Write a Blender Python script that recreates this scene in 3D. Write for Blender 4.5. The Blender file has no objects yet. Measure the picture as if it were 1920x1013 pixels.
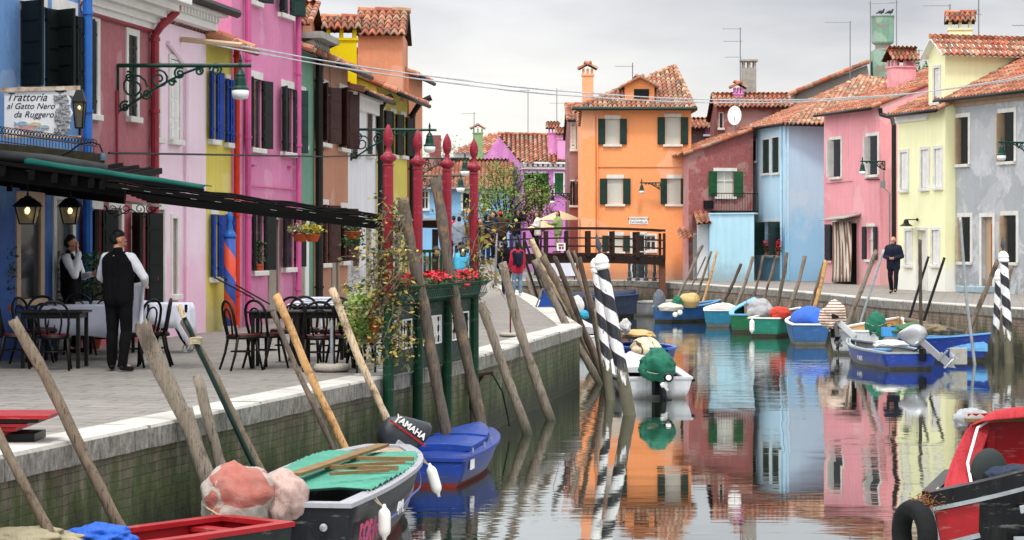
import bpy, math, random
from mathutils import Vector, Matrix, noise
R=math.radians
random.seed(7)
C=bpy.context.scene.collection
F=4200.; H=1.685; HY=449.; CX=960.; WZ=-1.2
V=Vector
def PX(x,y,D): return V(((x-CX)/F*D, D, H-(y-HY)/F*D))
def G(x,y,z=0.):
    D=F*(H-z)/(y-HY); return PX(x,y,D)
def XY(p): return V((p[0],p[1],0))
def lin(c): return tuple((x/12.92 if x<=.04045 else ((x+.055)/1.055)**2.4) for x in c)
def hexc(h,k=1.):
    r=tuple(int(h[i:i+2],16)/255 for i in (0,2,4)); r=lin(r); return tuple(min(.9,x*k) for x in r)
# ---------------------------------------------------------------- materials
MC={}
def newmat(name):
    m=bpy.data.materials.new(name); m.use_nodes=True
    nt=m.node_tree; nt.nodes.clear()
    o=nt.nodes.new('ShaderNodeOutputMaterial'); b=nt.nodes.new('ShaderNodeBsdfPrincipled')
    nt.links.new(b.outputs[0],o.inputs[0]); return m,nt,b
class N:
    def __init__(s,nt): s.nt=nt
    def n(s,t,ins={},**kw):
        x=s.nt.nodes.new(t)
        for k,v in kw.items(): setattr(x,k,v)
        for k,v in ins.items():
            if isinstance(v,bpy.types.NodeSocket): s.nt.links.new(v,x.inputs[k])
            else: x.inputs[k].default_value=v
        return x
    def co(s,scale=(1,1,1),kind='Object',rot=(0,0,0)):
        t=s.n('ShaderNodeTexCoord'); return s.n('ShaderNodeMapping',{0:t.outputs[kind],'Scale':scale,'Rotation':rot}).outputs[0]
    def noise(s,vec,sc,det=4,ro=.55,dist=0): return s.n('ShaderNodeTexNoise',{'Vector':vec,'Scale':sc,'Detail':det,'Roughness':ro,'Distortion':dist}).outputs[0]
    def ramp(s,fac,stops):
        r=s.n('ShaderNodeValToRGB',{0:fac}); e=r.color_ramp.elements
        while len(e)<len(stops): e.new(.5)
        for i,(p,c) in enumerate(stops): e[i].position=p; e[i].color=(c,c,c,1) if isinstance(c,(int,float)) else (*c[:3],1)
        return r.outputs[0]
    def mix(s,fac,a,b,bt='MIX'):
        x=s.n('ShaderNodeMix',data_type='RGBA',blend_type=bt)
        for k,v in ((0,fac),(6,a),(7,b)):
            if isinstance(v,bpy.types.NodeSocket): s.nt.links.new(v,x.inputs[k])
            else: x.inputs[k].default_value=v if k==0 else (*v[:3],1)
        return x.outputs[2]
    def math(s,op,a,b=0.):
        return s.n('ShaderNodeMath',{0:a,1:b},operation=op).outputs[0]
    def bump(s,h,st,dist=.02): return s.n('ShaderNodeBump',{'Height':h,'Strength':st,'Distance':dist}).outputs[0]
    def sep(s,v): return s.n('ShaderNodeSeparateXYZ',{0:v}).outputs
def dark(c,k): return tuple(x*k for x in c[:3])
def mixc(a,b,t): return tuple(x*(1-t)+y*t for x,y in zip(a,b))
def paint(name,h,k=1.,rough=.55,var=.25,sc=4.,bump=.15,bs=40,metal=0.,coat=0.,alt=None):
    """painted / cloth / generic solid with worn variation"""
    if name in MC: return MC[name]
    m,nt,b=newmat(name); q=N(nt); c=hexc(h,k) if isinstance(h,str) else h
    co=q.co(); a=q.noise(co,sc,6,.6)
    f=q.ramp(a,[(.35,0.),(.65,1.)])
    d=dark(c,1-var) if alt is None else hexc(alt,k)
    cc=q.mix(f,d,c)
    if name.split('_')[0] in('hull','rim','lid','boat','sheet','foredeck','post','fence'):
        sc1=q.ramp(q.noise(q.n('ShaderNodeMapping',{0:co,'Scale':(1.2,1.2,7)}).outputs[0],3,7,.75),[(.58,0.),(.66,1.)]); cc=q.mix(q.math('MULTIPLY',sc1,.4),cc,mixc(c,(.45,.44,.42),.6))
        sc2=q.ramp(q.noise(q.n('ShaderNodeMapping',{0:co,'Scale':(6,6,.8)}).outputs[0],2.5,7,.7),[(.5,0.),(.75,1.)]); cc=q.mix(q.math('MULTIPLY',sc2,.5),cc,mixc(dark(c,.45),(.09,.08,.06),.4))
        wz=q.math('ADD',q.sep(q.n('ShaderNodeNewGeometry').outputs['Position'])[2],q.math('MULTIPLY',q.noise(co,6,6,.7),.16))
        if name.split('_')[0]=='hull': cc=q.mix(q.n('ShaderNodeMapRange',{0:wz,1:-1.1,2:-.93,3:.8,4:0.}).outputs[0],cc,hexc('3b3a2c'))
    nt.links.new(cc,b.inputs['Base Color'])
    b.inputs['Roughness'].default_value=rough; b.inputs['Metallic'].default_value=metal
    b.inputs['Coat Weight'].default_value=coat
    b.inputs['Specular IOR Level'].default_value=.15 if rough>=.74 else (.25 if not (coat or metal) else .5)
    if bump: nt.links.new(q.bump(q.noise(co,bs,4),bump,.01),b.inputs['Normal'])
    MC[name]=m; return m
def stucco(name,h,k=1.,var=.16,patch=None,pamt=.0,low=None,lowz=1.,seed=0.,streak=.12):
    """lime render: broad blotches, vertical rain streaks, grain; damp base; optional worn patches and lower wall colour"""
    if name in MC: return MC[name]
    m,nt,b=newmat(name); q=N(nt); c=hexc(h,k); c=mixc(c,(max(c),)*3,.09)
    t=q.n('ShaderNodeTexCoord').outputs['Object']
    base=q.n('ShaderNodeMapping',{0:t,'Location':(seed,seed*2,0)}).outputs[0]
    big=q.ramp(q.noise(base,.7,5,.6),[(.3,0.),(.7,1.)])
    col=q.mix(big,dark(c,1-var*1.5),c)
    sv=q.n('ShaderNodeMapping',{0:base,'Scale':(5,5,.35)}).outputs[0]
    st=q.ramp(q.noise(sv,1.6,5,.65),[(.45,0.),(.75,1.)])
    col=q.mix(q.math('MULTIPLY',st,streak*2.8),col,mixc(dark(c,.55),(.12,.12,.11),.35))
    fine=q.ramp(q.noise(base,9,6,.7),[(.3,0.),(.7,1.)])
    col=q.mix(q.math('MULTIPLY',fine,.2),col,mixc(c,(.8,.8,.78),.4))
    rp=q.ramp(q.noise(base,.45,3,.4,.8),[(.6,0.),(.61,1.)]); col=q.mix(q.math('MULTIPLY',rp,.3),col,mixc(c,(.75,.72,.68),.5))
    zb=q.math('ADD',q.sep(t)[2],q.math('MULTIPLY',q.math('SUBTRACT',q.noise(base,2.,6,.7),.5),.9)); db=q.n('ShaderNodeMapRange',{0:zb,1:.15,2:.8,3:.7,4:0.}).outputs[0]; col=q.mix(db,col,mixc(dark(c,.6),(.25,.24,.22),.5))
    fl=q.ramp(q.noise(base,3.3,8,.75,.4),[(.66,0.),(.68,1.)]); col=q.mix(q.math('MULTIPLY',fl,.45),col,mixc(c,(.5,.48,.45),.55))
    if patch:
        p=q.ramp(q.noise(base,.9,8,.68,.3),[(.62-pamt,0.),(.66-pamt,1.)])
        col=q.mix(p,col,q.mix(q.noise(base,6,5),hexc(patch,.7),hexc(patch,1.1)))
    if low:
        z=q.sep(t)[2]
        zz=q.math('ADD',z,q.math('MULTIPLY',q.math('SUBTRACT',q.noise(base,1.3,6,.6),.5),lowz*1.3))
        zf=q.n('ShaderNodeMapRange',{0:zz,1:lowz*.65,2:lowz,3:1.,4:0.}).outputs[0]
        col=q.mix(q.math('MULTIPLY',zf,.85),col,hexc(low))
    nt.links.new(col,b.inputs['Base Color']); b.inputs['Roughness'].default_value=.85
    h1=q.math('ADD',q.noise(base,30,5,.6),q.math('MULTIPLY',q.noise(base,3,3),1.5))
    nt.links.new(q.bump(h1,.25,.012),b.inputs['Normal'])
    MC[name]=m; return m
def tilemat(name,cols,seed=0.):
    if name in MC: return MC[name]
    m,nt,b=newmat(name); q=N(nt)
    uv=q.n('ShaderNodeUVMap').outputs[0]
    fl=q.n('ShaderNodeVectorMath',{0:q.n('ShaderNodeVectorMath',{0:uv,1:(seed,seed,0)}).outputs[0]},operation='FLOOR').outputs[0]
    w=q.n('ShaderNodeTexWhiteNoise',{'Vector':fl},noise_dimensions='2D').outputs[0]
    n=len(cols); col=q.ramp(w,[(i/(n-1),hexc(c)) for i,c in enumerate(cols)])
    co=q.co(); dirt=q.ramp(q.noise(co,7,7,.7),[(.42,0.),(.68,1.)])
    col=q.mix(q.math('MULTIPLY',dirt,.6),col,hexc('57493c'))
    li=q.ramp(q.noise(co,2.2,8,.75),[(.55,0.),(.66,1.)])
    col=q.mix(q.math('MULTIPLY',li,.45),col,hexc('a79e8a'))
    nt.links.new(col,b.inputs['Base Color']); b.inputs['Roughness'].default_value=.9
    nt.links.new(q.bump(q.noise(co,35,5),.4,.015),b.inputs['Normal'])
    MC[name]=m; return m
def woodmat(name,c1,c2,c3,seed=0.):
    if name in MC: return MC[name]
    m,nt,b=newmat(name); q=N(nt)
    t=q.n('ShaderNodeTexCoord').outputs['Object']
    t=q.n('ShaderNodeMapping',{0:t,'Location':(seed,seed,seed)}).outputs[0]
    g=q.n('ShaderNodeMapping',{0:t,'Scale':(14,14,1.1)}).outputs[0]
    a=q.noise(g,2.2,7,.7,.6); f=q.ramp(a,[(.3,0.),(.7,1.)])
    col=q.mix(f,hexc(c1),hexc(c2))
    p=q.ramp(q.noise(t,2.4,6,.65),[(.52,0.),(.6,1.)])
    col=q.mix(q.math('MULTIPLY',p,.8),col,hexc(c3))
    ck=q.ramp(q.noise(g,5,5,.6),[(.36,1.),(.44,0.)])
    col=q.mix(q.math('MULTIPLY',ck,.75),col,hexc('211b16'))
    z=q.sep(q.n('ShaderNodeNewGeometry').outputs['Position'])[2]
    wet=q.n('ShaderNodeMapRange',{0:q.math('ADD',z,q.math('MULTIPLY',q.noise(t,3,4),.5)),1:-.95,2:-.45,3:1.,4:0.}).outputs[0]
    col=q.mix(q.math('MULTIPLY',wet,.85),col,hexc('35392a'))
    nt.links.new(col,b.inputs['Base Color']); b.inputs['Roughness'].default_value=.85
    nt.links.new(q.bump(a,.7,.02),b.inputs['Normal'])
    MC[name]=m; return m
def glow(name,h,st):
    if name in MC: return MC[name]
    m,nt,b=newmat(name); c=hexc(h)
    b.inputs['Base Color'].default_value=(*c,1); b.inputs['Emission Color'].default_value=(*c,1); b.inputs['Emission Strength'].default_value=st
    MC[name]=m; return m
def stripes(name,h1,h2,per=.3,axis='twist',width=.5,worn=0.,org=(0,0)):
    """diagonal barber stripes (twist) or vertical / horizontal bands"""
    if name in MC: return MC[name]
    m,nt,b=newmat(name); q=N(nt)
    t=q.n('ShaderNodeTexCoord').outputs['Object']; s=q.sep(t)
    if axis=='twist':
        an=q.math('DIVIDE',q.math('ARCTAN2',s[1],s[0]),2*math.pi)
        v=q.math('ADD',an,q.math('DIVIDE',s[2],per))
    elif axis=='z': v=q.math('DIVIDE',s[2],per)
    else: v=q.math('DIVIDE',q.math('ADD',s[0],q.math('MULTIPLY',s[1],.35)),per)
    if axis!='twist' or worn: v=q.math('ADD',v,q.math('MULTIPLY',q.noise(t,6,3),{'twist':.12,'x':.0,'z':.35}[axis]))
    fr=q.math('FRACT',v); f=q.math('GREATER_THAN',fr,width)
    col=q.mix(f,hexc(h1),hexc(h2))
    d=q.ramp(q.noise(q.n('ShaderNodeMapping',{0:t,'Scale':(6,6,1.2)}).outputs[0],2,6,.7),[(.5,0.),(.7,1.)])
    col=q.mix(q.math('MULTIPLY',d,.35),col,hexc('6b665c'))
    if worn:
        z=q.sep(q.n('ShaderNodeNewGeometry').outputs['Position'])[2]
        wz=q.math('ADD',z,q.math('MULTIPLY',q.noise(q.n('ShaderNodeMapping',{0:t,'Scale':(16,16,2)}).outputs[0],1,6,.75),2.2))
        wf=q.n('ShaderNodeMapRange',{0:wz,1:worn,2:worn+.12,3:1.,4:0.}).outputs[0]
        ch=q.ramp(q.noise(q.n('ShaderNodeMapping',{0:t,'Scale':(9,9,3)}).outputs[0],2.2,7,.75),[(.6,0.),(.63,1.)]); col=q.mix(ch,col,hexc('6d675a'))
        col=q.mix(wf,col,q.mix(q.noise(t,5,5),hexc('3d3b2c'),hexc('77705c')))
    nt.links.new(col,b.inputs['Base Color']); b.inputs['Roughness'].default_value=.6
    nt.links.new(q.bump(q.noise(t,14,5),.3,.01),b.inputs['Normal'])
    MC[name]=m; return m
# ---------------------------------------------------------------- mesh builder
class MB:
    def __init__(s): s.v=[]; s.f=[]; s.uv=[]; s.hasuv=False
    def poly(s,pts,uv=None):
        n=len(s.v); s.v+= [V(p) for p in pts]; s.f.append(tuple(range(n,n+len(pts))))
        s.uv.append(uv if uv else [(0,0)]*len(pts)); s.hasuv|=uv is not None; return s
    def raw(s,vs,fs):
        n=len(s.v); s.v+=[V(p) for p in vs]
        for f in fs: s.f.append(tuple(n+i for i in f)); s.uv.append([(0,0)]*len(f))
        return s
    def ob(s,c,ax,ay,az):
        c,ax,ay,az=V(c),V(ax),V(ay),V(az)
        vs=[c+ax*i+ay*j+az*k for k in(-1,1) for j in(-1,1) for i in(-1,1)]
        fs=[(0,2,3,1),(4,5,7,6),(0,1,5,4),(2,6,7,3),(0,4,6,2),(1,3,7,5)]
        if ax.cross(ay).dot(az)<0: fs=[f[::-1] for f in fs]
        return s.raw(vs,fs)
    def box(s,x0,x1,y0,y1,z0,z1): return s.ob(((x0+x1)/2,(y0+y1)/2,(z0+z1)/2),((x1-x0)/2,0,0),(0,(y1-y0)/2,0),(0,0,(z1-z0)/2))
    def bar(s,a,b,w,h,up=(0,0,1)):
        a,b=V(a),V(b); d=(b-a); L=d.length
        if L<1e-6: return s
        d/=L; up=V(up); sd=d.cross(up)
        if sd.length<1e-3: sd=d.cross(V((1,0,0)))
        sd.normalize(); u2=sd.cross(d)
        return s.ob((a+b)/2,d*L/2,sd*w/2,u2*h/2)
    def tube(s,pts,rad,n=8,cap=True,ell=1.):
        pts=[V(p) for p in pts]; m=len(pts)
        if not hasattr(rad,'__len__'): rad=[rad]*m
        vs=[]; pr=None
        for i,p in enumerate(pts):
            d=(pts[min(i+1,m-1)]-pts[max(i-1,0)])
            if d.length<1e-7: d=V((0,0,1))
            d.normalize()
            if pr is None: a=d.orthogonal().normalized()
            else:
                a=pr-d*pr.dot(d); a=a.normalized() if a.length>1e-4 else d.orthogonal().normalized()
            pr=a; b=d.cross(a)
            for k in range(n):
                t=2*math.pi*k/n; vs.append(p+(a*math.cos(t)+b*math.sin(t)*ell)*rad[i])
        fs=[]
        for i in range(m-1):
            for k in range(n):
                k2=(k+1)%n; fs.append((i*n+k,i*n+k2,(i+1)*n+k2,(i+1)*n+k))
        if cap: fs.append(tuple(range(n-1,-1,-1))); fs.append(tuple(range((m-1)*n,m*n)))
        return s.raw(vs,fs)
    def lathe(s,o,prof,n=16,ax=(0,0,1)):
        o=V(o); z=V(ax).normalized(); x=z.orthogonal().normalized()
        if abs(z.z)>.99: x=V((1,0,0))
        y=z.cross(x); vs=[]; fs=[]
        for r,h in prof:
            for k in range(n):
                t=2*math.pi*k/n; vs.append(o+z*h+(x*math.cos(t)+y*math.sin(t))*r)
        for i in range(len(prof)-1):
            for k in range(n):
                k2=(k+1)%n; fs.append((i*n+k,i*n+k2,(i+1)*n+k2,(i+1)*n+k))
        fs.append(tuple(range(n-1,-1,-1))); m=len(prof); fs.append(tuple(range((m-1)*n,m*n)))
        return s.raw(vs,fs)
    def prism(s,pts,off):
        """closed polygon pts extruded by vector off"""
        pts=[V(p) for p in pts]; off=V(off); n=len(pts)
        vs=pts+[p+off for p in pts]
        fs=[tuple(range(n-1,-1,-1)),tuple(range(n,2*n))]+[(i,(i+1)%n,(i+1)%n+n,i+n) for i in range(n)]
        nn=V((0,0,0))
        for i in range(n): nn+=pts[i].cross(pts[(i+1)%n])
        if nn.dot(off)<0: fs=[f[::-1] for f in fs]
        return s.raw(vs,fs)
    def lump(s,c,sz,amp=.15,fr=2.,seed=0,n=24,m=14,flat=-1.,rz=0.,fold=0.):
        """irregular cloth-like / bag-like closed body"""
        c=V(c); sz=V(sz); vs=[]; fs=[]; cr,sr=math.cos(rz),math.sin(rz)
        for i in range(m+1):
            ph=math.pi*i/m
            for k in range(n):
                t=2*math.pi*k/n; d=V((math.sin(ph)*math.cos(t),math.sin(ph)*math.sin(t),math.cos(ph)))
                q=1+amp*.8*noise.fractal(d*fr*.8+V((seed*3.1,seed,0)),1.1,2.,3)
                fo=min(fold,.085)
                if fold: q+=fo*1.1*(1-2.4*abs(noise.noise(V((d.x*2.7+seed,d.y*2.7,d.z*1.2)))))+fo*.12*(1-2*abs(noise.noise(V((d.x*6,d.y*6+seed,d.z*3)))))
                if fold>.09: q=min(q,1.35); wv=.05*math.sin(t*5+seed+d.z*2.5)*(1-d.z)/1.6; q+=wv
                p=V((d.x*sz.x,d.y*sz.y,max(d.z,flat)*sz.z))*q
                if fold>.09 and d.z<-.1: p.x*=1-.12*d.z; p.y*=1-.12*d.z
                vs.append(c+V((p.x*cr-p.y*sr,p.x*sr+p.y*cr,p.z)))
        for i in range(m):
            for k in range(n):
                k2=(k+1)%n; fs.append((i*n+k,(i+1)*n+k,(i+1)*n+k2,i*n+k2))
        return s.raw(vs,fs)
    def wall(s,fc,u0,u1,z0,z1,holes,dep=None):
        dep=dep or DEP[0]+.01
        us=sorted({u0,u1,*[min(max(h[i],u0),u1) for h in holes for i in(0,1)]})
        zs=sorted({z0,z1,*[min(max(h[i],z0),z1) for h in holes for i in(2,3)]})
        for i in range(len(us)-1):
            for j in range(len(zs)-1):
                a,b,c,d=us[i],us[i+1],zs[j],zs[j+1]
                if b-a<1e-4 or d-c<1e-4: continue
                um,zm=(a+b)/2,(c+d)/2
                if any(h[0]<um<h[1] and h[2]<zm<h[3] for h in holes): continue
                s.poly([fc.p(a,c),fc.p(b,c),fc.p(b,d),fc.p(a,d)],[(a,c),(b,c),(b,d),(a,d)])
        for (a,b,c,d) in holes:
            for e in ((a,c,b,c),(b,c,b,d),(b,d,a,d),(a,d,a,c)):
                s.poly([fc.p(e[0],e[1]),fc.p(e[2],e[3]),fc.p(e[2],e[3],-dep),fc.p(e[0],e[1],-dep)])
        return s
    def build(s,name,mat,parent=None,smooth=False,bevel=0.,sub=0,fix=False):
        me=bpy.data.meshes.new(name); og=ORG.get(parent.name,V((0,0,0))) if parent else V((0,0,0))
        me.from_pydata([v-og for v in s.v],[],s.f)
        if s.hasuv:
            l=me.uv_layers.new(name='UVMap'); k=0
            for f in s.uv:
                for u in f: l.data[k].uv=u; k+=1
        if fix: 
            import bmesh
            bm=bmesh.new(); bm.from_mesh(me); bmesh.ops.remove_doubles(bm,verts=bm.verts,dist=1e-4); bmesh.ops.recalc_face_normals(bm,faces=bm.faces); bm.to_mesh(me); bm.free()
        me.materials.append(mat)
        if smooth: me.polygons.foreach_set('use_smooth',[True]*len(me.polygons))
        o=bpy.data.objects.new(name,me); C.objects.link(o)
        if parent: o.parent=parent; ORG[o.name]=og
        if bevel:
            b=o.modifiers.new('b','BEVEL'); b.width=bevel; b.segments=2; b.limit_method='ANGLE'
        if sub:
            b=o.modifiers.new('s','SUBSURF'); b.levels=sub; b.render_levels=sub
        return o
ORG={}
def thing(name,label,cat,loc=(0,0,0),group=None):
    o=bpy.data.objects.new(name,None); C.objects.link(o); o.location=loc; o.empty_display_size=.2
    ORG[o.name]=V(loc); o['label']=label; o['category']=cat
    if group: o['group']=group
    return o
def tag(o,label,cat,group=None):
    o['label']=label; o['category']=cat
    if group: o['group']=group
    # give single-mesh things a sensible origin
    if o.type=='MESH' and len(o.data.vertices):
        vs=[v.co for v in o.data.vertices]
        c=V((sum(v.x for v in vs)/len(vs),sum(v.y for v in vs)/len(vs),min(v.z for v in vs)))
        o.data.transform(Matrix.Translation(-c)); o.location=c
    return o
def struct(o): o['kind']='structure'; return o
def dup(o,loc=None,rz=0.,label=None,group=None,parent=None):
    c=o.copy(); C.objects.link(c); c.parent=parent
    if loc is not None: c.location=loc; c.rotation_euler=(0,0,rz)
    if label: c['label']=label
    if group: c['group']=group
    for ch in list(o.children): dup(ch,parent=c)
    return c
def textmesh(s,size,mat,name,parent,o,ux,uz,shear=0.,ext=.002,align='LEFT',bold=0.):
    cu=bpy.data.curves.new('t','FONT'); cu.body=s; cu.size=size; cu.shear=shear; cu.extrude=ext; cu.align_x=align; cu.offset=bold
    t=bpy.data.objects.new('t',cu); C.objects.link(t)
    bpy.context.view_layer.update()
    me=bpy.data.meshes.new_from_object(t.evaluated_get(bpy.context.evaluated_depsgraph_get()))
    bpy.data.objects.remove(t)
    og=ORG.get(parent.name,V((0,0,0))) if parent else V((0,0,0))
    ux=V(ux).normalized(); uz=V(uz).normalized(); n=ux.cross(uz)
    M4=Matrix((( ux.x,uz.x,n.x,o[0]-og.x),(ux.y,uz.y,n.y,o[1]-og.y),(ux.z,uz.z,n.z,o[2]-og.z),(0,0,0,1)))
    me.transform(M4); me.materials.clear(); me.materials.append(mat); me.name=name
    ob=bpy.data.objects.new(name,me); C.objects.link(ob)
    if parent: ob.parent=parent; ORG[ob.name]=og
    return ob
# ---------------------------------------------------------------- facades, windows, roofs
class Fac:
    """vertical plane through A,B (ground points); u runs A->B, n points to the camera side"""
    def __init__(s,A,B):
        s.A=XY(A); s.B=XY(B); d=s.B-s.A; s.L=d.length; s.u=d/s.L
        s.n=V((s.u.y,-s.u.x,0))
        if s.n.dot(V((0,0,0))-s.A)<0: s.n=-s.n
    def p(s,u,z,o=0.): return s.A+s.u*u+s.n*o+V((0,0,z))
    def uz(s,x,y):
        d=V(((x-CX)/F,1.,-(y-HY)/F)); t=s.A.dot(s.n)/d.dot(s.n)
        q=d*t; return (q-s.A).dot(s.u), H+q.z
    def at(s,x,y,o=0.):
        u,z=s.uz(x,y); return s.p(u,z,o)
def leaf(fc,parent,u,z0,z1,w,th,right,mat,o=.03):
    d=(-fc.u if right else fc.u)*math.cos(R(th))+fc.n*math.sin(R(th))
    a=fc.p(u,0,o); m=MB(); nn=d.cross(V((0,0,1)))
    c=a+d*(w/2)+V((0,0,(z0+z1)/2)); m.ob(c,d*w/2,nn*.02,V((0,0,(z1-z0)/2)))
    k=max(2,int((z1-z0)/.28))
    for i in range(k):
        zc=z0+(i+.5)*(z1-z0)/k
        for s_ in (-1,1): m.ob(a+d*(w/2)+V((0,0,zc))+nn*s_*.024,d*(w/2-.05),nn*.006,V((0,0,(z1-z0)/k/2-.025)))
    for s_ in (-1,1):
        m.ob(a+d*.1+V((0,0,z0+(z1-z0)*(.5+.36*s_))),d*.1,nn*.032,V((0,0,.02)))
    return m.build('shutter',mat,parent)
DEP=[.15]
def window(fc,par,w,hol):
    """w: dict(px=(x0,y0,x1,y1) | uz=..., k=kind, sh=mat, fr=mat, fw, pane=mat, sill)"""
    if 'px' in w:
        x0,y0,x1,y1=w['px']; ua,_=fc.uz(x0,(y0+y1)/2); ub,_=fc.uz(x1,(y0+y1)/2); um=(x0+x1)/2
        _,zb=fc.uz(um,y0); _,za=fc.uz(um,y1)
        if ua>ub: ua,ub=ub,ua
    else: ua,ub,za,zb=w['uz']
    nm='door' if w.get('door') else 'window'
    if w.get('door'): za=max(za,.0) if w.get('z0') is None else w['z0']
    hol.append((ua,ub,za,zb)); k=w.get('k','open'); dep=DEP[0]
    fw=w.get('fw',.1); fr=w.get('fr',FRW); sh=w.get('sh',SHB)
    m=MB(); m.poly([fc.p(ua,za,-dep+.01),fc.p(ub,za,-dep+.01),fc.p(ub,zb,-dep+.01),fc.p(ua,zb,-dep+.01)])
    pn=m.build(nm,w.get('pane',GLASS),par)
    if fw and k!='blind0':
        m=MB()
        if w.get('lintel_only'):
            m.ob(fc.p((ua+ub)/2,zb+fw*.6,.0),fc.u*((ub-ua)/2+.04),fc.n*.03,V((0,0,fw*.6)))
        else:
            m.ob(fc.p((ua+ub)/2,zb+fw/2,0),fc.u*((ub-ua)/2+fw),fc.n*.03,V((0,0,fw/2)))
            for uu in (ua-fw/2,ub+fw/2): m.ob(fc.p(uu,(za+zb)/2,0),fc.u*fw/2,fc.n*.027,V((0,0,(zb-za)/2)))
        m.build('frame',fr,pn)
    if not w.get('door'):
        m=MB(); m.ob(fc.p((ua+ub)/2,za-.05,.03),fc.u*((ub-ua)/2+.09),fc.n*.07,V((0,0,.048))); m.build('sill',w.get('sill',fr),pn,bevel=.01)
    # sash bars
    if k in('open','flat','frames') and w.get('bars',1) and dep>.1:
        m=MB(); bm_=w.get('bar',fr)
        m.ob(fc.p((ua+ub)/2,(za+zb)/2,-dep+.035),fc.u*.025,fc.n*.02,V((0,0,(zb-za)/2-.002)))
        for zz in (za+.03,zb-.03,za+(zb-za)*.62): m.ob(fc.p((ua+ub)/2,zz,-dep+.033),fc.u*((ub-ua)/2-.002),fc.n*.016,V((0,0,.022)))
        m.build('sash',bm_,pn)
    lw=(ub-ua)/2
    if k=='open':
        t=w.get('th',95); leaf(fc,pn,ua+.01,za+.01,zb-.01,lw*w.get('lw',1.),t,False,sh); leaf(fc,pn,ub-.01,za+.01,zb-.01,lw*w.get('lw',1.),w.get('th2',t),True,sh)
    elif k=='flat':
        leaf(fc,pn,ua-.01,za,zb,lw*w.get('lw',1.),177,False,sh,.05); leaf(fc,pn,ub+.01,za,zb,lw*w.get('lw',1.),177,True,sh,.05)
    elif k=='closed':
        leaf(fc,pn,ua+.005,za+.01,zb-.01,lw-.012,0,False,sh,max(-.04,-dep+.03)); leaf(fc,pn,ub-.005,za+.01,zb-.01,lw-.012,0,True,sh,max(-.04,-dep+.03))
    elif k=='halfr':   # one leaf stands out at the right jamb, left jamb reveal shows
        leaf(fc,pn,ub-.01,za+.01,zb-.01,lw*1.15,w.get('th',25),True,sh,-.02)
        leaf(fc,pn,ua+.01,za+.01,zb-.01,lw*.8,w.get('th2',88),False,w.get('sh2',sh),-.14)
    if w.get('blind'):
        m=MB(); m.ob(fc.p((ua+ub)/2,(za+zb)/2,-dep+.06),fc.u*(lw-.003),fc.n*.01,V((0,0,(zb-za)/2-.003)))
        n=int((zb-za)/.09)
        for i in range(n): m.ob(fc.p((ua+ub)/2,za+(i+.5)*(zb-za)/n,-dep+.072),fc.u*(lw-.005),fc.n*.004,V((0,0,.036)))
        m.build('blind',w['blind'],pn)
    return pn
def tiles(poly,updir,mat,parent,name='roof',p=.2,r=.36,amp=.045):
    """barrel-tile surface over a planar polygon; updir points up the slope"""
    P=[V(q) for q in poly]; nn=V((0,0,0))
    for i in range(len(P)): nn+=(P[i]-P[0]).cross(P[(i+1)%len(P)]-P[0])
    nn.normalize()
    if nn.z<0: nn=-nn
    v=V(updir); v-=nn*v.dot(nn); v.normalize(); u=v.cross(nn).normalized(); o=P[0]
    Q=[((q-o).dot(u),(q-o).dot(v)) for q in P]
    def ins(a,b):
        c=False; j=len(Q)-1
        for i in range(len(Q)):
            (x1,y1),(x2,y2)=Q[i],Q[j]
            if (y1>b)!=(y2>b) and a<(x2-x1)*(b-y1)/(y2-y1)+x1: c=not c
            j=i
        return c
    us=[q[0] for q in Q]; vs=[q[1] for q in Q]; m=MB(); K=6
    nc=int((max(us)-min(us))/p)+1; nr=int((max(vs)-min(vs))/r)+1; u0=min(us); v0=min(vs)
    for i in range(nc):
        for j in range(nr):
            a=u0+(i+.5)*p; b=v0+(j+.5)*r
            if not ins(a,min(b,max(vs)-.01)): continue
            jt=random.uniform(-.012,.012); jz=random.uniform(-.008,.008)
            row=[]
            for k in range(K+1):
                uu=u0+(i+k/K)*p; hz=amp*(1.6*math.cos((k/K-.5)*2*math.pi)+.1*math.cos((k/K-.5)*6*math.pi))*.62
                row.append((o+u*uu+v*(v0+j*r-.03+jt)+nn*(hz+.05+jz), o+u*uu+v*(v0+(j+1)*r+.0)+nn*(hz+.01)))
            uv=(i+.5,j+.5)
            for k in range(K):
                m.poly([row[k][0],row[k+1][0],row[k+1][1],row[k][1]],[uv]*4)
            # butt end
            for k in range(K): m.poly([row[k][0]-nn*.05,row[k+1][0]-nn*.05,row[k+1][0],row[k][0]],[uv]*4)
    rf=m.build(name,mat,parent)
    return rf
def ridge(a,b,mat,parent,r=.085,name='ridge_tile'):
    a,b=V(a),V(b); n=max(1,int((b-a).length/.38)); m=MB(); m.hasuv=True
    for i in range(n):
        p=a.lerp(b,i/n); q=a.lerp(b,(i+1.08)/n); k=len(m.f); m.tube([p+V((0,0,.02)),q],[r*1.12,r],8)
        for j in range(k,len(m.f)): m.uv[j]=[(i+.5,97.5)]*len(m.f[j])
    return m.build(name,mat,parent)
def slab(P,th,mat,parent,name):
    """roof deck board under the tiles"""
    m=MB(); m.prism([V(q)-V((0,0,th)) for q in P],(0,0,th*.9)); return m.build(name,mat,parent)
def pipe(pts,r,mat,parent,name='downpipe'):
    m=MB(); m.tube(pts,r,8)
    a,b=V(pts[0]),V(pts[-1]); n=int((b-a).length/1.6)
    return m.build(name,mat,parent,smooth=True)
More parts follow.
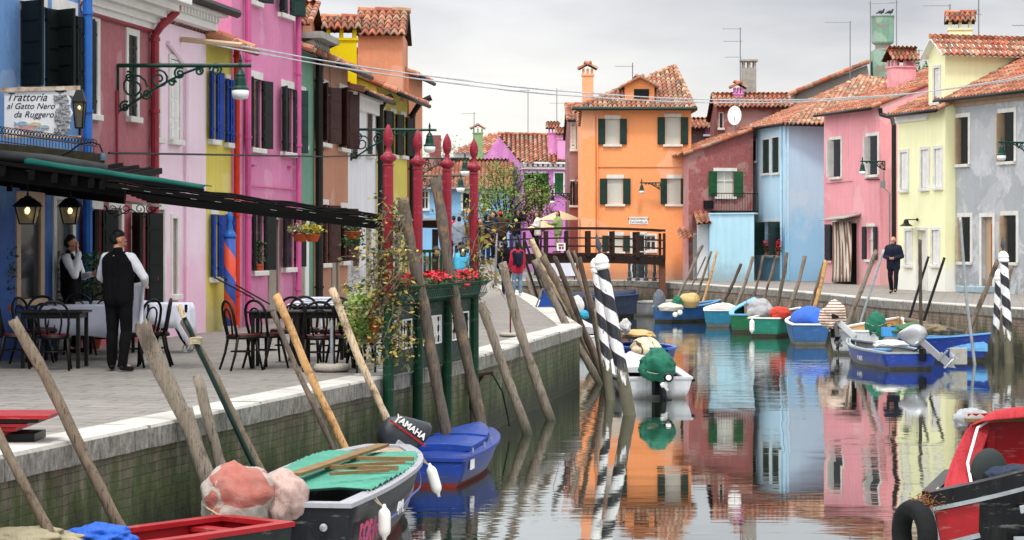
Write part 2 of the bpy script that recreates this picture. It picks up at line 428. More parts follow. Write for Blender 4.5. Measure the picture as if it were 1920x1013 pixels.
def house(name,label,A,B,zt,depth,wall,wins=(),roof=None,loc=None,z0=0.,gut=None,top=None,n_over=None):
    """front facade with real openings, closed body, optional roof dict(rise,over,mat,back)"""
    fc=Fac(A,B)
    root=thing(name,label,'house',fc.p(fc.L/2,z0))
    hol=[]
    for w in wins: window(fc,root,w,hol)
    m=MB(); m.wall(fc,0,fc.L,z0,zt,hol)
    rise=roof['rise'] if roof else 0.; dm=roof.get('run',depth/2) if roof else depth/2
    # side and back walls (gabled)
    for uu in (0,fc.L):
        pts=[fc.p(uu,z0,0),fc.p(uu,zt,0)]
        if roof: pts.append(fc.p(uu,zt+rise,-dm))
        pts+=[fc.p(uu,zt if not roof else zt+rise*(1-(depth-dm)/dm) ,-depth),fc.p(uu,z0,-depth)]
        q=[((x-fc.A).dot(-fc.n),x.z) for x in pts]; m.poly(pts,q)
    m.poly([fc.p(0,z0,-depth),fc.p(fc.L,z0,-depth),fc.p(fc.L,zt,-depth),fc.p(0,zt,-depth)])
    m.poly([fc.p(.02,zt-.3,-.02-.16),fc.p(fc.L-.02,zt-.3,-.18),fc.p(fc.L-.02,zt-.3,-depth+.02),fc.p(.02,zt-.3,-depth+.02)])
    # dark floor/inner lining so panes have something behind them
    m.build('wall',wall,root)
    if roof:
        ov=roof.get('over',.35); e=roof.get('end',.12); tm=roof.get('mat',TILE)
        sl=rise/dm; a=fc.p(-e,zt-sl*ov,ov); b=fc.p(fc.L+e,zt-sl*ov,ov); c=fc.p(fc.L+e,zt+rise,-dm); d=fc.p(-e,zt+rise,-dm)
        up=(d-a)
        rf=tiles([a,b,c,d],up,tm,root)
        slab([a,b,c,d],.05,roof.get('deck',WOODD),rf,'deck_board')
        c2=fc.p(fc.L+e,zt+rise-sl*(depth-dm+.2),-depth-.2); d2=fc.p(-e,zt+rise-sl*(depth-dm+.2),-depth-.2)
        if roof.get('back',1):
            rb=tiles([d,c,c2,d2],(d-d2),tm,root); slab([d,c,c2,d2],.05,WOODD,rb,'deck_board')
            ridge(d,c,tm,rf)
        for q0,q1 in ((a,d),(b,c)): ridge(q0+V((0,0,.03)),q1+V((0,0,.03)),tm,rf,.07)
        if gut:
            m=MB(); m.tube([a+fc.n*.05-V((0,0,.03)),b+fc.n*.05-V((0,0,.03))],.06,8); m.build('gutter',gut,root,smooth=True)
    return root,fc
def chimney(parent,c,w,d,z0,z1,mat,cap='gable',fc=None,name='chimney',ux=(1,0,0)):
    ux=V(ux).normalized(); uy=V((-ux.y,ux.x,0)); c=XY(c); m=MB()
    def bx(mm,hw,hd,a,b): mm.ob(c+V((0,0,(a+b)/2)),ux*hw,uy*hd,V((0,0,(b-a)/2)))
    bx(m,w/2,d/2,z0,z1)
    bx(m,w/2+.04,d/2+.04,z1,z1+.06)
    for i in(-1,1):
        for j in(-1,0,1): m.ob(c+ux*i*(w/2-.05)+uy*j*(d/2-.05)+V((0,0,z1+.18)),ux*.045,uy*.045,V((0,0,.125)))
    for j in(-1,1): m.ob(c+uy*j*(d/2-.05)+V((0,0,z1+.18)),ux*.045,uy*.045,V((0,0,.125)))
    o=m.build(name,mat,parent); e=w/2+.14; g=d/2+.12; zt=z1+.3
    m2=[]
    if cap=='gable':     # ridge runs along uy (seen end-on)
        r=c+V((0,0,zt+e*.55))
        for s_ in(-1,1):
            q=[c+ux*s_*e-uy*g+V((0,0,zt)),c+ux*s_*e+uy*g+V((0,0,zt)),r+uy*g,r-uy*g]
            t=tiles(q,(-ux*s_*e+V((0,0,e*.55))),TILE,o,'cap',.17,.3); slab(q,.04,WOODD,o,'cap_board')
        ridge(r-uy*g,r+uy*g,TILE,o,.06)
    elif cap=='side':    # ridge runs along ux, a tiled slope faces the viewer
        r=c+V((0,0,zt+g*.7))
        for s_ in(-1,1):
            q=[c+uy*s_*g-ux*e+V((0,0,zt)),c+uy*s_*g+ux*e+V((0,0,zt)),r+ux*e,r-ux*e]
            t=tiles(q,(-uy*s_*g+V((0,0,g*.7))),TILE,o,'cap',.17,.3); slab(q,.04,WOODD,o,'cap_board')
        ridge(r-ux*e,r+ux*e,TILE,o,.06)
    else:
        m=MB(); m.ob(c+V((0,0,zt+.03)),ux*(w/2+.08),uy*(d/2+.08),V((0,0,.035))); m.build('cap',STONE,o)
    return o
def antenna(c,z0,z1,arms,label,ux=(1,0,0)):
    ux=V(ux); m=MB(); m.tube([(c[0],c[1],z0),(c[0],c[1],z1)],.022,6)
    o=thing('antenna',label,'antenna',(c[0],c[1],z0)); m.build('mast',ZINC,o)
    m=MB(); uy=V((-ux.y,ux.x,0))
    for (dz,a,b,n) in arms:
        p=V((c[0],c[1],z1-dz)); m.tube([p+ux*a,p+ux*b],.014,5)
        for i in range(n):
            q=p+ux*(a+(b-a)*(i+.5)/n); m.tube([q-uy*.18-V((0,0,.05)),q+uy*.18+V((0,0,.05))],.007,4)
    m.build('aerial',ZINC,o); return o
# ---------------------------------------------------------------- shared materials
FRW=paint('white_stone_trim','dedcd6',1,.7,.18,3,.2); STONE=paint('grey_stone','a5a39c',1,.9,.3,6,.4,30)
WOODD=paint('dark_wood','3a2a22',1,.8,.35,8,.3); ZINC=paint('zinc','8d9092',.8,.5,.2,8,0,metal=.3)
SHB=paint('shutter_black_green','141d1c',.7,.55,.3,3,.15); SHG=paint('shutter_green','1f3b34',.85,.55,.3,3,.15)
SHBL=paint('shutter_blue','1c47a8',.9,.45,.3,3,.12); SHBR=paint('shutter_brown','4a2c2a',.85,.6,.3,3,.15)
SHW=paint('shutter_white','e4e3e0',1,.6,.12,4,.1); SHGR=paint('shutter_mid_green','245a35',.9,.6,.3,3,.15)
BLK=paint('black_iron','17191a',.6,.45,.3,8,.2); GIRON=paint('green_iron','1b4a3b',.8,.45,.25,8,.15)
BLIND=paint('blind','c9c8bd',1,.7,.08,3,0); CONC=paint('door_concrete','a39a8f',1,.8,.15,3,.1)
CREAM=paint('door_cream','c2a98c',1,.6,.15,3,.05); WHT=paint('white_paint','e9e8e5',1,.5,.08,4,.05)
ROPE=paint('rope','b9ad92',1,.95,.3,30,.5,120)
TILE=tilemat('roof_tiles',['a4573c','b9684a','8c4a36','c98a6a','7b5a48','b3603f','a98b72','94513a'])
TILE2=tilemat('roof_tiles_pale',['b98a6e','a4654a','c7a184','8c6a55','b36b4c','d0b394','7b6252','a9583c'],3.)
def glassmat():
    m,nt,b=newmat('window_glass'); q=N(nt)
    nt.links.new(q.mix(q.ramp(q.noise(q.co(),1.2,3),[(.4,0.),(.7,1.)]),(.012,.014,.015),(.05,.055,.055)),b.inputs['Base Color'])
    b.inputs['Roughness'].default_value=.12; return m
GLASS=glassmat()
# ---------------------------------------------------------------- world, sun, camera
S=bpy.context.scene
W=bpy.data.worlds.new('World'); S.world=W; W.use_nodes=True; nt=W.node_tree; nt.nodes.clear(); q=N(nt)
out=q.n('ShaderNodeOutputWorld'); bg=q.n('ShaderNodeBackground')
SUN_EL,SUN_AZ=63,172   # azimuth measured so that light comes from behind the viewer, slightly left
sky=q.n('ShaderNodeTexSky',sky_type='NISHITA',sun_disc=False,sun_elevation=R(SUN_EL),sun_rotation=R(SUN_AZ))
t=q.n('ShaderNodeTexCoord').outputs['Generated']; s3=q.sep(t)
el=s3[2]
grad=q.ramp(q.math('MULTIPLY',el,4.),[(0.,lin((.875,.858,.82))),(.2,lin((.87,.857,.83))),(.42,lin((.81,.81,.813))),(.5,lin((.84,.85,.86))),(1.,lin((1.,1.,1.)))])
cl=q.noise(q.n('ShaderNodeMapping',{0:t,'Scale':(3.2,3.2,14.),'Location':(.35,0,.1)}).outputs[0],2.1,6,.5,.3)
side=q.n('ShaderNodeMapRange',{0:s3[0],1:-.08,2:.2,3:.0,4:.28}).outputs[0]
elf=q.n('ShaderNodeMapRange',{0:el,1:.018,2:.1,3:0.,4:1.}).outputs[0]
cf=q.math('MULTIPLY',q.n('ShaderNodeMapRange',{0:q.math('ADD',cl,side),1:.42,2:.85,3:0.,4:1.}).outputs[0],elf)
col=q.mix(cf,grad,lin((.645,.65,.67)))
zen=q.n('ShaderNodeMapRange',{0:el,1:.11,2:.7,3:1.,4:2.1}).outputs[0]
sc=q.n('ShaderNodeVectorMath',{0:col},operation='SCALE'); nt.links.new(zen,sc.inputs[3])
sk=q.n('ShaderNodeVectorMath',{0:sky.outputs[0]},operation='SCALE'); sk.inputs[3].default_value=.1
add=q.mix(.94,sk.outputs[0],sc.outputs[0])
nt.links.new(add,bg.inputs[0]); bg.inputs[1].default_value=1.0
nt.links.new(bg.outputs[0],out.inputs[0])
sl=bpy.data.lights.new('sun','SUN'); sl.energy=1.5; sl.angle=R(10); sl.color=(1,.96,.9)
so=bpy.data.objects.new('sun',sl); C.objects.link(so)
az=R(SUN_AZ); d=V((math.sin(az)*math.cos(R(SUN_EL)),math.cos(az)*math.cos(R(SUN_EL)),math.sin(R(SUN_EL))))
so.rotation_euler=d.to_track_quat('Z','Y').to_euler()
cam=bpy.data.cameras.new('camera'); co_=bpy.data.objects.new('camera',cam); C.objects.link(co_); S.camera=co_
co_.location=(0,0,H); co_.rotation_euler=(R(90),0,0); cam.lens=F/1920*36; cam.sensor_width=36
cam.shift_y=-(1013/2-HY)/1920; cam.clip_end=2000; cam.clip_start=.5
S.view_settings.view_transform='Standard'; S.view_settings.look='None'; S.view_settings.exposure=.64; S.view_settings.gamma=1
S.cycles.max_bounces=8; S.cycles.glossy_bounces=4; S.cycles.use_denoising=True
# ---------------------------------------------------------------- water
def watermat():
    m,nt,b=newmat('canal_water'); q=N(nt)
    co=q.co((.42,1.35,1.)); a=q.noise(co,1.05,3,.5,.3); bb=q.noise(q.co((.9,4.2,1.)),1.4,3,.5,.2)
    patch=q.ramp(q.noise(q.co((.25,.1,1.)),1.,3,.5),[(.42,.12),(.62,1.)])
    h=q.math('MULTIPLY',q.math('ADD',a,q.math('MULTIPLY',bb,.34)),patch)
    n=q.n('ShaderNodeBump',{'Height':h,'Strength':1.,'Distance':.0118}).outputs[0]
    nt.links.new(n,b.inputs['Normal'])
    b.inputs['Base Color'].default_value=(.012,.018,.011,1); b.inputs['Roughness'].default_value=.02; b.inputs['IOR'].default_value=1.5
    gl=q.n('ShaderNodeBsdfGlossy',{'Color':(.88,.91,.89,1),'Roughness':.02}); nt.links.new(n,gl.inputs['Normal'])
    mx=q.n('ShaderNodeMixShader',{0:.5}); nt.links.new(b.outputs[0],mx.inputs[1]); nt.links.new(gl.outputs[0],mx.inputs[2])
    nt.links.new([x for x in nt.nodes if x.type=='MIX_SHADER'][0].outputs[0],[x for x in nt.nodes if x.type=='OUTPUT_MATERIAL'][0].inputs[0])
    return m
m=MB(); m.poly([(-300,-40,WZ),(300,-40,WZ),(300,400,WZ),(-300,400,WZ)]); struct(m.build('water',watermat()))
# ---------------------------------------------------------------- pavements and quays
def pavemat(name,c1,c2,mort,sx,sy,rot,bw=.9,rh=.36):
    m,nt,b=newmat(name); q=N(nt)
    co=q.co((sx,sy,1),rot=(0,0,rot))
    br=q.n('ShaderNodeTexBrick',{'Vector':co,'Scale':1.,'Mortar Size':.013,'Mortar Smooth':.2,'Bias':0.,'Brick Width':bw,'Row Height':rh})
    br.inputs['Color1'].default_value=(*hexc(c1),1); br.inputs['Color2'].default_value=(*hexc(c2),1); br.inputs['Mortar'].default_value=(*hexc(mort),1)
    w=q.co(); a=q.ramp(q.noise(w,.55,6,.65),[(.35,0.),(.7,1.)])
    col=q.mix(q.math('MULTIPLY',a,.55),br.outputs[0],hexc('6f6a63'))
    a2=q.ramp(q.noise(w,6,7,.75),[(.45,0.),(.75,1.)]); col=q.mix(q.math('MULTIPLY',a2,.3),col,hexc('b9b5ac'))
    sp=q.ramp(q.noise(w,22,3,.6),[(.66,0.),(.7,1.)]); col=q.mix(q.math('MULTIPLY',sp,.5),col,hexc('4a4640'))
    nt.links.new(col,b.inputs['Base Color']); b.inputs['Roughness'].default_value=.75
    h=q.math('SUBTRACT',q.math('MULTIPLY',q.noise(w,14,5),.4),br.outputs[1])
    nt.links.new(q.bump(h,.5,.006),b.inputs['Normal']); return m
PAV=pavemat('trachyte_slabs','817b74','6c6862','393632',1,1,R(12),.85,.34)
QL=[G(-330,923.6),G(0,855),G(380,775.8),G(720,705),G(905,665),G(1087,611),G(1038,580),G(1000,556),G(930,531.5)]
QL[0]=XY(QL[0]); QL=[XY(p) for p in QL]
QL.insert(0,QL[0]+(QL[0]-QL[1]).normalized()*14)
QR=[G(3400,700)]+[G(2300,605)]+[G(1920,579.5),G(1864,576),G(1648,562),G(1560,553),G(1440,542),G(1290,532),G(1173,525.6)]
QR=[XY(p) for p in QR]
QR[0]=V((30,-10,0)); QB=[QR[-1],XY((-1.0,91.6,0)),XY((-60,90.5,0))]
LEND=[V((-2.2,86.6,0)),V((-60,86.6,0))]
def ground(pts,name,z=0.,mat=None):
    m=MB(); m.poly([(p[0],p[1],z) for p in pts]); return struct(m.build(name,mat or PAV))
ground(QL+LEND+[V((-60,-20,0))],'quayside_pavement')
ground(QR+QB[1:]+[V((-60,400,0)),V((300,400,0)),V((300,-10,0))],'far_pavement')
def brickmat(name,c1,c2,c3,green=.9,top=.0):
    m,nt,b=newmat(name); q=N(nt)
    uv=q.n('ShaderNodeUVMap').outputs[0]; o=q.co()
    wob=q.n('ShaderNodeVectorMath',{0:uv,1:q.n('ShaderNodeVectorMath',{0:q.n('ShaderNodeTexNoise',{'Vector':o,'Scale':3.}).outputs[1],1:(.035,.025,0)},operation='MULTIPLY').outputs[0]},operation='ADD').outputs[0]
    br=q.n('ShaderNodeTexBrick',{'Vector':wob,'Scale':1.,'Mortar Size':.005,'Mortar Smooth':.4,'Bias':-.1,'Brick Width':.25,'Row Height':.085})
    br.inputs['Color1'].default_value=(*hexc(c1),1); br.inputs['Color2'].default_value=(*hexc(c2),1); br.inputs['Mortar'].default_value=(*hexc('3a382b'),1)
    big=q.ramp(q.noise(o,.8,7,.7),[(.45,0.),(.62,1.)])
    col=q.mix(q.math('MULTIPLY',big,.45),br.outputs[0],hexc(c3))
    eff=q.ramp(q.noise(q.n('ShaderNodeMapping',{0:o,'Scale':(4,4,.8)}).outputs[0],1.6,7,.7),[(.5,0.),(.68,1.)])
    col=q.mix(q.math('MULTIPLY',eff,.55),col,hexc('8f8e7c'))
    z=q.sep(q.n('ShaderNodeNewGeometry').outputs['Position'])[2]
    nz=q.math('MULTIPLY',q.math('SUBTRACT',q.noise(q.n('ShaderNodeMapping',{0:o,'Scale':(2.2,2.2,.7)}).outputs[0],1.5,8,.72),.5),2.3)
    zz=q.math('ADD',z,nz)
    g1=q.n('ShaderNodeMapRange',{0:zz,1:-.2,2:-.55,3:0.,4:1.}).outputs[0]
    mc=q.mix(q.noise(o,9,6,.7),hexc('1d2a0c'),hexc('50622a'))
    col=q.mix(q.math('MULTIPLY',g1,green),col,mc)
    g2=q.n('ShaderNodeMapRange',{0:zz,1:-.55,2:-.95,3:0.,4:1.}).outputs[0]
    col=q.mix(q.math('MULTIPLY',g2,.92),col,q.mix(q.noise(o,14,6,.7),hexc('12150c'),hexc('2c3018')))
    nt.links.new(col,b.inputs['Base Color']); b.inputs['Roughness'].default_value=.85
    h=q.math('ADD',q.math('MULTIPLY',q.noise(o,16,6,.7),1.1),q.math('MULTIPLY',br.outputs[1],-1.))
    nt.links.new(q.bump(h,.8,.02),b.inputs['Normal']); return m
BRL=brickmat('quay_brick_grey','706753','504a3e','65664f')
BRR=brickmat('quay_brick_pink','a08078','8d7a6c','9a9084',.6)
def kerbmat():
    m,nt,b=newmat('white_kerb_stone'); q=N(nt); o=q.co()
    c=q.mix(q.ramp(q.noise(o,2.,6,.65),[(.35,0.),(.7,1.)]),hexc('aaa79f'),hexc('cac7bf'))
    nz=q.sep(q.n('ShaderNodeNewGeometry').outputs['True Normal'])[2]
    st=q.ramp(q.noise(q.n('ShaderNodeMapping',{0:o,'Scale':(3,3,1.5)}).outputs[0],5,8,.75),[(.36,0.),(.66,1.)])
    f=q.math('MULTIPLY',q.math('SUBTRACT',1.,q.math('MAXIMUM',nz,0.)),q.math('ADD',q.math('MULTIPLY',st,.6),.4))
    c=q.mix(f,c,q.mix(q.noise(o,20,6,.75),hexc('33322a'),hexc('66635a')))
    nt.links.new(c,b.inputs['Base Color']); b.inputs['Roughness'].default_value=.8
    nt.links.new(q.bump(q.noise(o,26,7,.7),.7,.02),b.inputs['Normal']); return m
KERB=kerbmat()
def quay(pts,name,label,bm,hk=.2,out=.05,wid=.42,bl=1.6):
    """brick quay wall with kerb stones; water lies to the right of travel for left quay (out normal computed to canal)"""
    mid=pts[len(pts)//2]; root=thing(name,label,'quay wall',(mid[0],mid[1],WZ))
    m=MB(); L=0
    for a,b in zip(pts,pts[1:]):
        l=(b-a).length; m.poly([(a.x,a.y,WZ-1.2),(b.x,b.y,WZ-1.2),(b.x,b.y,-.02),(a.x,a.y,-.02)],[(L,WZ-1.2),(L+l,WZ-1.2),(L+l,-.02),(L,-.02)]); L+=l
    m.build('brick_face',bm,root)
    # mitred offsets
    n=len(pts); offo=[];offi=[]
    for i in range(n):
        d1=(pts[i]-pts[i-1]).normalized() if i else None; d2=(pts[i+1]-pts[i]).normalized() if i<n-1 else None
        ns=[V((d.y,-d.x,0)) for d in (d1,d2) if d is not None]
        nn=sum(ns,V((0,0,0))).normalized(); k=1/max(.5,nn.dot(ns[0]))
        offo.append(pts[i]+nn*out*k); offi.append(pts[i]-nn*wid*k)
    m=MB()
    for i in range(n-1):
        a,b,c,d=offo[i],offo[i+1],offi[i+1],offi[i]; l=(b-a).length; k=max(1,round(l/bl)) if l<60 else 12
        for j in range(k):
            t0,t1=j/k+.004/l*2,(j+1)/k-.004/l*2; jj=random.uniform(-.004,.006); jo=random.uniform(-.012,.012)
            nrm=(a-d).normalized()*jo; sub=6
            for e in range(sub):
                u0=t0+(t1-t0)*e/sub; u1=t0+(t1-t0)*(e+1)/sub
                p=[a.lerp(b,u0)+nrm,a.lerp(b,u1)+nrm,d.lerp(c,u1),d.lerp(c,u0)]
                top=[x+V((0,0,.006+jj)) for x in p]; bot=[x+V((0,0,-hk)) for x in p]
                r=.02; to=[top[0]-nrm*0,top[1],top[2],top[3]]
                ed=[p[0]+V((0,0,-.02)),p[1]+V((0,0,-.02))]; inn=(d-a).normalized()*.02
                m.poly([to[0]+inn,to[1]+inn,to[2],to[3]]); m.poly([ed[0],ed[1],to[1]+inn,to[0]+inn])
                w1=V((0,0,.012*noise.noise(V((u0*l*2.3,i,j))))); w2=V((0,0,.012*noise.noise(V((u1*l*2.3,i,j)))))
                m.poly([bot[0]+w1,bot[1]+w2,ed[1],ed[0]]); m.poly([bot[3],bot[2],bot[1]+w2,bot[0]+w1])
                if e==0: m.poly([top[0],top[3],bot[3],bot[0]])
                if e==sub-1: m.poly([top[1],bot[1],bot[2],top[2]])
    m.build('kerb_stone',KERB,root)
    return root
quay(QL+LEND[:1],'quay_wall','mossy grey brick quay wall with white kerb along the left pavement','brick' and BRL)
quay((list(QR)+QB[1:])[::-1],'quay_wall','pinkish brick quay wall with white kerb along the right and back pavement',BRR,hk=.22)
# ---------------------------------------------------------------- left row of houses
def L1(px): D=51366/(1650-px); return V(((px-960)/F*D,D,0))
def L2(px): D=39648/(1400-px); return V(((px-960)/F*D,D,0))
W_=lambda x0,y0,x1,y1,**k: dict(px=(x0,y0,x1,y1),**k)
LK=.95
DEP[0]=.04
st_blue=stucco('stucco_blue','4a90d6',.9,low='1f4c94',lowz=2.5,seed=1)  # deeper ground-floor blue paints in the shade under the awning
st_mar=stucco('stucco_rose','ad515d',.95,seed=2,low='b4505c',lowz=2.4)
st_lp=stucco('stucco_pale_pink','f0d2e3',1.,.07,seed=3,low='e6b9cf',lowz=1.6,streak=.06)
st_ye=stucco('stucco_yellow','e0cb1c',.95,.12,seed=4)
st_hp=stucco('stucco_hot_pink','dd70a8',.95,.1,seed=5,streak=.06)
st_gr=stucco('stucco_green','5a9878',.95,.15,seed=6)
st_br=stucco('stucco_ochre','c2794a',.95,.14,seed=7)
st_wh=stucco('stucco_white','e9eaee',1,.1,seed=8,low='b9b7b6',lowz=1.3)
st_yc=stucco('stucco_pale_yellow','f0dc8c',.95,.1,seed=9)
st_or=stucco('stucco_orange_old','dd8247',.95,.14,seed=10)
st_rd=stucco('stucco_red','8f2d2c',.9,.2,seed=11)
PB=paint('pipe_blue','2f6fc4',.9,.4,.2,4); PR=paint('pipe_red','a03744',.9,.4,.2,4); PO=paint('pipe_orange_red','d8371f',.9,.4,.2,4)
PP=paint('pipe_pink','cf5f98',.9,.4,.15,4); PK=paint('pipe_black','24211f',.8,.45,.3,5); DOORW=paint('door_beige','9e9484',1,.7,.15,2)
BLKGL=paint('dark_interior','121316',.7,.5,.3,2,0)
def fpipe(fc,root,x,y0,y1,mat,r=.055,o=.09,top=None):
    u,z1=fc.uz(x,y0); _,z0=fc.uz(x,y1); z0=max(z0,.02)
    pts=[fc.p(u,z0,o),fc.p(u,z1,o)]
    if top: pts+= [fc.p(u+top[0],z1+top[1],o+top[2]*.4),fc.p(u+top[0]*1.2,z1+top[1]*1.4,o+top[2])]
    m=MB(); m.tube(pts,r,8)
    k=z0+.6
    while k<z1: m.tube([fc.p(u,k,o),fc.p(u,k+.05,o)],r*1.25,8); k+=1.5
    m.build('downpipe',mat,root,smooth=False)
# blue house
h,fb=house('house','blue house with black shutters behind the painted restaurant sign, far left',L1(-560),L1(151),7.2,7,st_blue,[
  W_(38,8,84,168,fw=.16,lintel_only=1,th=122,th2=166,sh=SHB),W_(99,24,141,168,fw=.16,lintel_only=1,th=122,th2=166,sh=SHB),
  W_(-110,-20,-60,160,fw=.16,lintel_only=1,th=70,sh=SHB),
  W_(36,378,74,560,fw=.14,fr=CREAM,k='frames',bar=BLK),W_(104,375,134,690,fw=.12,fr=FRW,k='frames',door=1,z0=0,bar=SHB),W_(-90,380,-20,560,fw=.14,k='frames')])
fpipe(fb,h,150,-60,690,PB,.075,.12)
# rose-red house
h,fm=house('house','rose red house with tall white framed windows beside the blue downpipe',L1(153),L1(284),5.22,7,st_mar,[
  W_(160,38,180,214,fw=.13,sh=SHB,th=4,k='closed'),W_(239,67,255,219,fw=.11,sh=SHB,k='closed'),
  W_(163,392,189,600,fw=.12,lintel_only=1,sh=SHB,th=140,th2=150),W_(246,398,272,600,fw=.12,lintel_only=1,sh=SHB,th=140,th2=150),W_(205,390,226,690,door=1,z0=0,fw=.1,pane=DOORW,k='frames',bars=0)],
  roof=dict(rise=1.6,run=3.5,over=.0,end=0),gut=None)
m=MB()   # coved white soffit
for i in range(5):
    a=i/4; m.ob(fm.p(fm.L/2,5.24+.42*a,.03+.32*a**1.5),fm.u*(fm.L/2+.01*(i%2)),fm.n*(.04+.32*a**1.5),V((0,0,.055)))
m.build('cornice',WHT,h)
m=MB(); m.tube([fm.p(0,5.17,.05),fm.p(fm.L,5.17,.05)],.035,6); m.build('wall_cable',PR,h)
m=MB(); m.tube([fm.p(-.1,5.76,.46),fm.p(fm.L+.25,5.76,.46)],.085,8); m.build('gutter',BLK,h)
u,z=fm.uz(280,60)
m=MB(); m.tube([fm.p(u+.15,5.7,.45),fm.p(u+.15,5.5,.42),fm.p(u,5.25,.2),fm.p(u,5.1,.1),fm.p(u,0.05,.1)],.07,8)
for k in (1,2.4,3.8,5): m.tube([fm.p(u,k,.1),fm.p(u,k+.06,.1)],.088,8)
m.build('downpipe',PR,h,smooth=False)
m=MB(); ua,za=fm.uz(216,170); m.tube([fm.p(ua,za,.03),fm.p(ua,2.75,.03),fm.p(u-.1,2.68,.03)],.022,5); m.tube([fm.p(ua-.6,2.6,.03),fm.p(u,2.52,.03)],.025,5); m.build('wall_cable',PR,h)
# pale pink house
h,fp=house('house','pale pink house with closed white shutters and toothed white cornice',L1(284),L1(386),5.45,7,st_lp,[
  W_(285.5,115,298,258,fw=.08,sh=SHW,k='closed'),W_(318,112,335,262,fw=.08,sh=SHW,k='closed'),
  W_(289,393,306,580,door=1,fw=.1,z0=0,pane=DOORW,k='frames',bars=0),W_(322,410,331,552,fw=.08,k='frames',pane=DOORW,bars=0)],
  roof=dict(rise=1.6,run=3.5,over=.0,end=.0))
m=MB(); m.ob(fp.p(fp.L/2,5.52,.1),fp.u*fp.L/2,fp.n*.12,V((0,0,.06))); m.ob(fp.p(fp.L/2,5.74,.2),fp.u*fp.L/2,fp.n*.22,V((0,0,.05)))
k=.08
while k<fp.L: m.ob(fp.p(k,5.635,.15),fp.u*.045,fp.n*.14,V((0,0,.053))); k+=.18
m.build('cornice',WHT,h)
m=MB(); m.tube([fp.p(-.1,5.8,.5),fp.p(fp.L+.3,5.8,.5)],.085,8); m.build('gutter',BLK,h)
u,_=fp.uz(345,90); m=MB(); m.tube([fp.p(u-1.,5.05,.04),fp.p(u-.3,4.8,.05),fp.p(u,4.6,.06),fp.p(u,.4,.06)],.04,6); m.build('downpipe',st_lp,h)
# yellow house
h,fy=house('house','narrow bright yellow house with blue shutters between the pale pink and magenta houses',L1(386),L1(434),5.42,6,st_ye,[
  W_(392,134,404,262,fw=.07,sh=SHBL,th=150,th2=158,lintel_only=1),W_(422,148,429,268,fw=.07,sh=SHBL,th=150,th2=160,lintel_only=1),
  W_(395,402,407,520,fw=.07,sh=SHBL,th=150,th2=158,lintel_only=1),W_(424,402,431,520,fw=.07,sh=SHBL,th=155,lintel_only=1)],
  roof=dict(rise=1.3,run=3.,over=.45,end=.0),gut=paint('gutter_copper','9a4a33',.9,.5,.3,4))
fpipe(fy,h,434.5,86,640,PO,.06,.1)
# hot pink house
h,fh=house('house','tall magenta pink house with brown and dark green shutters',L1(434),L1(556),7.8,7,st_hp,[
  W_(468,148,490,278,fw=.12,lintel_only=1,sh=SHB,th=160,th2=168),W_(528,165,549,286,fw=.12,lintel_only=1,sh=SHG,th=155,th2=155),
  W_(464,-60,484,2,fw=.12,lintel_only=1,sh=SHG,th=150),W_(523,-60,543,27,fw=.12,lintel_only=1,sh=SHG,th=150),
  W_(472,400,494,508,fw=.08,lintel_only=1,sh=SHB,th=160,th2=165),W_(530,402,551,502,fw=.08,lintel_only=1,sh=SHB,th=160,th2=165),W_(504,412,521,600,door=1,z0=0,fw=.07,fr=DOORW,pane=CONC,k='frames',bars=0)])
fpipe(fh,h,456,-90,640,PP,.06,.1); fpipe(fh,h,551,-60,600,PP,.06,.1)
m=MB(); ua,za=fh.uz(470,349); ub,_=fh.uz(548,349); m.tube([fh.p(ua-.3,za,.05),fh.p(ub,za,.05)],.02,5); m.ob(fh.p(ua,1.685+(449-313)/95,.05),fh.u*.1,fh.n*.05,V((0,0,.02))); m.ob(fh.p(ub-.3,1.685+(449-313)/91,.05),fh.u*.1,fh.n*.05,V((0,0,.02))); m.build('wall_bracket',PP,h)
# green house
h,fg=house('house','narrow green house with grey corbelled cornice next to the magenta house',L2(556.5),L2(589),5.75,7,st_gr,[
  W_(561,170,570,272,fw=.09,sh=SHBR,k='closed'),W_(561,440,572,600,door=1,z0=0,fw=.3,fr=WHT,pane=DOORW,k='frames',bars=0)],roof=dict(rise=1.3,run=3.5,over=.35,end=.0))
m=MB(); m.ob(fg.p(fg.L/2,5.98,.25),fg.u*fg.L/2,fg.n*.3,V((0,0,.07)))
for i in range(6): m.tube([fg.p(fg.L*(i+.5)/6,5.72,.05),fg.p(fg.L*(i+.5)/6,5.84,.35)],.09,8)
m.build('cornice',STONE,h)
# brown house
h,fo=house('house','ochre brown house with dark brown shutters and black downpipe',L2(589),L2(652.5),5.78,7,st_br,[
  W_(597,160,614,268,fw=.11,lintel_only=1,sh=SHBR,th=150,th2=160),W_(635,168,650,278,fw=.1,lintel_only=1,sh=SHBR,th=150,th2=160),
  W_(600,384,614,494,fw=.1,lintel_only=1,sh=SHBR,th=155),W_(638,390,650,490,fw=.1,lintel_only=1,sh=SHBR,th=155),W_(622,400,633,600,door=1,z0=0,fw=.07,fr=DOORW,pane=CONC,k='frames',bars=0)],
  roof=dict(rise=1.9,run=4.,over=.5,end=.1),gut=PK)
fpipe(fo,h,588.5,105,640,PK,.085,.12,top=(.3,.25,.35))
m=MB(); u,_=fo.uz(617,200); m.tube([fo.p(u,5.7,.03),fo.p(u,4.95,.03)],.02,5); m.tube([fo.p(.2,4.95,.03),fo.p(fo.L,4.9,.03)],.02,5); m.build('wall_cable',st_br,h)
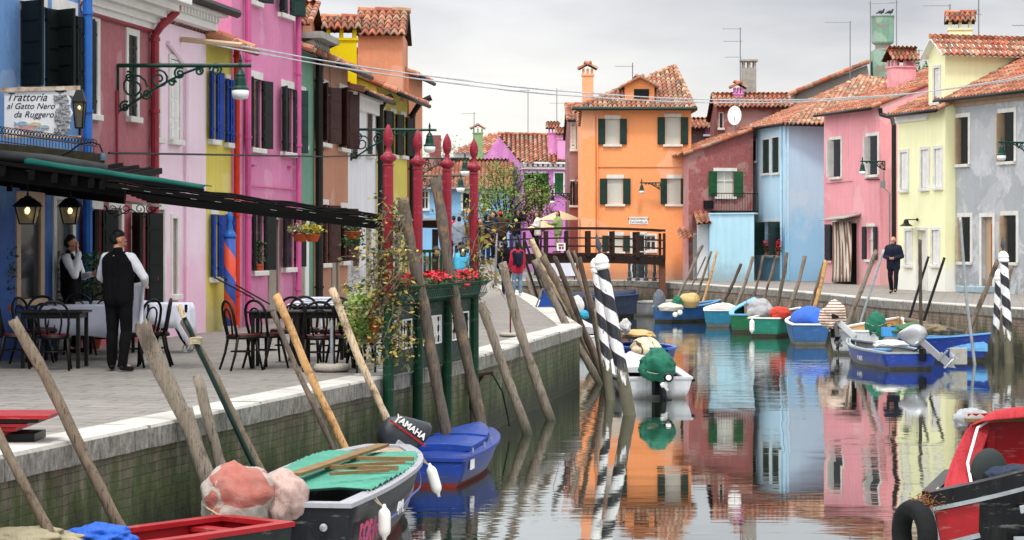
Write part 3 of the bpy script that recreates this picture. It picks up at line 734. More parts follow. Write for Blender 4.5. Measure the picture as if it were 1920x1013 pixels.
# white house
h,fw_=house('house','low white house with thin dark brown closed shutters',L2(652.5),L2(706),5.3,7,st_wh,[
  W_(659,206,669,290,fw=.03,sh=SHBR,k='closed'),W_(687,212,697,290,fw=.03,sh=SHBR,k='closed'),W_(660,420,672,500,fw=.05,sh=SHBR,k='closed'),W_(684,425,695,600,door=1,z0=0,k='frames',bars=0,fw=.05,pane=DOORW)],
  roof=dict(rise=1.2,run=4.,over=.4,end=.0),gut=PK)
m=MB(); m.ob(fw_.p(fw_.L/2,5.02,.05),fw_.u*fw_.L/2,fw_.n*.06,V((0,0,.2))); m.ob(fw_.p(fw_.L/2,5.16,.1),fw_.u*fw_.L/2,fw_.n*.1,V((0,0,.04))); m.build('cornice',WHT,h)
fpipe(fw_,h,705,205,600,PK,.075,.12,top=(.0,.25,.3))
# yellow house 2
h,fz=house('house','far yellow house with dark green shutters and tiled roof in the left row',L2(706),L2(764),5.65,7,st_ye,[
  W_(710,205,720,288,fw=.1,lintel_only=1,sh=SHB,th=165),W_(731,212,741,290,fw=.1,lintel_only=1,sh=SHB,th=165),W_(750,218,760,292,fw=.1,lintel_only=1,sh=SHB,th=165),
  W_(712,430,724,500,fw=.08,sh=SHB,k='closed'),W_(738,430,748,560,door=1,z0=0,k='frames',bars=0,fw=.08,pane=DOORW)],
  roof=dict(rise=1.7,run=4.,over=.55,end=.1),gut=PK)
fpipe(fz,h,765,215,600,PK,.085,.12,top=(.2,.35,.5))
p=PX(640,60,57); chimney(h,p,.76,.7,5.5,6.72,paint('chimney_yellow','e6cf12',.95,.8,.1,3,.2),'side',ux=(1,.1,0))
# orange house beyond
h,fq=house('house','orange house with tiled rooftop room behind the far yellow house',L2(766),L2(792),6.35,6,st_or,[W_(772,260,779,300,fw=.05,sh=SHB,k='closed')],
  roof=dict(rise=2.,run=5.,over=.3,end=.0),gut=PK)
D=61.; k=D/F
def blockroom(parent,x0,x1,y0,y1,D,mat,dep=3.,rise=.75,rn=1.4,name='rooftop_room'):
    a=PX(x0,y0,D); b=PX(x1,y0,D); zb=PX(x0,y1,D).z; m=MB()
    m.box(a.x,b.x,D,D+dep,zb,a.z); o=m.build(name,mat,parent)
    q=[(a.x-.1,D-.2,a.z-.05),(b.x+.12,D-.2,a.z-.05),(b.x+.12,D+rn,a.z+rise),(a.x-.1,D+rn,a.z+rise)]
    r=tiles(q,V(q[3])-V(q[0]),TILE,o); slab(q,.05,WOODD,r,'deck_board')
    q2=[q[3],q[2],(b.x+.12,D+2*rn+.2,a.z-.05),(a.x-.1,D+2*rn+.2,a.z-.05)]; tiles(q2,V(q2[0])-V(q2[3]),TILE,o); slab(q2,.05,WOODD,r,'deck_board'); ridge(q[3],q[2],TILE,r)
    return o
blockroom(h,671,755,62,190,D,st_or)
h,_=house('house','orange house rising behind the green and ochre houses',V((-6.9,53.5,0)),V((-5.0,53.5,0)),6.9,5,st_or,[],roof=dict(rise=.6,run=2.,over=.3,end=.2))
m=MB(); m.box(-5.6,-5.1,51.6,52.4,5.5,8.2); m.build('chimney',st_or,h)
DEP[0]=.15
# ---------------------------------------------------------------- far centre houses
def front(D,x0,x1,y0): return V(((x0-CX)/F*D,D,0)),V(((x1-CX)/F*D,D,0)),H-(y0-HY)/F*D
st_cb=stucco('stucco_sky_blue','6db4e6',.95,.1,seed=12)
a,b,z=front(115,700,955,350)
h,_=house('house','low sky blue house with broad tiled roof behind the far tree',a,b,z,9,st_cb,[W_(792,358,802,392,fw=.1,k='frames'),W_(868,362,880,392,fw=.1,sh=SHB,k='closed'),W_(905,362,917,392,fw=.1,k='frames')],roof=dict(rise=1.5,run=5,over=.3,end=.1,mat=TILE),gut=ZINC)
m=MB(); m.box(*(lambda p:(p.x-.3,p.x+.3))(PX(816,280,119)),118.6,119.4,5,7.2); m.build('chimney',st_rd,h)
st_vi=stucco('stucco_violet_pink','e87fce',.95,.08,seed=13,streak=.05); st_vi2=stucco('stucco_violet','d66fd0',.95,.08,seed=14,streak=.05)
cr=PX(978,0,118); cr.z=0; lf=XY(PX(898,0,124)); rt=XY(PX(1092,0,119))
h=thing('house','violet pink house with white cornice and twin chimneys beyond the tree','house',(cr.x,cr.y,0))
fc=Fac(cr,rt); hol=[]; window(fc,h,W_(990,325,1020,363,fw=.1,k='flat',sh=SHGR,lw=.5),hol); window(fc,h,W_(1040,325,1056,363,fw=.08,k='closed',sh=SHGR),hol)
m=MB(); m.wall(fc,0,fc.L,0,5.85,hol); zz=1.685+(449-253)/F*121
pk=cr.lerp(lf,.5); m.poly([cr,lf,V((lf.x,lf.y,5.7)),V((pk.x,pk.y,7.35)),V((cr.x,cr.y,5.85))]); m.poly([rt,rt+V((0,6,0)),rt+V((0,6,5.8)),rt+V((0,0,5.85))]); m.build('wall',st_vi2,h)
rr=V((rt.x,122.5,7.35)); q4=[V((cr.x-.1,cr.y-.25,5.8)),V((rt.x,rt.y-.25,5.8)),rr,V((pk.x-.1,pk.y,7.4))]
rf=tiles(q4,V((0,1,.5)),TILE,h,p=.24); ridge(q4[3],rr,TILE,rf); slab(q4,.06,WOODD,rf,'deck_board')
m=MB(); m.ob(fc.p(fc.L/2,5.72,.12),fc.u*fc.L/2,fc.n*.15,V((0,0,.05))); m.ob(fc.p(fc.L/2,5.45,.06),fc.u*fc.L/2,fc.n*.08,V((0,0,.06)))
for i in range(12): m.ob(fc.p(fc.L*(i+.5)/12,5.6,.1),fc.u*.08,fc.n*.1,V((0,0,.07)))
m.build('cornice',WHT,h)
chimney(h,PX(1036,0,119.5),.45,.5,5,1.685+(449-251)/F*119.5,st_vi,'side'); chimney(h,PX(1053,0,119),.45,.5,5,1.685+(449-262)/F*119,st_vi,'side')
h=thing('house','far house with pale green chimney and low tiled roof behind the violet house','house',(PX(890,0,140).x,140,0))
m=MB(); p0=PX(850,262,140); p1=PX(1010,262,140); m.box(p0.x,p1.x,140,147,0,7.1); m.build('wall',st_wh,h)
qq=[V((p0.x,139.7,7.1)),V((p1.x,139.7,7.1)),V((p1.x,143,8.3)),V((p0.x+2,143,8.3))]; tiles(qq,V((0,1,.4)),TILE,h,p=.3,r=.5)
chimney(h,PX(896,0,138),.6,.6,5,1.685+(449-251)/F*138,paint('chimney_green','8fae7c',.95,.8,.2,3,.2),'gable')
# dark red house
a,b,z=front(100,1068,1093,222)
h,_=house('house','narrow dark red house squeezed between the violet and bright orange houses',a,b,z,8,st_rd,[W_(1072,228,1077,280,fw=.06,k='closed',sh=SHW),W_(1084,228,1088,280,fw=.06,k='closed',sh=SHW),W_(1071,340,1076,385,fw=.05,sh=SHB,th=100,lintel_only=1),W_(1083,340,1088,385,fw=.05,sh=SHB,th=100,lintel_only=1)],roof=dict(rise=.8,run=3,over=.35,end=.1),gut=BLK)
# bright orange house
st_bo=stucco('stucco_bright_orange','ff8c26',1.,.06,seed=15,streak=.03)
a,b,z=front(93.6,1092,1296,203); a2=a
wb=dict(fw=.13,lintel_only=1,sh=SHG,k='flat',blind=BLIND,lw=.95)
fc=Fac(a,b); h=thing('house','bright orange three storey house with green shutters and drawn blinds by the bridge','house',fc.p(fc.L/2,0))
hol=[]
for w in (W_(1135,223,1162,271,**wb),W_(1247,220,1276,271,**wb),W_(1139,335,1168,383,**wb),W_(1251,335,1276,383,**wb),W_(1142,442,1168,472,**wb),W_(1186,440,1208,520,door=1,z0=0,fw=.1,k='frames'),W_(1213,442,1228,470,fw=.08,k='frames')): window(fc,h,w,hol)
m=MB(); m.wall(fc,0,fc.L,0,z,hol)
for uu in (0,fc.L): m.poly([fc.p(uu,0),fc.p(uu,z),fc.p(uu,z,-7),fc.p(uu,0,-7)])
m.poly([fc.p(0,0,-7),fc.p(fc.L,0,-7),fc.p(fc.L,z,-7),fc.p(0,z,-7)]); m.build('wall',st_bo,h)
m=MB(); bu=fc.p(0,0,.0); m.prism([fc.p(-.02,0,.32),fc.p(-.02,z-.1,.06),fc.p(-.02,z-.1,-.01),fc.p(-.02,0,-.01)],fc.u*.55); m.build('buttress',st_bo,h)
m=MB(); zz=fc.uz(1200,312)[1]; m.ob(fc.p(fc.L/2,zz,.02),fc.u*fc.L/2,fc.n*.025,V((0,0,.03))); m.tube([fc.p(.62,z-.3,.05),fc.p(.62,.1,.05)],.04,6); m.build('string_course',st_bo,h)
ap=PX(1265,124,97.2); el_=V((a.x-.35,93.2,z-.02)); er=V((b.x+.12,93.2,z-.02))
lf2=V((a.x+.4,96.2,z+.75))
rf=tiles([el_,er,ap],V((0,1,.5)),TILE2,h); slab([el_,er,ap],.05,WOODD,rf,'deck_board')
ridge(el_,ap,TILE2,rf); ridge(er,ap,TILE2,rf)
tb=V((b.x+.2,101,z)); tiles([er,tb,ap],V((-1,0,.5)),TILE2,h); tiles([el_,ap,tb,V((a.x,101,z))],V((.2,-.5,.5)),TILE2,h)
m=MB(); m.tube([el_-V((.1,.08,.03)),er+V((.1,-.08,-.03))],.07,8); m.build('gutter',SHG,h)
# dormer
p0=PX(1172,190,93.9); p1=PX(1227,190,93.9); zt=PX(0,160,93.9).z; zpk=PX(0,147,93.9).z; dm=MB()
dm.prism([V((p0.x,93.9,z)),V((p1.x,93.9,z)),V((p1.x,93.9,zt)),V(((p0.x+p1.x)/2,93.9,zpk)),V((p0.x,93.9,zt))],(0,3,0)); do=dm.build('dormer',st_bo,h)
w0=PX(1189,167,93.8); w1=PX(1217,184,93.8); m=MB(); m.box(w0.x,w1.x,93.84,93.9,w1.z,w0.z)
for i in range(8): m.box(w0.x+.02,w1.x-.02,93.81,93.84,w1.z+i*(w0.z-w1.z)/8,w1.z+(i+.7)*(w0.z-w1.z)/8)
m.build('louvre',SHB,do)
for s_ in(-1,1):
    e=(p0.x if s_<0 else p1.x)+s_*.15; q3=[V((e,93.7,zt-.08)),V((e,96.5,zt-.08)),V(((p0.x+p1.x)/2,96.5,zpk+.04)),V(((p0.x+p1.x)/2,93.7,zpk+.04))]
    tiles(q3,V((-s_,0,.5)),TILE2,do)
    ridge(q3[0],q3[3],TILE2,do,.05)
chimney(h,PX(1102,0,94.6),.46,.46,6.6,PX(0,143,94.6).z,st_bo,'gable')
m=MB(); u,z1=fc.uz(1197,414); m.ob(fc.p(u,z1,.01),fc.u*.39,fc.n*.012,V((0,0,.15))); sg=m.build('street_name_sign',WHT,h)
u0,z0=fc.uz(1181,413); textmesh('FONDAMENTA',.13,BLK,'lettering',sg,fc.p(u,z1+.03,.026),fc.u,(0,0,1),align='CENTER'); textmesh('CAVANELLA',.13,BLK,'lettering',sg,fc.p(u,z1-.11,.026),fc.u,(0,0,1),align='CENTER')
# ---------------------------------------------------------------- right bank houses
st_wr=stucco('stucco_worn_red','9c3c38',1.,.2,patch='ab7f78',pamt=.12,seed=20,streak=.22,low='9a7a74',lowz=.7)
st_sal=stucco('stucco_salmon','cf8f92',.95,.14,seed=21,streak=.15,low='c9adb0',lowz=.9)
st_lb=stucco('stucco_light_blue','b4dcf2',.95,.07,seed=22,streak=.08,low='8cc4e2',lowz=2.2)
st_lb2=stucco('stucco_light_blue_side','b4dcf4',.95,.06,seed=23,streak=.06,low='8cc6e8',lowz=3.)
st_an=stucco('stucco_annex_blue','a5d9ee',.95,.08,seed=24,streak=.1)
st_pk=stucco('stucco_rose_pink','f0929e',.97,.12,seed=25,streak=.14,low='dca8a8',lowz=1.2)
st_py=stucco('stucco_pale_lemon','f6f5bd',.97,.06,seed=26,streak=.06,low='eeede6',lowz=1.1)
st_gy=stucco('stucco_grey','aab0b6',.95,.12,seed=27,streak=.08,patch='c3c6ca',pamt=.12)
st_old=stucco('stucco_old_grey','8f8a80',.95,.25,seed=28)
TB=(0,1,.45)
# worn red house: canal front 1245-1290, gable side 1290-1410
a=XY(PX(1245,0,97)); b=XY(PX(1291,0,92.6)); e_=XY(PX(1412,0,93.4))
h=thing('house','worn red house with peeling plaster, iron balcony and sloping roof','house',(b.x,b.y,0))
f1=Fac(a,b); f2=Fac(b,e_)
hol=[]; window(f1,h,W_(1270,437,1279,490,fw=.08,sh=SHB,k='closed',lintel_only=1),hol)
m=MB(); m.wall(f1,0,f1.L,0,5.2,hol); m.build('wall',st_sal,h)
hol=[]; window(f2,h,W_(1343,321,1376,369,fw=.13,sh=SHGR,k='open',th=165,th2=172,pane=BLIND),hol); window(f2,h,W_(1302,440,1316,524,fw=.06,door=1,z0=0,k='frames',bars=0,pane=WHT),hol)
zr=1.685+(449-243)/F*93.4
m=MB(); m.wall(f2,0,f2.L,0,5.15,hol); m.poly([f2.p(0,5.15),f2.p(f2.L,5.15),f2.p(f2.L,zr),f2.p(0,5.2)]); m.build('wall',st_wr,h)
up=f2.u*f2.L+V((0,0,zr-5.2)); o1=-f2.u*.25+V((0,0,-.05)); q4=[a+o1+V((0,0,5.25)),b+o1+V((0,-.15,5.25)),b+up+V((.1,-.15,5.25)),a+up+V((0,0,5.25))]
rf=tiles(q4,up,TILE,h); slab(q4,.05,WOODD,rf,'deck_board'); ridge(q4[1],q4[2],TILE,rf,.07)
m=MB(); m.tube([q4[0],q4[1]],.07,8); m.build('gutter',PK,h)
# shutters, balcony
m=MB(); A0=f2.at(1333,396); u0,z0=f2.uz(1333,397); u1,_=f2.uz(1411,397)
m.ob(f2.p((u0+u1)/2,z0,.3),f2.u*(u1-u0)/2,f2.n*.3,V((0,0,.04)))
for zz in (.0,.75): m.tube([f2.p(u0,z0+zz,.02),f2.p(u0,z0+zz,.6),f2.p(u1,z0+zz,.6),f2.p(u1,z0+zz,.02)],.018,5)
n=16
for i in range(n+1): m.tube([f2.p(u0+(u1-u0)*i/n,z0,.6),f2.p(u0+(u1-u0)*i/n,z0+.75,.6)],.01,4)
for i in range(1,4): m.tube([f2.p(u0,z0,.15*i),f2.p(u0,z0+.75,.15*i)],.01,4)
m.build('balcony',BLK,h)
u2,z2=f2.uz(1320,384); u3,_=f2.uz(1333,384); m=MB(); m.ob(f2.p(u2+.15,z2,.12),f2.u*.18,f2.n*.12,V((0,0,.17))); m.build('vent_box',BLK,h)
p=f2.at(1376,218,.1); 
dsh=thing('satellite_dish','white round satellite dish on a mast above the worn red house','satellite dish',p)
m=MB(); ax=V((-.25,-1,.15)); m.lathe(p+ax*.0,[(.0,.0),(.12,.01),(.25,.04),(.33,.09),(.34,.1),(.33,.1),(.25,.06),(.1,.03)],20,ax); m.v=[V((p.x+(v.x-p.x)*.85,v.y,p.z+(v.z-p.z)*1.2)) for v in m.v]; m.build('dish',WHT,dsh,smooth=True)
m=MB(); m.tube([p+V((0,.1,-.1)),p+V((.1,.15,-.9))],.025,6); m.tube([p+V((0,0,-.3)),p+V((-.05,-.35,-.05))],.015,5); m.build('bracket',ZINC,dsh)
# dark house behind
a,b,z=front(104,1290,1350,262)
h,_=house('house','dark maroon house with pink loggia hidden behind the bright orange house',a,b,z+.6,6,stucco('stucco_maroon','4f2a30',.9,.2,seed=30),[W_(1322,236,1343,252,fw=0,k='blind0',pane=st_vi,sill=WHT)],roof=dict(rise=.5,run=3,over=.3,end=.1))
# annex light blue
a=XY(PX(1331,0,90.6)); b=XY(PX(1414,0,89.4)); z=1.685+(449-402)/F*90
h=thing('house','low pale blue flat topped annex in front of the worn red house','annex',(a.x,a.y,0)); f1=Fac(a,b)
m=MB(); m.wall(f1,0,f1.L,0,z,[]); m.poly([a,V((a.x,92.9,0)),V((a.x,92.9,z)),V((a.x,a.y,z))]); m.poly([f1.p(0,z),f1.p(f1.L,z),V((b.x,93,z)),V((a.x,93,z))]); m.poly([b,V((b.x,93,0)),V((b.x,93,z)),V((b.x,b.y,z))]); m.build('wall',st_an,h)
m=MB(); m.ob(f1.p(f1.L/2,z+.03,-.1),f1.u*(f1.L/2+.03),f1.n*.15,V((0,0,.03))); m.build('coping',st_an,h)
c0=XY(PX(1306,0,92)); m=MB(); m.box(c0.x,a.x-.003,91.2,91.3,0,2.45); 
porch=m.build('porch',paint('porch_cream','e4e2c4',1,.8,.1,3,.1),h)
qq=[(c0.x-.1,90.6,2.35),(a.x+.02,90.5,2.4),(a.x+.02,92.4,2.85),(c0.x-.1,92.5,2.8)]; tiles(qq,V((0,1,.3)),TILE,h,'porch_roof'); slab(qq,.07,WOODD,h,'porch_board')
qq=[(c0.x-.75,91.6,1.75),(c0.x-.1,91.6,1.75),(c0.x-.1,92.7,2.1),(c0.x-.75,92.7,2.1)]; tiles(qq,V((0,1,.3)),TILE,h,'porch_roof')
m=MB(); x0=PX(1308,0,91.1).x; x1=PX(1327,0,91.1).x
for i in range(10): t=i/9; m.tube([(x0+(x1-x0)*t,91.1,.1),(x0+(x1-x0)*t+.02,91.12,1.2),(x0+(x1-x0)*t,91.1,2.3)],.03,6)
m.build('door_curtain',paint('curtain_white','d9d9db',1,.9,.1,5,.1),h)
# rooftops behind worn red house
a,b,z=front(97,1345,1480,196)
h,_=house('house','old brick toned building with patched tiled roof behind the worn red house',a,b,z,3.5,st_wr,[W_(1349,212,1355,240,fw=.03,k='frames',bars=0)],roof=dict(rise=.5,run=1.2,over=.25,end=.1))
m=MB(); p=PX(1404,150,99); m.box(p.x-.3,p.x+.3,98.7,99.3,5,1.685+(449-128)/F*99); o=m.build('chimney',STONE,h)
m=MB(); zt=1.685+(449-128)/F*99; 
for i in(-1,0,1): 
    for j in (-1,1): m.box(p.x+i*.24-.05,p.x+i*.24+.05,99+j*.24-.05,99+j*.24+.05,zt,zt+.28)
m.box(p.x-.38,p.x+.38,98.62,99.38,zt+.28,zt+.36); m.build('cap',STONE,o)
chimney(h,PX(1384,0,98),.4,.4,6,1.685+(449-178)/F*98,st_vi,'gable')
# light blue corner house
cn=XY(PX(1472,0,90)); l_=XY(PX(1404,0,95)); r_=XY(PX(1560,0,91.2)); zt=6.42
h=thing('house','light blue corner house with green shutters and red geraniums at its lower window','house',(cn.x,cn.y,0))
f1=Fac(l_,cn); f2=Fac(cn,r_); hol=[]
for w in (W_(1410,264,1418,302,fw=.08,sh=SHG,k='closed'),W_(1430,262,1443,325,fw=.06,sh=SHG,k='closed'),W_(1448,258,1461,324,fw=.06,sh=SHG,k='closed'),W_(1434,416,1463,479,fw=.08,sh=SHG,k='open',th=40,th2=140,lintel_only=1)): window(f1,h,w,hol)
m=MB(); m.wall(f1,0,f1.L,0,zt,hol); m.build('wall',st_lb,h)
m=MB(); m.wall(f2,0,f2.L,0,zt,[]); m.poly([r_,r_+V((0,6,0)),r_+V((0,6,zt)),r_+V((0,0,zt))]); m.build('wall',st_lb2,h)
for x in (1411,1467,1476):
    f_=f1 if x<1472 else f2; fpipe(f_,h,x,232,525,st_lb,.04,.06)
lo=l_+V((-.35,-.3,zt-.12)); co2=cn+V((-.1,-.4,zt-.12)); ro=r_+V((.3,-.35,zt-.12)); rg1=PX(1612,146,101); rg2=PX(1690,146,101)
rf=tiles([lo,co2,rg1],(rg1-co2)-(rg1-lo).project(co2-lo)*0,TILE,h) if False else None
def plane_up(P):
    P=[V(x) for x in P]; n=(P[1]-P[0]).cross(P[2]-P[0]).normalized(); z=V((0,0,1)); return z-n*z.dot(n)
T1=[lo,co2,rg1]; T2=[co2,ro+V((2,0,0)),rg2,rg1]
rf=tiles(T1,plane_up(T1),TILE,h); slab(T1,.05,WOODD,rf,'deck_board'); rf2=tiles(T2,plane_up(T2),TILE2,h); slab(T2,.05,WOODD,rf2,'deck_board'); ridge(co2,rg1,TILE2,rf2)
m=MB(); m.tube([lo,co2,ro],.07,8); m.build('gutter',PK,h)
# green tower chimney
p=PX(1655,0,104); ztop=PX(0,30,104).z; zb=PX(0,84,104).z; zs=PX(0,96,104).z
h=thing('chimney','tall weathered green round topped chimney with two pigeons on its rim','chimney',(p.x,104,5))
cg=stucco('chimney_green_render','7fb498',.95,.3,seed=31,streak=.3,patch='8f8a78',pamt=.02)
m=MB(); m.box(p.x-.5,p.x+.45,103.6,104.5,4.5,zs); m.build('shaft',cg,h)
m=MB(); m.lathe((p.x,104,0),[(.42,zs),(.42,zs+.06),(.34,zs+.1),(.36,zb+.02)],16); m.build('neck',STONE,h)
m=MB(); n=20
m.lathe((p.x,104,0),[(.4,zb),(.5,zb+.06),(.52,zb+.12),(.53,ztop-.1),(.56,ztop-.05),(.56,ztop),(.45,ztop)],n)
m.v=[V((p.x+(v.x-p.x)*(1-.035*(i%2)),104+(v.y-104)*(1-.035*(i%2)),v.z)) for i,v in enumerate(m.v)]; m.build('drum',cg,h)
PIG=paint('pigeon_grey','4b4d52',.9,.7,.4,20,.1)
for dx,fl in ((-.14,1),(.27,1)):
    q0=V((p.x+dx,103.6,ztop)); m=MB(); m.lump(q0+V((0,0,.14)),(.14,.07,.08),.05,2,1,12,8); m.lump(q0+V((.13*fl,0,.25)),(.045,.04,.045),.02,2,1,10,6); m.tube([q0+V((.09*fl,0,.17)),q0+V((.13*fl,0,.25))],[.05,.035],8); m.tube([q0+V((-.1*fl,0,.12)),q0+V((-.24*fl,0,.07))],[.05,.02],6); m.tube([q0+V((.16*fl,0,.25)),q0+V((.2*fl,0,.235))],[.012,.003],5)
    for e in(-.02,.02): m.tube([q0+V((.02,e,.08)),q0+V((.02,e,0))],.008,4)
    tag(m.build('pigeon',PIG,None,smooth=True),'grey pigeon on the green chimney rim, '+('left one beside the antenna rod' if dx<0 else 'right one of the two'),'pigeon','pigeons on the green chimney')
# house behind light blue (grey gable)
a=XY(PX(1500,0,103)); b=XY(PX(1700,0,103)); h=thing('house','grey walled house whose sloping roof edge rises behind the light blue house','house',a)
pz=lambda x,y,D=103: PX(x,y,D)
m=MB(); m.prism([pz(1480,200),pz(1640,200),pz(1626,122),pz(1500,172)],(0,6,0)); m.build('wall',st_old,h)
q4=[pz(1478,178,102.8),pz(1478,178,109),pz(1628,116,109),pz(1628,116,102.8)]; tiles(q4,q4[3]-q4[0],TILE,h); ridge(q4[0],q4[3],TILE,h,.1)
# pink house
a=XY(PX(1545,0,86.6)); b=XY(PX(1650,0,81.8)); zt=6.62
wk=dict(fw=.12,sh=paint('shutter_slate','2b3138',.9,.6,.2,3,.1),k='halfr',sh2=SHW,th=8,th2=84,pane=SHW)
h,fk=house('house','rose pink house with striped door curtain behind the walking man',a,b,zt,7.5,st_pk,[
  W_(1559,262,1577,332,**wk),W_(1627,255,1646,328,**wk),
  W_(1562,419,1606,529,door=1,z0=0,fw=.1,k='frames',bars=0,pane=BLKGL,lintel_only=1),W_(1551,424,1561,489,fw=0,k='frames',bars=0,pane=SHW,sill=st_pk),W_(1626,425,1640,487,fw=.1,lintel_only=1,k='flat',lw=.9,sh=wk['sh'],pane=SHW)],
  roof=dict(rise=2.1,run=5.5,over=.35,end=.02,mat=TILE),gut=PK)
leaf(fk,h,fk.uz(1549,450)[0],fk.uz(1549,489)[1],fk.uz(1549,421)[1],.55,0,False,wk['sh'],.05)
CUR=stripes('striped_curtain','775548','d6ccbc',.085,'x',.5)
m=MB(); u0,_=fk.uz(1570,480); u1,_=fk.uz(1611,480); zc0,zc1=.06,2.35; nu=44; nz=10; vs=[];fs=[]
for j in range(nz+1):
    for i in range(nu+1):
        s_=i/nu; t_=j/nz; uu=u0+(u1-u0)*(s_*(1-.13*t_)+.02*t_+.04*math.sin(t_*3))
        vs.append(fk.p(uu,zc0+(zc1-zc0)*t_+.05*s_*(1-t_),.22+.05*math.sin(s_*26)+.12*(1-t_)*s_))
for j in range(nz):
    for i in range(nu): k=j*(nu+1)+i; fs.append((k,k+1,k+nu+2,k+nu+1))
m.raw(vs,fs); o=m.build('curtain',CUR,None,smooth=True); s_=o.modifiers.new('s','SOLIDIFY'); s_.thickness=.01
tag(o,'brown and cream striped cloth hanging as door curtain on the rose pink house','curtain')
m=MB(); m.prism([fk.p(u0-.15,2.55,.02),fk.p(u1+.2,2.62,.02),fk.p(u1+.15,2.45,.7),fk.p(u0-.1,2.38,.7)],(0,0,.04)); m.build('door_canopy',STONE,h)
fk_root=h; PMT0=paint('conduit_grey','8f8f8d',.9,.5,.2,6,0)
# pink house chimney
chimney(h,PX(1690,0,86),.86,.8,6.5,PX(0,128,86).z,st_pk,'side',ux=(.95,.2,0))
# downpipe pink house
uL=fk.L; m=MB(); B=fk.p(uL,0); 
def rp(x,y,D): return PX(x,y,D)
m.tube([rp(1650,203,81.2),rp(1652,215,81.2),rp(1672,220,80.6),rp(1676,235,80.4),rp(1676,470,80.4)],.085,8); m.build('downpipe',PK,h)
# lemon house
a=XY(PX(1683,0,75.4)); b=XY(PX(1772,0,72.2)); zt=6.0
wl=dict(fw=.1,sh=SHW,k='closed')
h,fl=house('house','pale lemon house with white closed shutters and a gabled wall dormer',a,b,zt,7,st_py,[
  W_(1689,286,1702,356,**wl),W_(1728,281,1741,353,**wl),W_(1753,279,1766,351,**wl),W_(1698,433,1709,497,**wl),W_(1748,432,1761,497,**wl),W_(1721,432,1737,542,door=1,z0=0,fw=.1,k='frames',bars=0,pane=SHW)],
  roof=dict(rise=2.1,run=4.5,over=.3,end=.05),gut=PK)
m=MB(); m.ob(fl.p(fl.uz(1712,200)[0],zt-.22,.04),fl.u*fl.uz(1712,200)[0],fl.n*.06,V((0,0,.18))); m.build('cornice',WHT,h)
u0,_=fl.uz(1741,150); u1=fl.L; z1=fl.uz(1757,100)[1]; zp=fl.uz(1757,74)[1]; uc=(u0+u1)/2
m=MB(); hol=[]; pn=window(fl,h,W_(1752,128,1762,192,fw=.09,sh=SHW,k='closed'),hol)
m.wall(fl,u0,u1,zt-.01,z1,hol); m.poly([fl.p(u0,z1),fl.p(u1,z1),fl.p(uc,zp)])
m.poly([fl.p(u1,zt),fl.p(u1,zt,-6),fl.p(u1,z1,-6),fl.p(u1,z1)]); m.poly([fl.p(u0,zt),fl.p(u0,zt,-6),fl.p(u0,z1,-6),fl.p(u0,z1)]); do=m.build('dormer',st_py,h)
for s_,ue in((-1,u0-.15),(1,u1+.3)):
    q4=[fl.p(ue,z1-.1,.25),fl.p(ue,z1-.1,-6),fl.p(uc,zp+.05,-6),fl.p(uc,zp+.05,.25)]; tiles(q4,q4[3]-q4[0],TILE,do); slab(q4,.05,WHT,do,'deck_board')
ridge(fl.p(uc,zp+.08,.25),fl.p(uc,zp+.08,-6),TILE,do)
chimney(h,PX(1800,0,76),.75,.7,7,PX(0,58,76).z,st_py,'side',ux=(.95,-.15,0))
# sconce lamp
pl=fl.at(1722,412,.02); lp=thing('wall_lamp','small dark wall lamp with flat hood above the lemon house door','wall lamp',pl)
m=MB(); q1=pl-fl.u*.0; m.tube([q1,q1+fl.n*.3-fl.u*.1],.018,6); m.lathe(q1,[(.05,0),(.05,.05)],8,fl.n); m.build('arm',BLK,lp)
m=MB(); q2=q1+fl.n*.3-fl.u*.25; m.tube([q1+fl.n*.3-fl.u*.1,q2],.018,6); m.lathe(q2+V((0,0,-.22)),[(.24,0),(.1,.1),(.07,.2),(.03,.24)],14); m.build('hood',BLK,lp)
# grey house
a=XY(PX(1773,0,72.9)); b0=XY(PX(1920,0,68.5)); b=a+(b0-a)*1.6; zt=6.38
wg=dict(fw=.13,sh=SHB,k='halfr',sh2=CREAM,th=6,th2=86,pane=BLKGL)
h,fgy=house('house','grey rendered house with white window surrounds at the right edge',a,b,zt,7,st_gy,[
  W_(1796,220,1816,308,**wg),W_(1876,211,1902,303,**wg),W_(1800,407,1820,491,**wg),W_(1881,404,1906,492,**wg),W_(1841,407,1862,530,door=1,z0=.02,fw=.12,k='frames',bars=0,pane=CREAM),W_(1960,206,1990,300,**wg)],
  roof=dict(rise=2.3,run=4.5,over=.35,end=.05,mat=TILE),gut=PK)
u,_=fgy.uz(1858,470); m=MB(); m.ob(fgy.p(u,1.1,-.06),fgy.u*.06,fgy.n*.03,V((0,0,1.08))); m.build('door_edge',paint('varnished_wood','a8672e',1,.4,.3,4,.1),h)
m=MB(); 
for k,(zz,oo) in enumerate(((6.0,.04),(6.12,.07),(6.24,.1))): m.ob(fgy.p(fgy.L/2,zz,oo/2),fgy.u*(fgy.L/2-.002*k),fgy.n*oo,V((0,0,.055)))
m.build('cornice',paint('brick_buff','b59c86',1,.9,.2,8,.4),h)
u,_=fgy.uz(1845,535); m=MB(); m.ob(fgy.p(u,.11,.3),fgy.u*.75,fgy.n*.28,V((0,0,.1))); m.build('door_step',paint('step_blue_grey','9fb4c0',1,.8,.2,4,.2),h,bevel=.02)
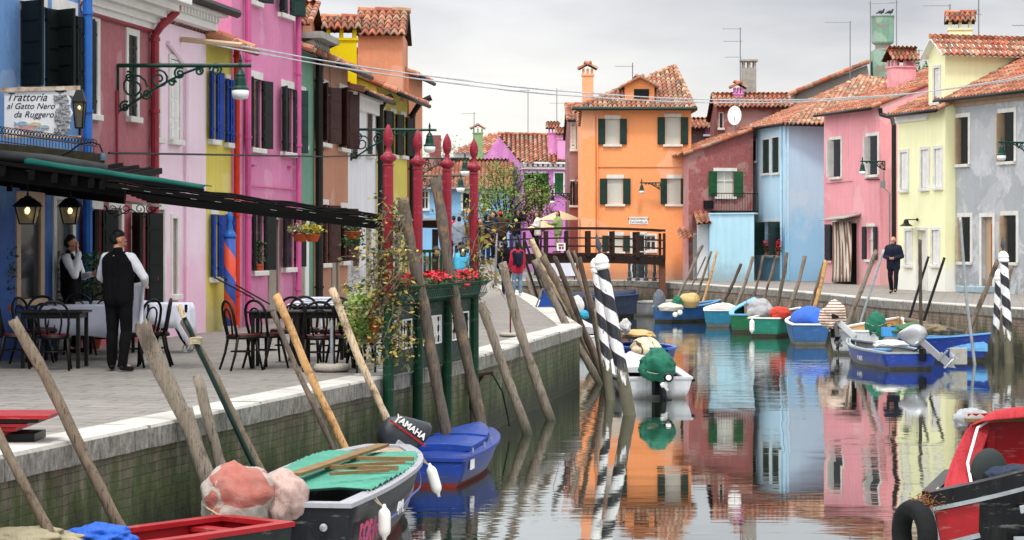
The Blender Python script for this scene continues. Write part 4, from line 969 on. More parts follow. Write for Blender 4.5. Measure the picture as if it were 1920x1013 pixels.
# small details on facades: brackets, patches
def stick(fc,root,x0,y0,x1,y1,mat,r=.02,o=.06,name='wall_bracket'):
    a=fc.at(x0,y0,o); b=fc.at(x1,y1,o); m=MB(); m.tube([a,b],r,5); return m.build(name,mat,root)
stick(f1 if 0 else fk,bpy.data.objects['house.017'] if 0 else fk_root,1625,337,1652,337,BLK)
m=MB(); m.tube([PX(1657,322,81.2),PX(1657,352,81.2),PX(1668,362,81.0),PX(1668,520,81.0)],.03,6); m.ob(PX(1655,346,81.2),(.09,0,0),(0,.05,0),(0,0,.12)); m.build('conduit',PMT0,fk_root)
m=MB(); m.tube([fk.at(1548,415,.04),fk.at(1615,407,.04)],.012,4); m.tube([fk.at(1600,340,.04),fk.at(1550,345,.04)],.01,4); m.build('wall_cable',BLK,fk_root)
# ---------------------------------------------------------------- foliage tools
def leafmat(name,h1,h2,rough=.6):
    if name in MC: return MC[name]
    m,nt,b=newmat(name); q=N(nt); w=q.n('ShaderNodeObjectInfo').outputs['Random']
    f=q.ramp(q.noise(q.co(),1.6,3,.6),[(.3,0.),(.7,1.)]); g=q.noise(q.co(),40,2)
    c=q.mix(f,hexc(h1),hexc(h2)); c=q.mix(q.math('MULTIPLY',g,.35),c,dark(hexc(h1),.5))
    nt.links.new(c,b.inputs['Base Color']); b.inputs['Roughness'].default_value=rough
    b.inputs['Transmission Weight'].default_value=0; MC[name]=m; return m
def leaves(m,pts,sz,jit=.5):
    for p in pts:
        a=V((random.gauss(0,1),random.gauss(0,1),random.gauss(0,.6))).normalized(); b=a.orthogonal().normalized()
        b=(Matrix.Rotation(random.uniform(0,6.28),3,a)@b); k=sz*random.uniform(1-jit,1+jit)
        p=V(p); m.poly([p-a*k*.55,p+b*k*.32,p+a*k*.55,p-b*k*.32])
def tree(label,base,hh,rx,rz,zc,mat,nb,nl,sz,seed,trunk=.09,ry=None,group=None,bark=None):
    random.seed(seed); base=V(base); root=thing('tree',label,'tree',base,group); ry=ry or rx; m=MB(); tips=[]
    def br(p,d,l,r,lev):
        pts=[p];q=p;dd=V(d)
        for i in range(5):
            dd=(dd+V((random.gauss(0,.14),random.gauss(0,.14),random.gauss(.04,.08)))).normalized(); q=q+dd*l/5; pts.append(q)
            if lev>=1: tips.append((q,dd,lev))
        m.tube(pts,[r*(1-.14*i) for i in range(6)],6 if lev<2 else 4)
        if lev<3:
            for k in range(nb):
                t=pts[random.randint(2,5)]; a=random.uniform(0,6.28); up=random.uniform(.1,.9)
                br(t,V((math.cos(a)*rx/rz*.8,math.sin(a)*ry/rz*.8,up)).normalized(),l*random.uniform(.55,.75),r*.5,lev+1)
    br0=base+V((.03,0,max(.6,zc-rz*1.1))); m.tube([base,base.lerp(br0,.5)+V((.04,0,0)),br0],[trunk,trunk*.9,trunk*.8],8); cl=[]
    for k in range(30):
        a=random.uniform(0,6.283); e=random.uniform(-.85,1); rr=math.sqrt(max(.05,1-e*e))*random.uniform(.35,.95)
        c=base+V((rx*rr*math.cos(a),ry*rr*math.sin(a),zc+rz*e*.85)); cl.append((c,rx*random.uniform(.09,.2)))
        mid=br0.lerp(c,.5)+V((random.gauss(0,.1),random.gauss(0,.1),.15)); m.tube([br0-V((0,0,random.uniform(0,.3))),mid,c],[trunk*.4,trunk*.22,.012],5)
        for _ in range(3): m.tube([mid.lerp(c,random.random()),c+V((random.gauss(0,1),random.gauss(0,1),random.gauss(0,1)))*rx*.22],[trunk*.12,.006],4)
    m.build('trunk',bark or WOODD,root); m=MB(); ps=[]
    for _ in range(nl):
        q,s_=random.choice(cl); g=V((random.gauss(0,1),random.gauss(0,1),random.gauss(0,.8)))*s_
        p=q+g
        if noise.noise(p*1.6/rx*2)>-.25: ps.append(p)
    leaves(m,ps,sz); m.build('crown',mat,root); return root
LG=leafmat('leaf_spring_green','4f7326','8aa044'); LO=leafmat('leaf_olive','6b6a32','8d7a4a'); LD=leafmat('leaf_dark_green','1f3d1c','3c6130'); LY=leafmat('leaf_yellowing','a89a3c','7f8a35')
b=XY(PX(945,0,104)); tree('loose spring green tree between the sky blue and violet houses, right of the red posts',b,4.,2.35,1.5,3.75,LG,5,5000,.1,3,trunk=.11)
b=XY(PX(1003,0,105)); tree('sparse brownish young tree against the violet house',b,3.,1.2,1.1,2.9,leafmat('leaf_reddish','8a5f4e','a77a62'),5,1300,.1,5,trunk=.06)
b=XY(PX(1012,0,108)); tree('round dark green bush tree in front of the violet house window',b,3.,.75,.9,4.,leafmat('leaf_mid','3f6b1f','5c8030'),5,1800,.12,8,trunk=.06)
b=XY(PX(842,0,165)); tree('pale bare crowned tree far behind the sky blue house roof, left of green chimney',b,9.,3.,2.2,6.7,leafmat('leaf_pale','b9b795','a7ab88'),5,2600,.16,11,trunk=.16,bark=STONE)
b=PX(1745,150,95); tree('small green treetop behind the lemon house dormer',V((b.x-.6,95,4)),6.,1.0,1.2,4.1,leafmat('leaf_mid','3f6b1f','5c8030'),5,1500,.14,12,trunk=.08)
# ---------------------------------------------------------------- bridge
BW=paint('bridge_timber','3a2822',.9,.75,.35,6,.3); BWD=paint('bridge_timber_dark','2c211e',1,.8,.3,6,.3)
h=thing('bridge','dark brown wooden footbridge with railings crossing the canal end','bridge',(3,88,0))
DZ=1.02; x0,x1=-.62,5.95; yb0,yb1=86.9,89.3
def bz(x): return DZ+.10*(1-((x-2.7)/3.3)**2)
m=MB(); n=44
for i in range(n):
    xa=x0+(x1-x0)*i/n; xb=xa+(x1-x0)/n*.95; m.ob(((xa+xb)/2,(yb0+yb1)/2,bz((xa+xb)/2)),((xb-xa)/2,0,0),(0,(yb1-yb0)/2,0),(0,0,.035))
m.build('deck_planks',BW,h)
for yy in (yb0+.05,(yb0+yb1)/2,yb1-.05):
    m=MB()
    for i in range(12):
        xa=x0+(x1-x0)*i/12; xb=x0+(x1-x0)*(i+1)/12; m.bar((xa,yy,bz(xa)-.2),(xb,yy,bz(xb)-.2),.16,.3)
    m.build('beam',BWD,h)
for yy in (yb0,yb1):
    m=MB()
    for zz,w_ in ((1.0,.09),(.62,.06),(.3,.06)):
        for i in range(12):
            xa=x0+(x1-x0)*i/12; xb=x0+(x1-x0)*(i+1)/12; m.bar((xa,yy,bz(xa)+zz),(xb,yy,bz(xb)+zz),.07 if zz<1 else .14,w_)
    m.build('handrail',BW,h)
    for i,x in enumerate([x0+.05,x0+1.1,x0+1.95,x0+2.75,x0+3.6,x0+4.55,x0+5.5,x1-.05]):
        z=bz(x); m=MB(); m.ob((x,yy-.06 if yy==yb0 else yy+.06,z+.4),(.055 if i%2 else .075,0,0),(0,.05,0),(0,0,.5)); m.build('post',BW,h,bevel=.015)
# steps / ramp
m=MB(); rw0,rw1=-3.2,-.63; ny=12
for i in range(ny):
    ya=yb1-.2-i*(yb1-.2-75)/ny; yb=ya-(yb1-.2-75)/ny; 
    za=DZ*min(1,max(0,(ya-75)/11.5)); zb_=DZ*min(1,max(0,(yb-75)/11.5)); dx=-.06*0
    m.prism([(rw1,ya,-.01),(rw1,ya,za+.008),(rw1,yb,zb_+.008),(rw1,yb,-.01)],(rw0-rw1,0,0))
ramp=m.build('bridge_ramp',PAV,None); struct(ramp)
m=MB(); m.tube([(rw1+.06,yb0-.05,DZ),(rw1+.06,yb0-.05,DZ+1),(rw1+.06,80.5,1.42),(rw1+.06,80.5,.0)],.032,6); m.tube([(rw1+.06,yb0-.05,DZ+.5),(rw1+.06,80.5,.95)],.02,6)
m.build('stair_rail',ZINC,h)
# brick abutment right
m=MB(); m.box(5.72,5.96,86.95,87.3,-.9,.72); o=m.build('bridge_pier',paint('brick_dark','6e4a3c',1,.9,.3,9,.5),None); tag(o,'small brick pier carrying the right end of the wooden footbridge','bridge pier')
# framed notice
p=PX(1052,463,86.7); t_=thing('notice_sign','small white square notice with dark red print fixed to the footbridge railing','sign',p)
m=MB(); m.box(p.x-.17,p.x+.17,p.y-.02,p.y,p.z-.15,p.z+.15); m.build('board',WHT,t_)
m=MB(); m.box(p.x-.1,p.x+.1,p.y-.026,p.y-.021,p.z+.04,p.z+.1); m.box(p.x-.08,p.x+.0,p.y-.026,p.y-.021,p.z-.1,p.z+.01); m.box(p.x+.03,p.x+.1,p.y-.026,p.y-.021,p.z-.1,p.z+.01); m.build('print',paint('print_red','7a2a30',1,.6,.1,3,0),t_)
# iron balustrade on right quay
t_=thing('railing','grey cast iron quay railing below the right end of the footbridge','railing',(5.6,91.5,0))
a=XY(PX(1180,0,91.4)); b=XY(PX(1243,0,89.6)); GI=paint('grey_iron','4c5258',1,.5,.25,8,.1)
for i in range(5):
    p=a.lerp(b,i/4); m=MB(); m.lathe(p,[(.1,0),(.09,.1),(.055,.14),(.07,.35),(.05,.4),(.06,.85),(.09,.9),(.05,.94),(.07,1.0),(.02,1.06)],10); m.build('post',GI,t_,smooth=False)
m=MB(); m.tube([a+V((0,0,.88)),b+V((0,0,.88))],.025,6); m.tube([a+V((0,0,.12)),b+V((0,0,.12))],.02,6)
for i in range(17):
    p=a.lerp(b,i/17); q_=a.lerp(b,(i+1)/17); m.tube([p+V((0,0,.12)),q_+V((0,0,.88))],.012,4); m.tube([q_+V((0,0,.12)),p+V((0,0,.88))],.012,4)
m.build('lattice',GI,t_)
# ---------------------------------------------------------------- overhead cables
def cable(pts,r,label,mat,name='cable'):
    P=[];
    for i in range(len(pts)-1):
        a,b=V(pts[i]),V(pts[i+1]); n=14
        for k in range(n+(i==len(pts)-2)): t=k/n; P.append(a.lerp(b,t)-V((0,0,.0)))
    m=MB(); m.tube(P,r,6); o=m.build(name,mat,None,smooth=True); tag(o,label,name); return o
CG=paint('cable_grey','c9ccd0',.9,.5,.3,10,.0)
def sag(a,b,s,n=24): return [V(a).lerp(V(b),i/n)-V((0,0,4*s*(i/n)*(1-i/n))) for i in range(n+1)]
A=fp.at(338,76,.5); B=PX(1990,132,64)
for i,(dz,s_,lb) in enumerate(((0,.95,'upper pale twisted cable spanning the canal from the pale pink house to the right bank'),(.07,1.02,'lower pale cable running just under the twisted one across the canal'))):
    pts=sag(A+V((0,0,-dz)),B+V((0,0,dz*1.2)),s_)
    m=MB(); m.tube(pts,.012,6)
    m.tube([p+V((0,0,.02*math.sin(k*1.7)))+V((0,.0,0)) for k,p in enumerate(pts)],.008,5)
    tag(m.build('cable',CG,None,smooth=True),lb,'cable','pale cables across the canal')
m=MB(); a=fp.at(338,74,.02); m.tube([a,a+fp.n*1.1-V((0,0,.12))],.05,6); m.build('cable_arm',CREAM,bpy.data.objects['house.002'])
P0=fm.at(190,287,.12); P1=fw_.at(700,291,.1)
m=MB(); m.tube([P0,fh.at(470,292,.25),fo.at(600,294,.2),P1],.018,6); tag(m.build('cable',BLK,None),'thin black cable strung along the left house fronts at first floor height','cable')
# ---------------------------------------------------------------- street lamps
LAMPG=paint('lamp_green','123f33',.9,.4,.2,8,.1); LGL=paint('lamp_glass','dfe3e2',1,.25,.05,3,0)
def spiral(m,c,u,w,r,t0,turn,th=.012,n=18):
    pts=[]
    for i in range(n+1):
        t=i/n; a=t0+turn*2*math.pi*t; rr=r*(1-.82*t); pts.append(V(c)+V(u)*rr*math.cos(a)+V(w)*rr*math.sin(a))
    m.tube(pts,th,5)
def bracket_lamp(label,p,d,L,drop=.35,big=1.,mat=None,scr=.0):
    """p wall point, d horizontal unit direction of the arm"""
    mat=mat or LAMPG; p=V(p); d=V(d).normalized(); z=V((0,0,1)); t_=thing('street_lamp',label,'street lamp',p,'bracket street lamps')
    m=MB(); m.tube([p,p+d*L*.98],.026*big,8); e=p+d*(L*.9); m.lathe(e+z*-.02,[(.02,0),(.045,.03),(.02,.07),(.03,.1),(.006,.2)],8); m.build('arm',mat,t_)
    s=L*.42; m=MB(); m.tube([p+z*.02,p-z*s*.85],.022,6)
    n=8; m.tube([p-z*s*.8+d*.02]+[p-z*s*.8*(1-i/n)**1.4+d*(.05+s*1.55*(i/n)) for i in range(1,n+1)],.02,6)
    for (cx_,cz,r,t0,tn) in ((.28,-.38,.24,0,1.6),(.72,-.24,.17,2,-1.6),(1.08,-.14,.11,1,1.6),(.95,-.3,.07,0,1.4),(.2,-.2,.1,2,-1.5),(1.42,-.1,.08,2,-1.5),(1.72,-.08,.12,3.1,-1.7),(.12,-.72,.1,1,1.5),(.5,-.5,.1,3,1.5)):
        spiral(m,p+d*s*cx_+z*s*cz,d,z,r*s,t0,tn,.016*max(1,big*.9))
    m.build('scroll',mat,t_)
    b=p+d*(L*.9)-z*.06; m=MB(); k=drop/.35*.52
    m.tube([b+z*.1*k,b-z*.02*k],.02,6); m.lathe(b-z*.36*k,[(.155*k,0),(.15*k,.03*k),(.115*k,.07*k),(.1*k,.19*k),(.085*k,.24*k),(.095*k,.26*k),(.06*k,.32*k),(.03*k,.36*k)],14); m.build('shade',mat,t_)
    m=MB(); m.lathe(b-z*.53*k,[(.05*k,0),(.125*k,.02*k),(.148*k,.08*k),(.15*k,.165*k)],14); m.build('lamp_glass',LGL,t_,smooth=True)
    return t_
bracket_lamp('large green scrolled bracket lamp on the rose red house, nearest of the street lamps',fm.at(219,123,.02),fm.n+V((0,.16,0)),2.18,.62,1.3)
bracket_lamp('green bracket lamp on the white house beside the second red post',fw_.at(657,243,.02),(1,.12,0),2.08,.62,1.2)
bracket_lamp('upper green bracket lamp in front of the sky blue house, between the red posts',PX(788,297,70),(1,0,0),1.55,.62,1.1)
bracket_lamp('lower green bracket lamp in front of the sky blue house, between the red posts',PX(788,330,75),(1,0,0),1.5,.62,1.1)
bracket_lamp('green bracket lamp at the right end of the bright orange house',PX(1243,343,93.2),(-1,0,0),.98,.5,1.)
bracket_lamp('green bracket lamp on the rose pink house between its upper windows',fk.at(1658,303,.02)if False else PX(1659,303,81.3),(-1,-.1,0),.92,.55,1.)
bracket_lamp('green bracket lamp on the grey house at the right edge of the picture',fgy.at(1936,268,.02),(-1,-.3,0),1.15,.62,1.2)
bracket_lamp('tiny dark bracket lamp on the violet house left of the dark red house',PX(1068,363,100),(-1,0,0),.85,.5,1.,BLK)
# ---------------------------------------------------------------- antennas
for lb,x,D,yt,yb,arms in (
 ('bare tv antenna with short crossbars above the sky blue house',889,130,210,262,[(.1,-.7,.1,4),(.9,-.3,.3,3)]),
 ('tall thin antenna left of the cable dip over the violet house',990,125,168,260,[(.05,-.9,.1,5)]),
 ('thin whip antenna with small crossbars beside the violet house chimney',1044,122,166,250,[(.1,-.3,.3,3),(.8,-.4,.4,3)]),
 ('tv antenna on the bright orange house roof',1186,97,118,160,[(.15,-.75,.05,6)]),
 ('tv antenna with three long crossbars beside the stone chimney',1388,99,52,200,[(.05,-.8,.05,5),(.6,-.75,.1,5),(1.3,-.7,.1,4)]),
 ('tall antenna with a long single boom behind the light blue house roof',1594,102,40,135,[(.05,-1.15,.05,8)]),
 ('left antenna mast passing in front of the green chimney',1632,100,2,160,[(.1,-.1,1.1,7)]),
 ('right antenna mast beside the green chimney',1681,99,0,160,[(.1,-.3,.1,3)]),
 ('low antenna between pink chimney and lemon dormer',1723,98,93,145,[(.05,-.4,.4,5)]),
 ('antenna with a long white boom left of the lemon house chimney',1781,78,8,40,[(.05,-.95,.05,7)]),
 ('antenna mast with two small booms right of the lemon house chimney',1835,78,0,64,[(.35,-.4,.05,4),(.5,-.1,.1,2)]),
 ('antenna boom over the grey house roof at the right edge',1925,76,45,110,[(.05,-.5,.05,4)])):
    p=PX(x,yt,D); antenna((p.x,p.y),PX(x,yb,D).z-.6,p.z,arms,lb)
# ---------------------------------------------------------------- mooring poles
WD=[woodmat('pole_grey','6a6156','938777','4e4338',1),woodmat('pole_brown','5f5244','837462','3c332b',2),woodmat('pole_bark','4a423b','6d6155','8b7358',3),woodmat('pole_fresh','b98a55','d6ae78','8c5f38',4),woodmat('pole_pale','b8a184','d5c1a0','6b543c',5),woodmat('pole_dark','3a3029','5d4c3e','2a231e',6)]
PBL=paint('pole_black_paint','1b1c1e',.8,.5,.4,8,.2); PGN=paint('pole_dark_green','16302c',.8,.4,.3,8,.1); PMT=paint('pole_galvanised','a9b0b5',.9,.4,.35,6,.1,metal=.2)
def qx(Q,D):
    for a,b in zip(Q,Q[1:]):
        if min(a.y,b.y)<=D<=max(a.y,b.y) and abs(a.y-b.y)>1e-3: return a.x+(b.x-a.x)*(D-a.y)/(b.y-a.y)
    return None
def px_at_y(P,y):
    for a,b in zip(P,P[1:]):
        if min(a[1],b[1])<=y<=max(a[1],b[1]) and a[1]!=b[1]: return a[0]+(b[0]-a[0])*(y-a[1])/(b[1]-a[1])
    a,b=(P[0],P[1]) if y<P[0][1] else (P[-2],P[-1]); return a[0]+(b[0]-a[0])*(y-a[1])/(b[1]-a[1])
def pole(P,w,mat,label,D=None,side='L',off=.16,group='mooring poles',deep=1.9,smooth=False):
    if D is None:
        Q=QL[:7] if side=='L' else QR; best=None
        sg=1 if side=='L' else -1
        d=15.
        while d<95:
            x=(px_at_y(P,HY+F*H/d)-CX)/F*d; q=qx(Q,d)
            if q is not None:
                e=abs(x-(q+sg*off))
                if best is None or e<best[0]: best=(e,d)
            d+=.05
        D=best[1]
    s=F/D; pts=[PX(x,y,D) for x,y in P]
    a,b=pts[-2],pts[-1]; dd=(b-a).normalized()
    if dd.z<-.2 and b.z>-deep: pts.append(b+dd*((b.z+deep)/-dd.z))
    # resample with knots and wobble
    R0=w/s/2; Q2=[]; tot=sum((q-p).length for p,q in zip(pts,pts[1:])); n=max(8,int(tot/.13)); seed=random.random()*50
    acc=0; i=0; L=[0]
    for p,q in zip(pts,pts[1:]): L.append(L[-1]+(q-p).length)
    rr=[]
    for k in range(n+1):
        t=tot*k/n; i=0
        while i<len(L)-2 and L[i+1]<t: i+=1
        p=pts[i].lerp(pts[i+1],(t-L[i])/max(1e-6,L[i+1]-L[i]))
        if not smooth: p=p+V((noise.noise(V((t*.9,seed,0))),noise.noise(V((t*.9,seed,5))),0))*R0*.5
        Q2.append(p); rr.append(R0*(.94+.1*k/n)*(1 if smooth else 1+.16*noise.noise(V((t*2.6,seed,9)))+(.14 if random.random()<.06 else 0)))
    m=MB(); m.tube(Q2,rr,12 if w>10 else 8)
    if not smooth:   # chipped top and gnarled section
        for j,v in enumerate(m.v):
            m.v[j]=v+V((noise.noise(v*9),noise.noise(v*9+V((3,0,0))),0))*R0*.18
        nn=12 if w>10 else 8
        for j in range(nn): m.v[j]=m.v[j]+V((0,0,random.uniform(-.5,.5)*R0))
    o=m.build('mooring_pole',mat,None,smooth=True); tag(o,label,'mooring pole',group)
    return o,Q2,D
for a in [
 ([(-18,785),(95,1002),(130,1070)],19,WD[1],'mooring pole at the bottom left corner, brown and cut off by the picture edge'),
 ([(25,600),(85,705),(222,980)],22,WD[1],'long smooth brown mooring pole leaning over the kerb left of the black cafe table'),
 ([(270,605),(300,690),(352,800),(405,930)],31,WD[0],'thickest rough grey mooring pole with flat sawn top, leaning below the standing waiter'),
 ([(354,765),(385,860)],13,WD[0],'short grey stub tucked behind the thickest rough grey mooring pole'),
 ([(370,705),(392,800),(420,900)],21,WD[0],'short pale grey mooring pole between the thickest pole and the dark green pipe'),
 ([(345,600),(410,720),(480,865),(500,905)],17,WD[1],'brown mooring pole lashed behind the dark green pipe'),
 ([(512,585),(560,700),(622,838),(650,900)],11,WD[2],'thin crooked grey mooring pole just left of the new yellow one'),
 ([(517,555),(575,690),(645,838),(670,890)],16,WD[3],'new yellow brown stripped mooring pole in front of the middle black table'),
 ([(623,542),(668,660),(725,790),(745,840)],15,WD[4],'pale stripped mooring pole in front of the terracotta planter'),
 ([(755,370),(770,455),(790,555),(812,690),(835,805)],22,WD[2],'dark bark covered mooring pole in front of the first geranium box'),
 ([(812,335),(836,465),(858,580),(882,700),(905,805)],22,WD[2],'tall bark covered mooring pole crossing the third red post'),
 ([(903,570),(940,680),(985,808)],18,WD[0],'grey mooring pole leaning on the kerb right of the green fence'),
 ([(942,494),(978,630),(1033,792)],18,WD[0],'grey mooring pole in front of the two women with backpacks'),
]: pole(*a,off=.5 if a[0][0][1]<400 else .16)
for P,w,mt,lb,D in [
 ([(1002,487),(1050,585),(1123,718)],14,WD[0],'long pale mooring pole crossing the quay corner, lowest of the cluster',44.8),
 ([(996,450),(1030,520),(1077,602),(1105,660)],14,WD[4],'thick pale mooring pole whose broken top stands in front of the bridge railing',51),
 ([(1017,481),(1048,540),(1085,605),(1110,655)],15,WD[1],'split yellowish mooring pole beside the blue folding board sign',49),
 ([(1040,481),(1078,580),(1125,700)],10,WD[5],'dark brown mooring pole in the cluster beneath the small railing notice',45.6),
 ([(1064,470),(1100,560),(1132,650)],7,WD[0],'thin grey mooring pole left of the dark leaning one near the striped posts',47.5),
 ([(1075,470),(1101,540),(1126,610)],6,WD[1],'very thin brown mooring pole behind the cluster near the striped posts',49),
 ([(1086,483),(1110,590),(1133,715)],9,WD[5],'dark mooring pole nearest to the front striped post',45.2),
 ([(1117,580),(1130,680)],8,WD[0],'short pale mooring pole right against the rear striped post',43.5),
 ([(1084,622),(1118,690)],7,WD[2],'short dark stub low in the cluster at the quay corner',46.2),
 ([(977,465),(1004,552)],6,WD[0],'slim grey mooring pole behind the two black poles by the bridge',70.5),
 ([(988,520),(1000,565)],6,WD[0],'short grey mooring pole behind the women with backpacks',69.5),
 ([(1016,470),(1062,570)],5,WD[1],'slim mooring pole between the black poles and the split yellowish one',62)]:
    pole(P,w,mt,lb,D)
pole([(969,439),(1006,552)],4.5,PBL,'left one of two straight black poles by the left end of the bridge',70,smooth=True)
pole([(983,448),(1016,543)],4.5,PBL,'right one of two straight black poles by the left end of the bridge',71,smooth=True)
o,Q2,D=pole([(345,596),(470,862),(492,908)],10,PGN,'straight dark green pipe pole lashed to a brown mooring pole',None,smooth=True)
m=MB(); a=PX(345,596,D-.02); b=PX(335,572,D-.02); m.tube([a,b],.028,10); o2=m.build('pole_tip',WD[4],None)
o2.parent=o; o2.data.transform(Matrix.Translation(-o.location))
c=PX(366,640,D); m=MB()
for i in range(5): m.tube([c+V((.06*math.cos(t/10*6.28),.06*math.sin(t/10*6.28),(i-2)*.014+.01*math.sin(t))) for t in range(11)],.008,5)
tag(m.build('rope_lashing',ROPE,None,smooth=True),'rope tied round the dark green pipe and the brown pole behind it','rope')
for a in [
 ([(1317,460),(1273,555)],5.5,WD[0],'grey mooring pole in front of the curtained porch, leftmost on the right bank'),
 ([(1323,482),(1291,549)],3,WD[1],'thinnest mooring pole in front of the curtained porch'),
 ([(1334,472),(1306,558)],4.5,WD[1],'brown mooring pole at the left corner of the pale blue annex'),
 ([(1344,472),(1334,515),(1317,569)],5,WD[3],'yellowish mooring pole in front of the pale blue annex'),
 ([(1390,495),(1375,530),(1356,569)],6,WD[5],'short dark mooring pole in front of the pale blue annex'),
 ([(1412,482),(1398,530),(1380,572)],6.5,WD[0],'pale grey mooring pole between annex and light blue corner house'),
 ([(1431,480),(1423,520),(1412,562)],4.5,WD[2],'slender dark mooring pole under the window with geraniums, left one'),
 ([(1456,480),(1443,525),(1432,562)],5,WD[1],'slender reddish mooring pole under the window with geraniums, right one'),
 ([(1475,474),(1468,520),(1456,580)],7,WD[2],'tall brown mooring pole at the corner of the light blue house'),
 ([(1510,480),(1497,530),(1474,595)],7.5,WD[0],'stout grey mooring pole against the deeper blue side wall'),
 ([(1545,492),(1518,582)],6,WD[1],'brown mooring pole half hidden behind the yellowish one near the pink house'),
 ([(1549,488),(1540,530),(1525,583)],8,WD[3],'bright yellowish mooring pole at the left corner of the rose pink house'),
 ([(1643,470),(1620,530),(1592,603)],8.5,WD[0],'stout grey mooring pole between the striped curtain and the walking man'),
 ([(1872,488),(1850,545),(1819,615)],10,WD[1],'thick brown mooring pole leaning left of the right hand striped posts'),
 ([(1898,498),(1886,560),(1870,640)],7,WD[1],'brown mooring pole just behind the right hand striped posts')]: pole(*a,side='R',off=.35)
pole([(1657,468),(1615,600)],5,PMT,'galvanised metal pole just left of the walking man',None,'R',.4,smooth=True)
pole([(1741,481),(1704,600)],5,PBL,'left one of two slanting black poles in front of the lemon house',None,'R',.4,smooth=True)
pole([(1771,483),(1733,598)],5.5,PBL,'right one of two slanting black poles in front of the lemon house',None,'R',.4,smooth=True)
pole([(1724,450),(1727,640)],6.5,WD[5],'upright dark pole standing in the moored boats in front of the lemon house',53.5,'R',deep=1.5)
pole([(1800,407),(1812,560),(1828,686)],6,PMT,'tall weathered white metal pole in front of the grey house window',51.5,'R',smooth=True)
# ---------------------------------------------------------------- striped mooring posts
BWS=stripes('black_white_twist','20222b','e4e4e4',.5,'twist',.5,worn=.5)
def bricola(P,w,D,label,capz,fin=True,worn=True):
    s=F/D; pts=[PX(x,y,D) for x,y in P]; d=(pts[1]-pts[0]).normalized(); pts[-1]=pts[-1]+d*((pts[-1].z+1.9)/-d.z); r=w/s/2
    t=thing('striped_mooring_post',label,'mooring post',V((pts[-1].x,pts[-1].y,-1.9)),'black and white striped mooring posts')
    a=pts[0]; b=pts[-1]; L=(b-a).length; up=(a-b).normalized()
    # local-z aligned shaft so the twist runs round it
    m=MB(); n=26; rot=up.to_track_quat('Z','Y').to_matrix()
    vs=[];fs=[];K=20
    for i in range(n+1):
        z=L*i/n; rr=r*(1.12-.12*i/n)*(1+.04*noise.noise(V((z*2,r*99,0))))
        if i<6: rr*=1+.12*noise.noise(V((z*4,3,0)))
        for k in range(K): an=2*math.pi*k/K; vs.append(V((rr*math.cos(an),rr*math.sin(an),z)))
    for i in range(n):
        for k in range(K): k2=(k+1)%K; fs.append((i*K+k,i*K+k2,(i+1)*K+k2,(i+1)*K+k))
    m.raw(vs,fs); o=m.build('shaft',BWS,None,smooth=True); o.parent=t; o.location=b-t.location; o.rotation_euler=up.to_track_quat('Z','Y').to_euler()
    m=MB(); m.lathe(a,[(r*1.02,-.02),(r*1.25,.0),(r*1.28,.04),(r*1.1,.06),(r*1.28,.1),(r*1.1,.17),(r*.65,.22),(r*.2,.25)],18,up); m.build('cap',WHT,t,smooth=False)
    if fin:
        m=MB(); m.lathe(a+up*.24,[(r*.35,0),(r*.2,.05),(r*.5,.1),(r*.55,.14),(r*.35,.22),(r*.12,.32),(.004,.36)],12,up); m.build('finial',paint('finial_grey','4a5560',.9,.5,.2,5,0),t,smooth=True)
    return t
bricola([(1130,503),(1181,781)],22.5,36.8,'front one of the central striped mooring posts, with the white cap and grey finial',0)
bricola([(1118,510),(1145,750)],16,40.3,'rear one of the central striped mooring posts, half hidden by its neighbour',0,False)
bricola([(1882,490),(1893,681)],16,52.4,'front one of the striped mooring posts at the right edge, with dark finial',0)
bricola([(1872,524),(1865,676)],12,53.4,'rear lower one of the striped mooring posts at the right edge',0,False)
# ---------------------------------------------------------------- red and blue twisted posts by the yellow house
RBS=stripes('red_blue_twist','d84a2c','2a4fa6',.86,'twist',.5)
for i,(x,D,w,lb) in enumerate(((431,41.2,22,'front one of the red and blue twisted posts before the yellow house'),(443,43.6,18,'rear one of the red and blue twisted posts before the yellow house'))):
    s=F/D; b=XY(PX(x,0,D)); r=w/s/2; t=thing('twisted_post',lb,'decorative post',b,'red and blue twisted posts'); tz=H-(446-HY)/s
    vs=[];fs=[];K=20;n=10; m=MB()
    m.lathe((0,0,0),[(r,.09),(r,.8),(r,tz)],20); o=m.build('shaft',RBS,None,smooth=False); o.parent=t
    for p in o.data.polygons: p.use_smooth=len(p.vertices)==4
    m=MB(); m.lathe(b,[(r*1.08,tz),(r*1.15,tz+.03),(r*.9,tz+.09),(r*.45,tz+.16),(r*.55,tz+.2),(r*.3,tz+.28),(r*.5,tz+.33),(r*.5,tz+.4),(r*.15,tz+.5)],16); m.build('cap',PB,t,smooth=True)
    m=MB(); m.box(b.x-r*1.25,b.x+r*1.25,b.y-r*1.25,b.y+r*1.25,.002,.095); m.build('base',STONE,t)
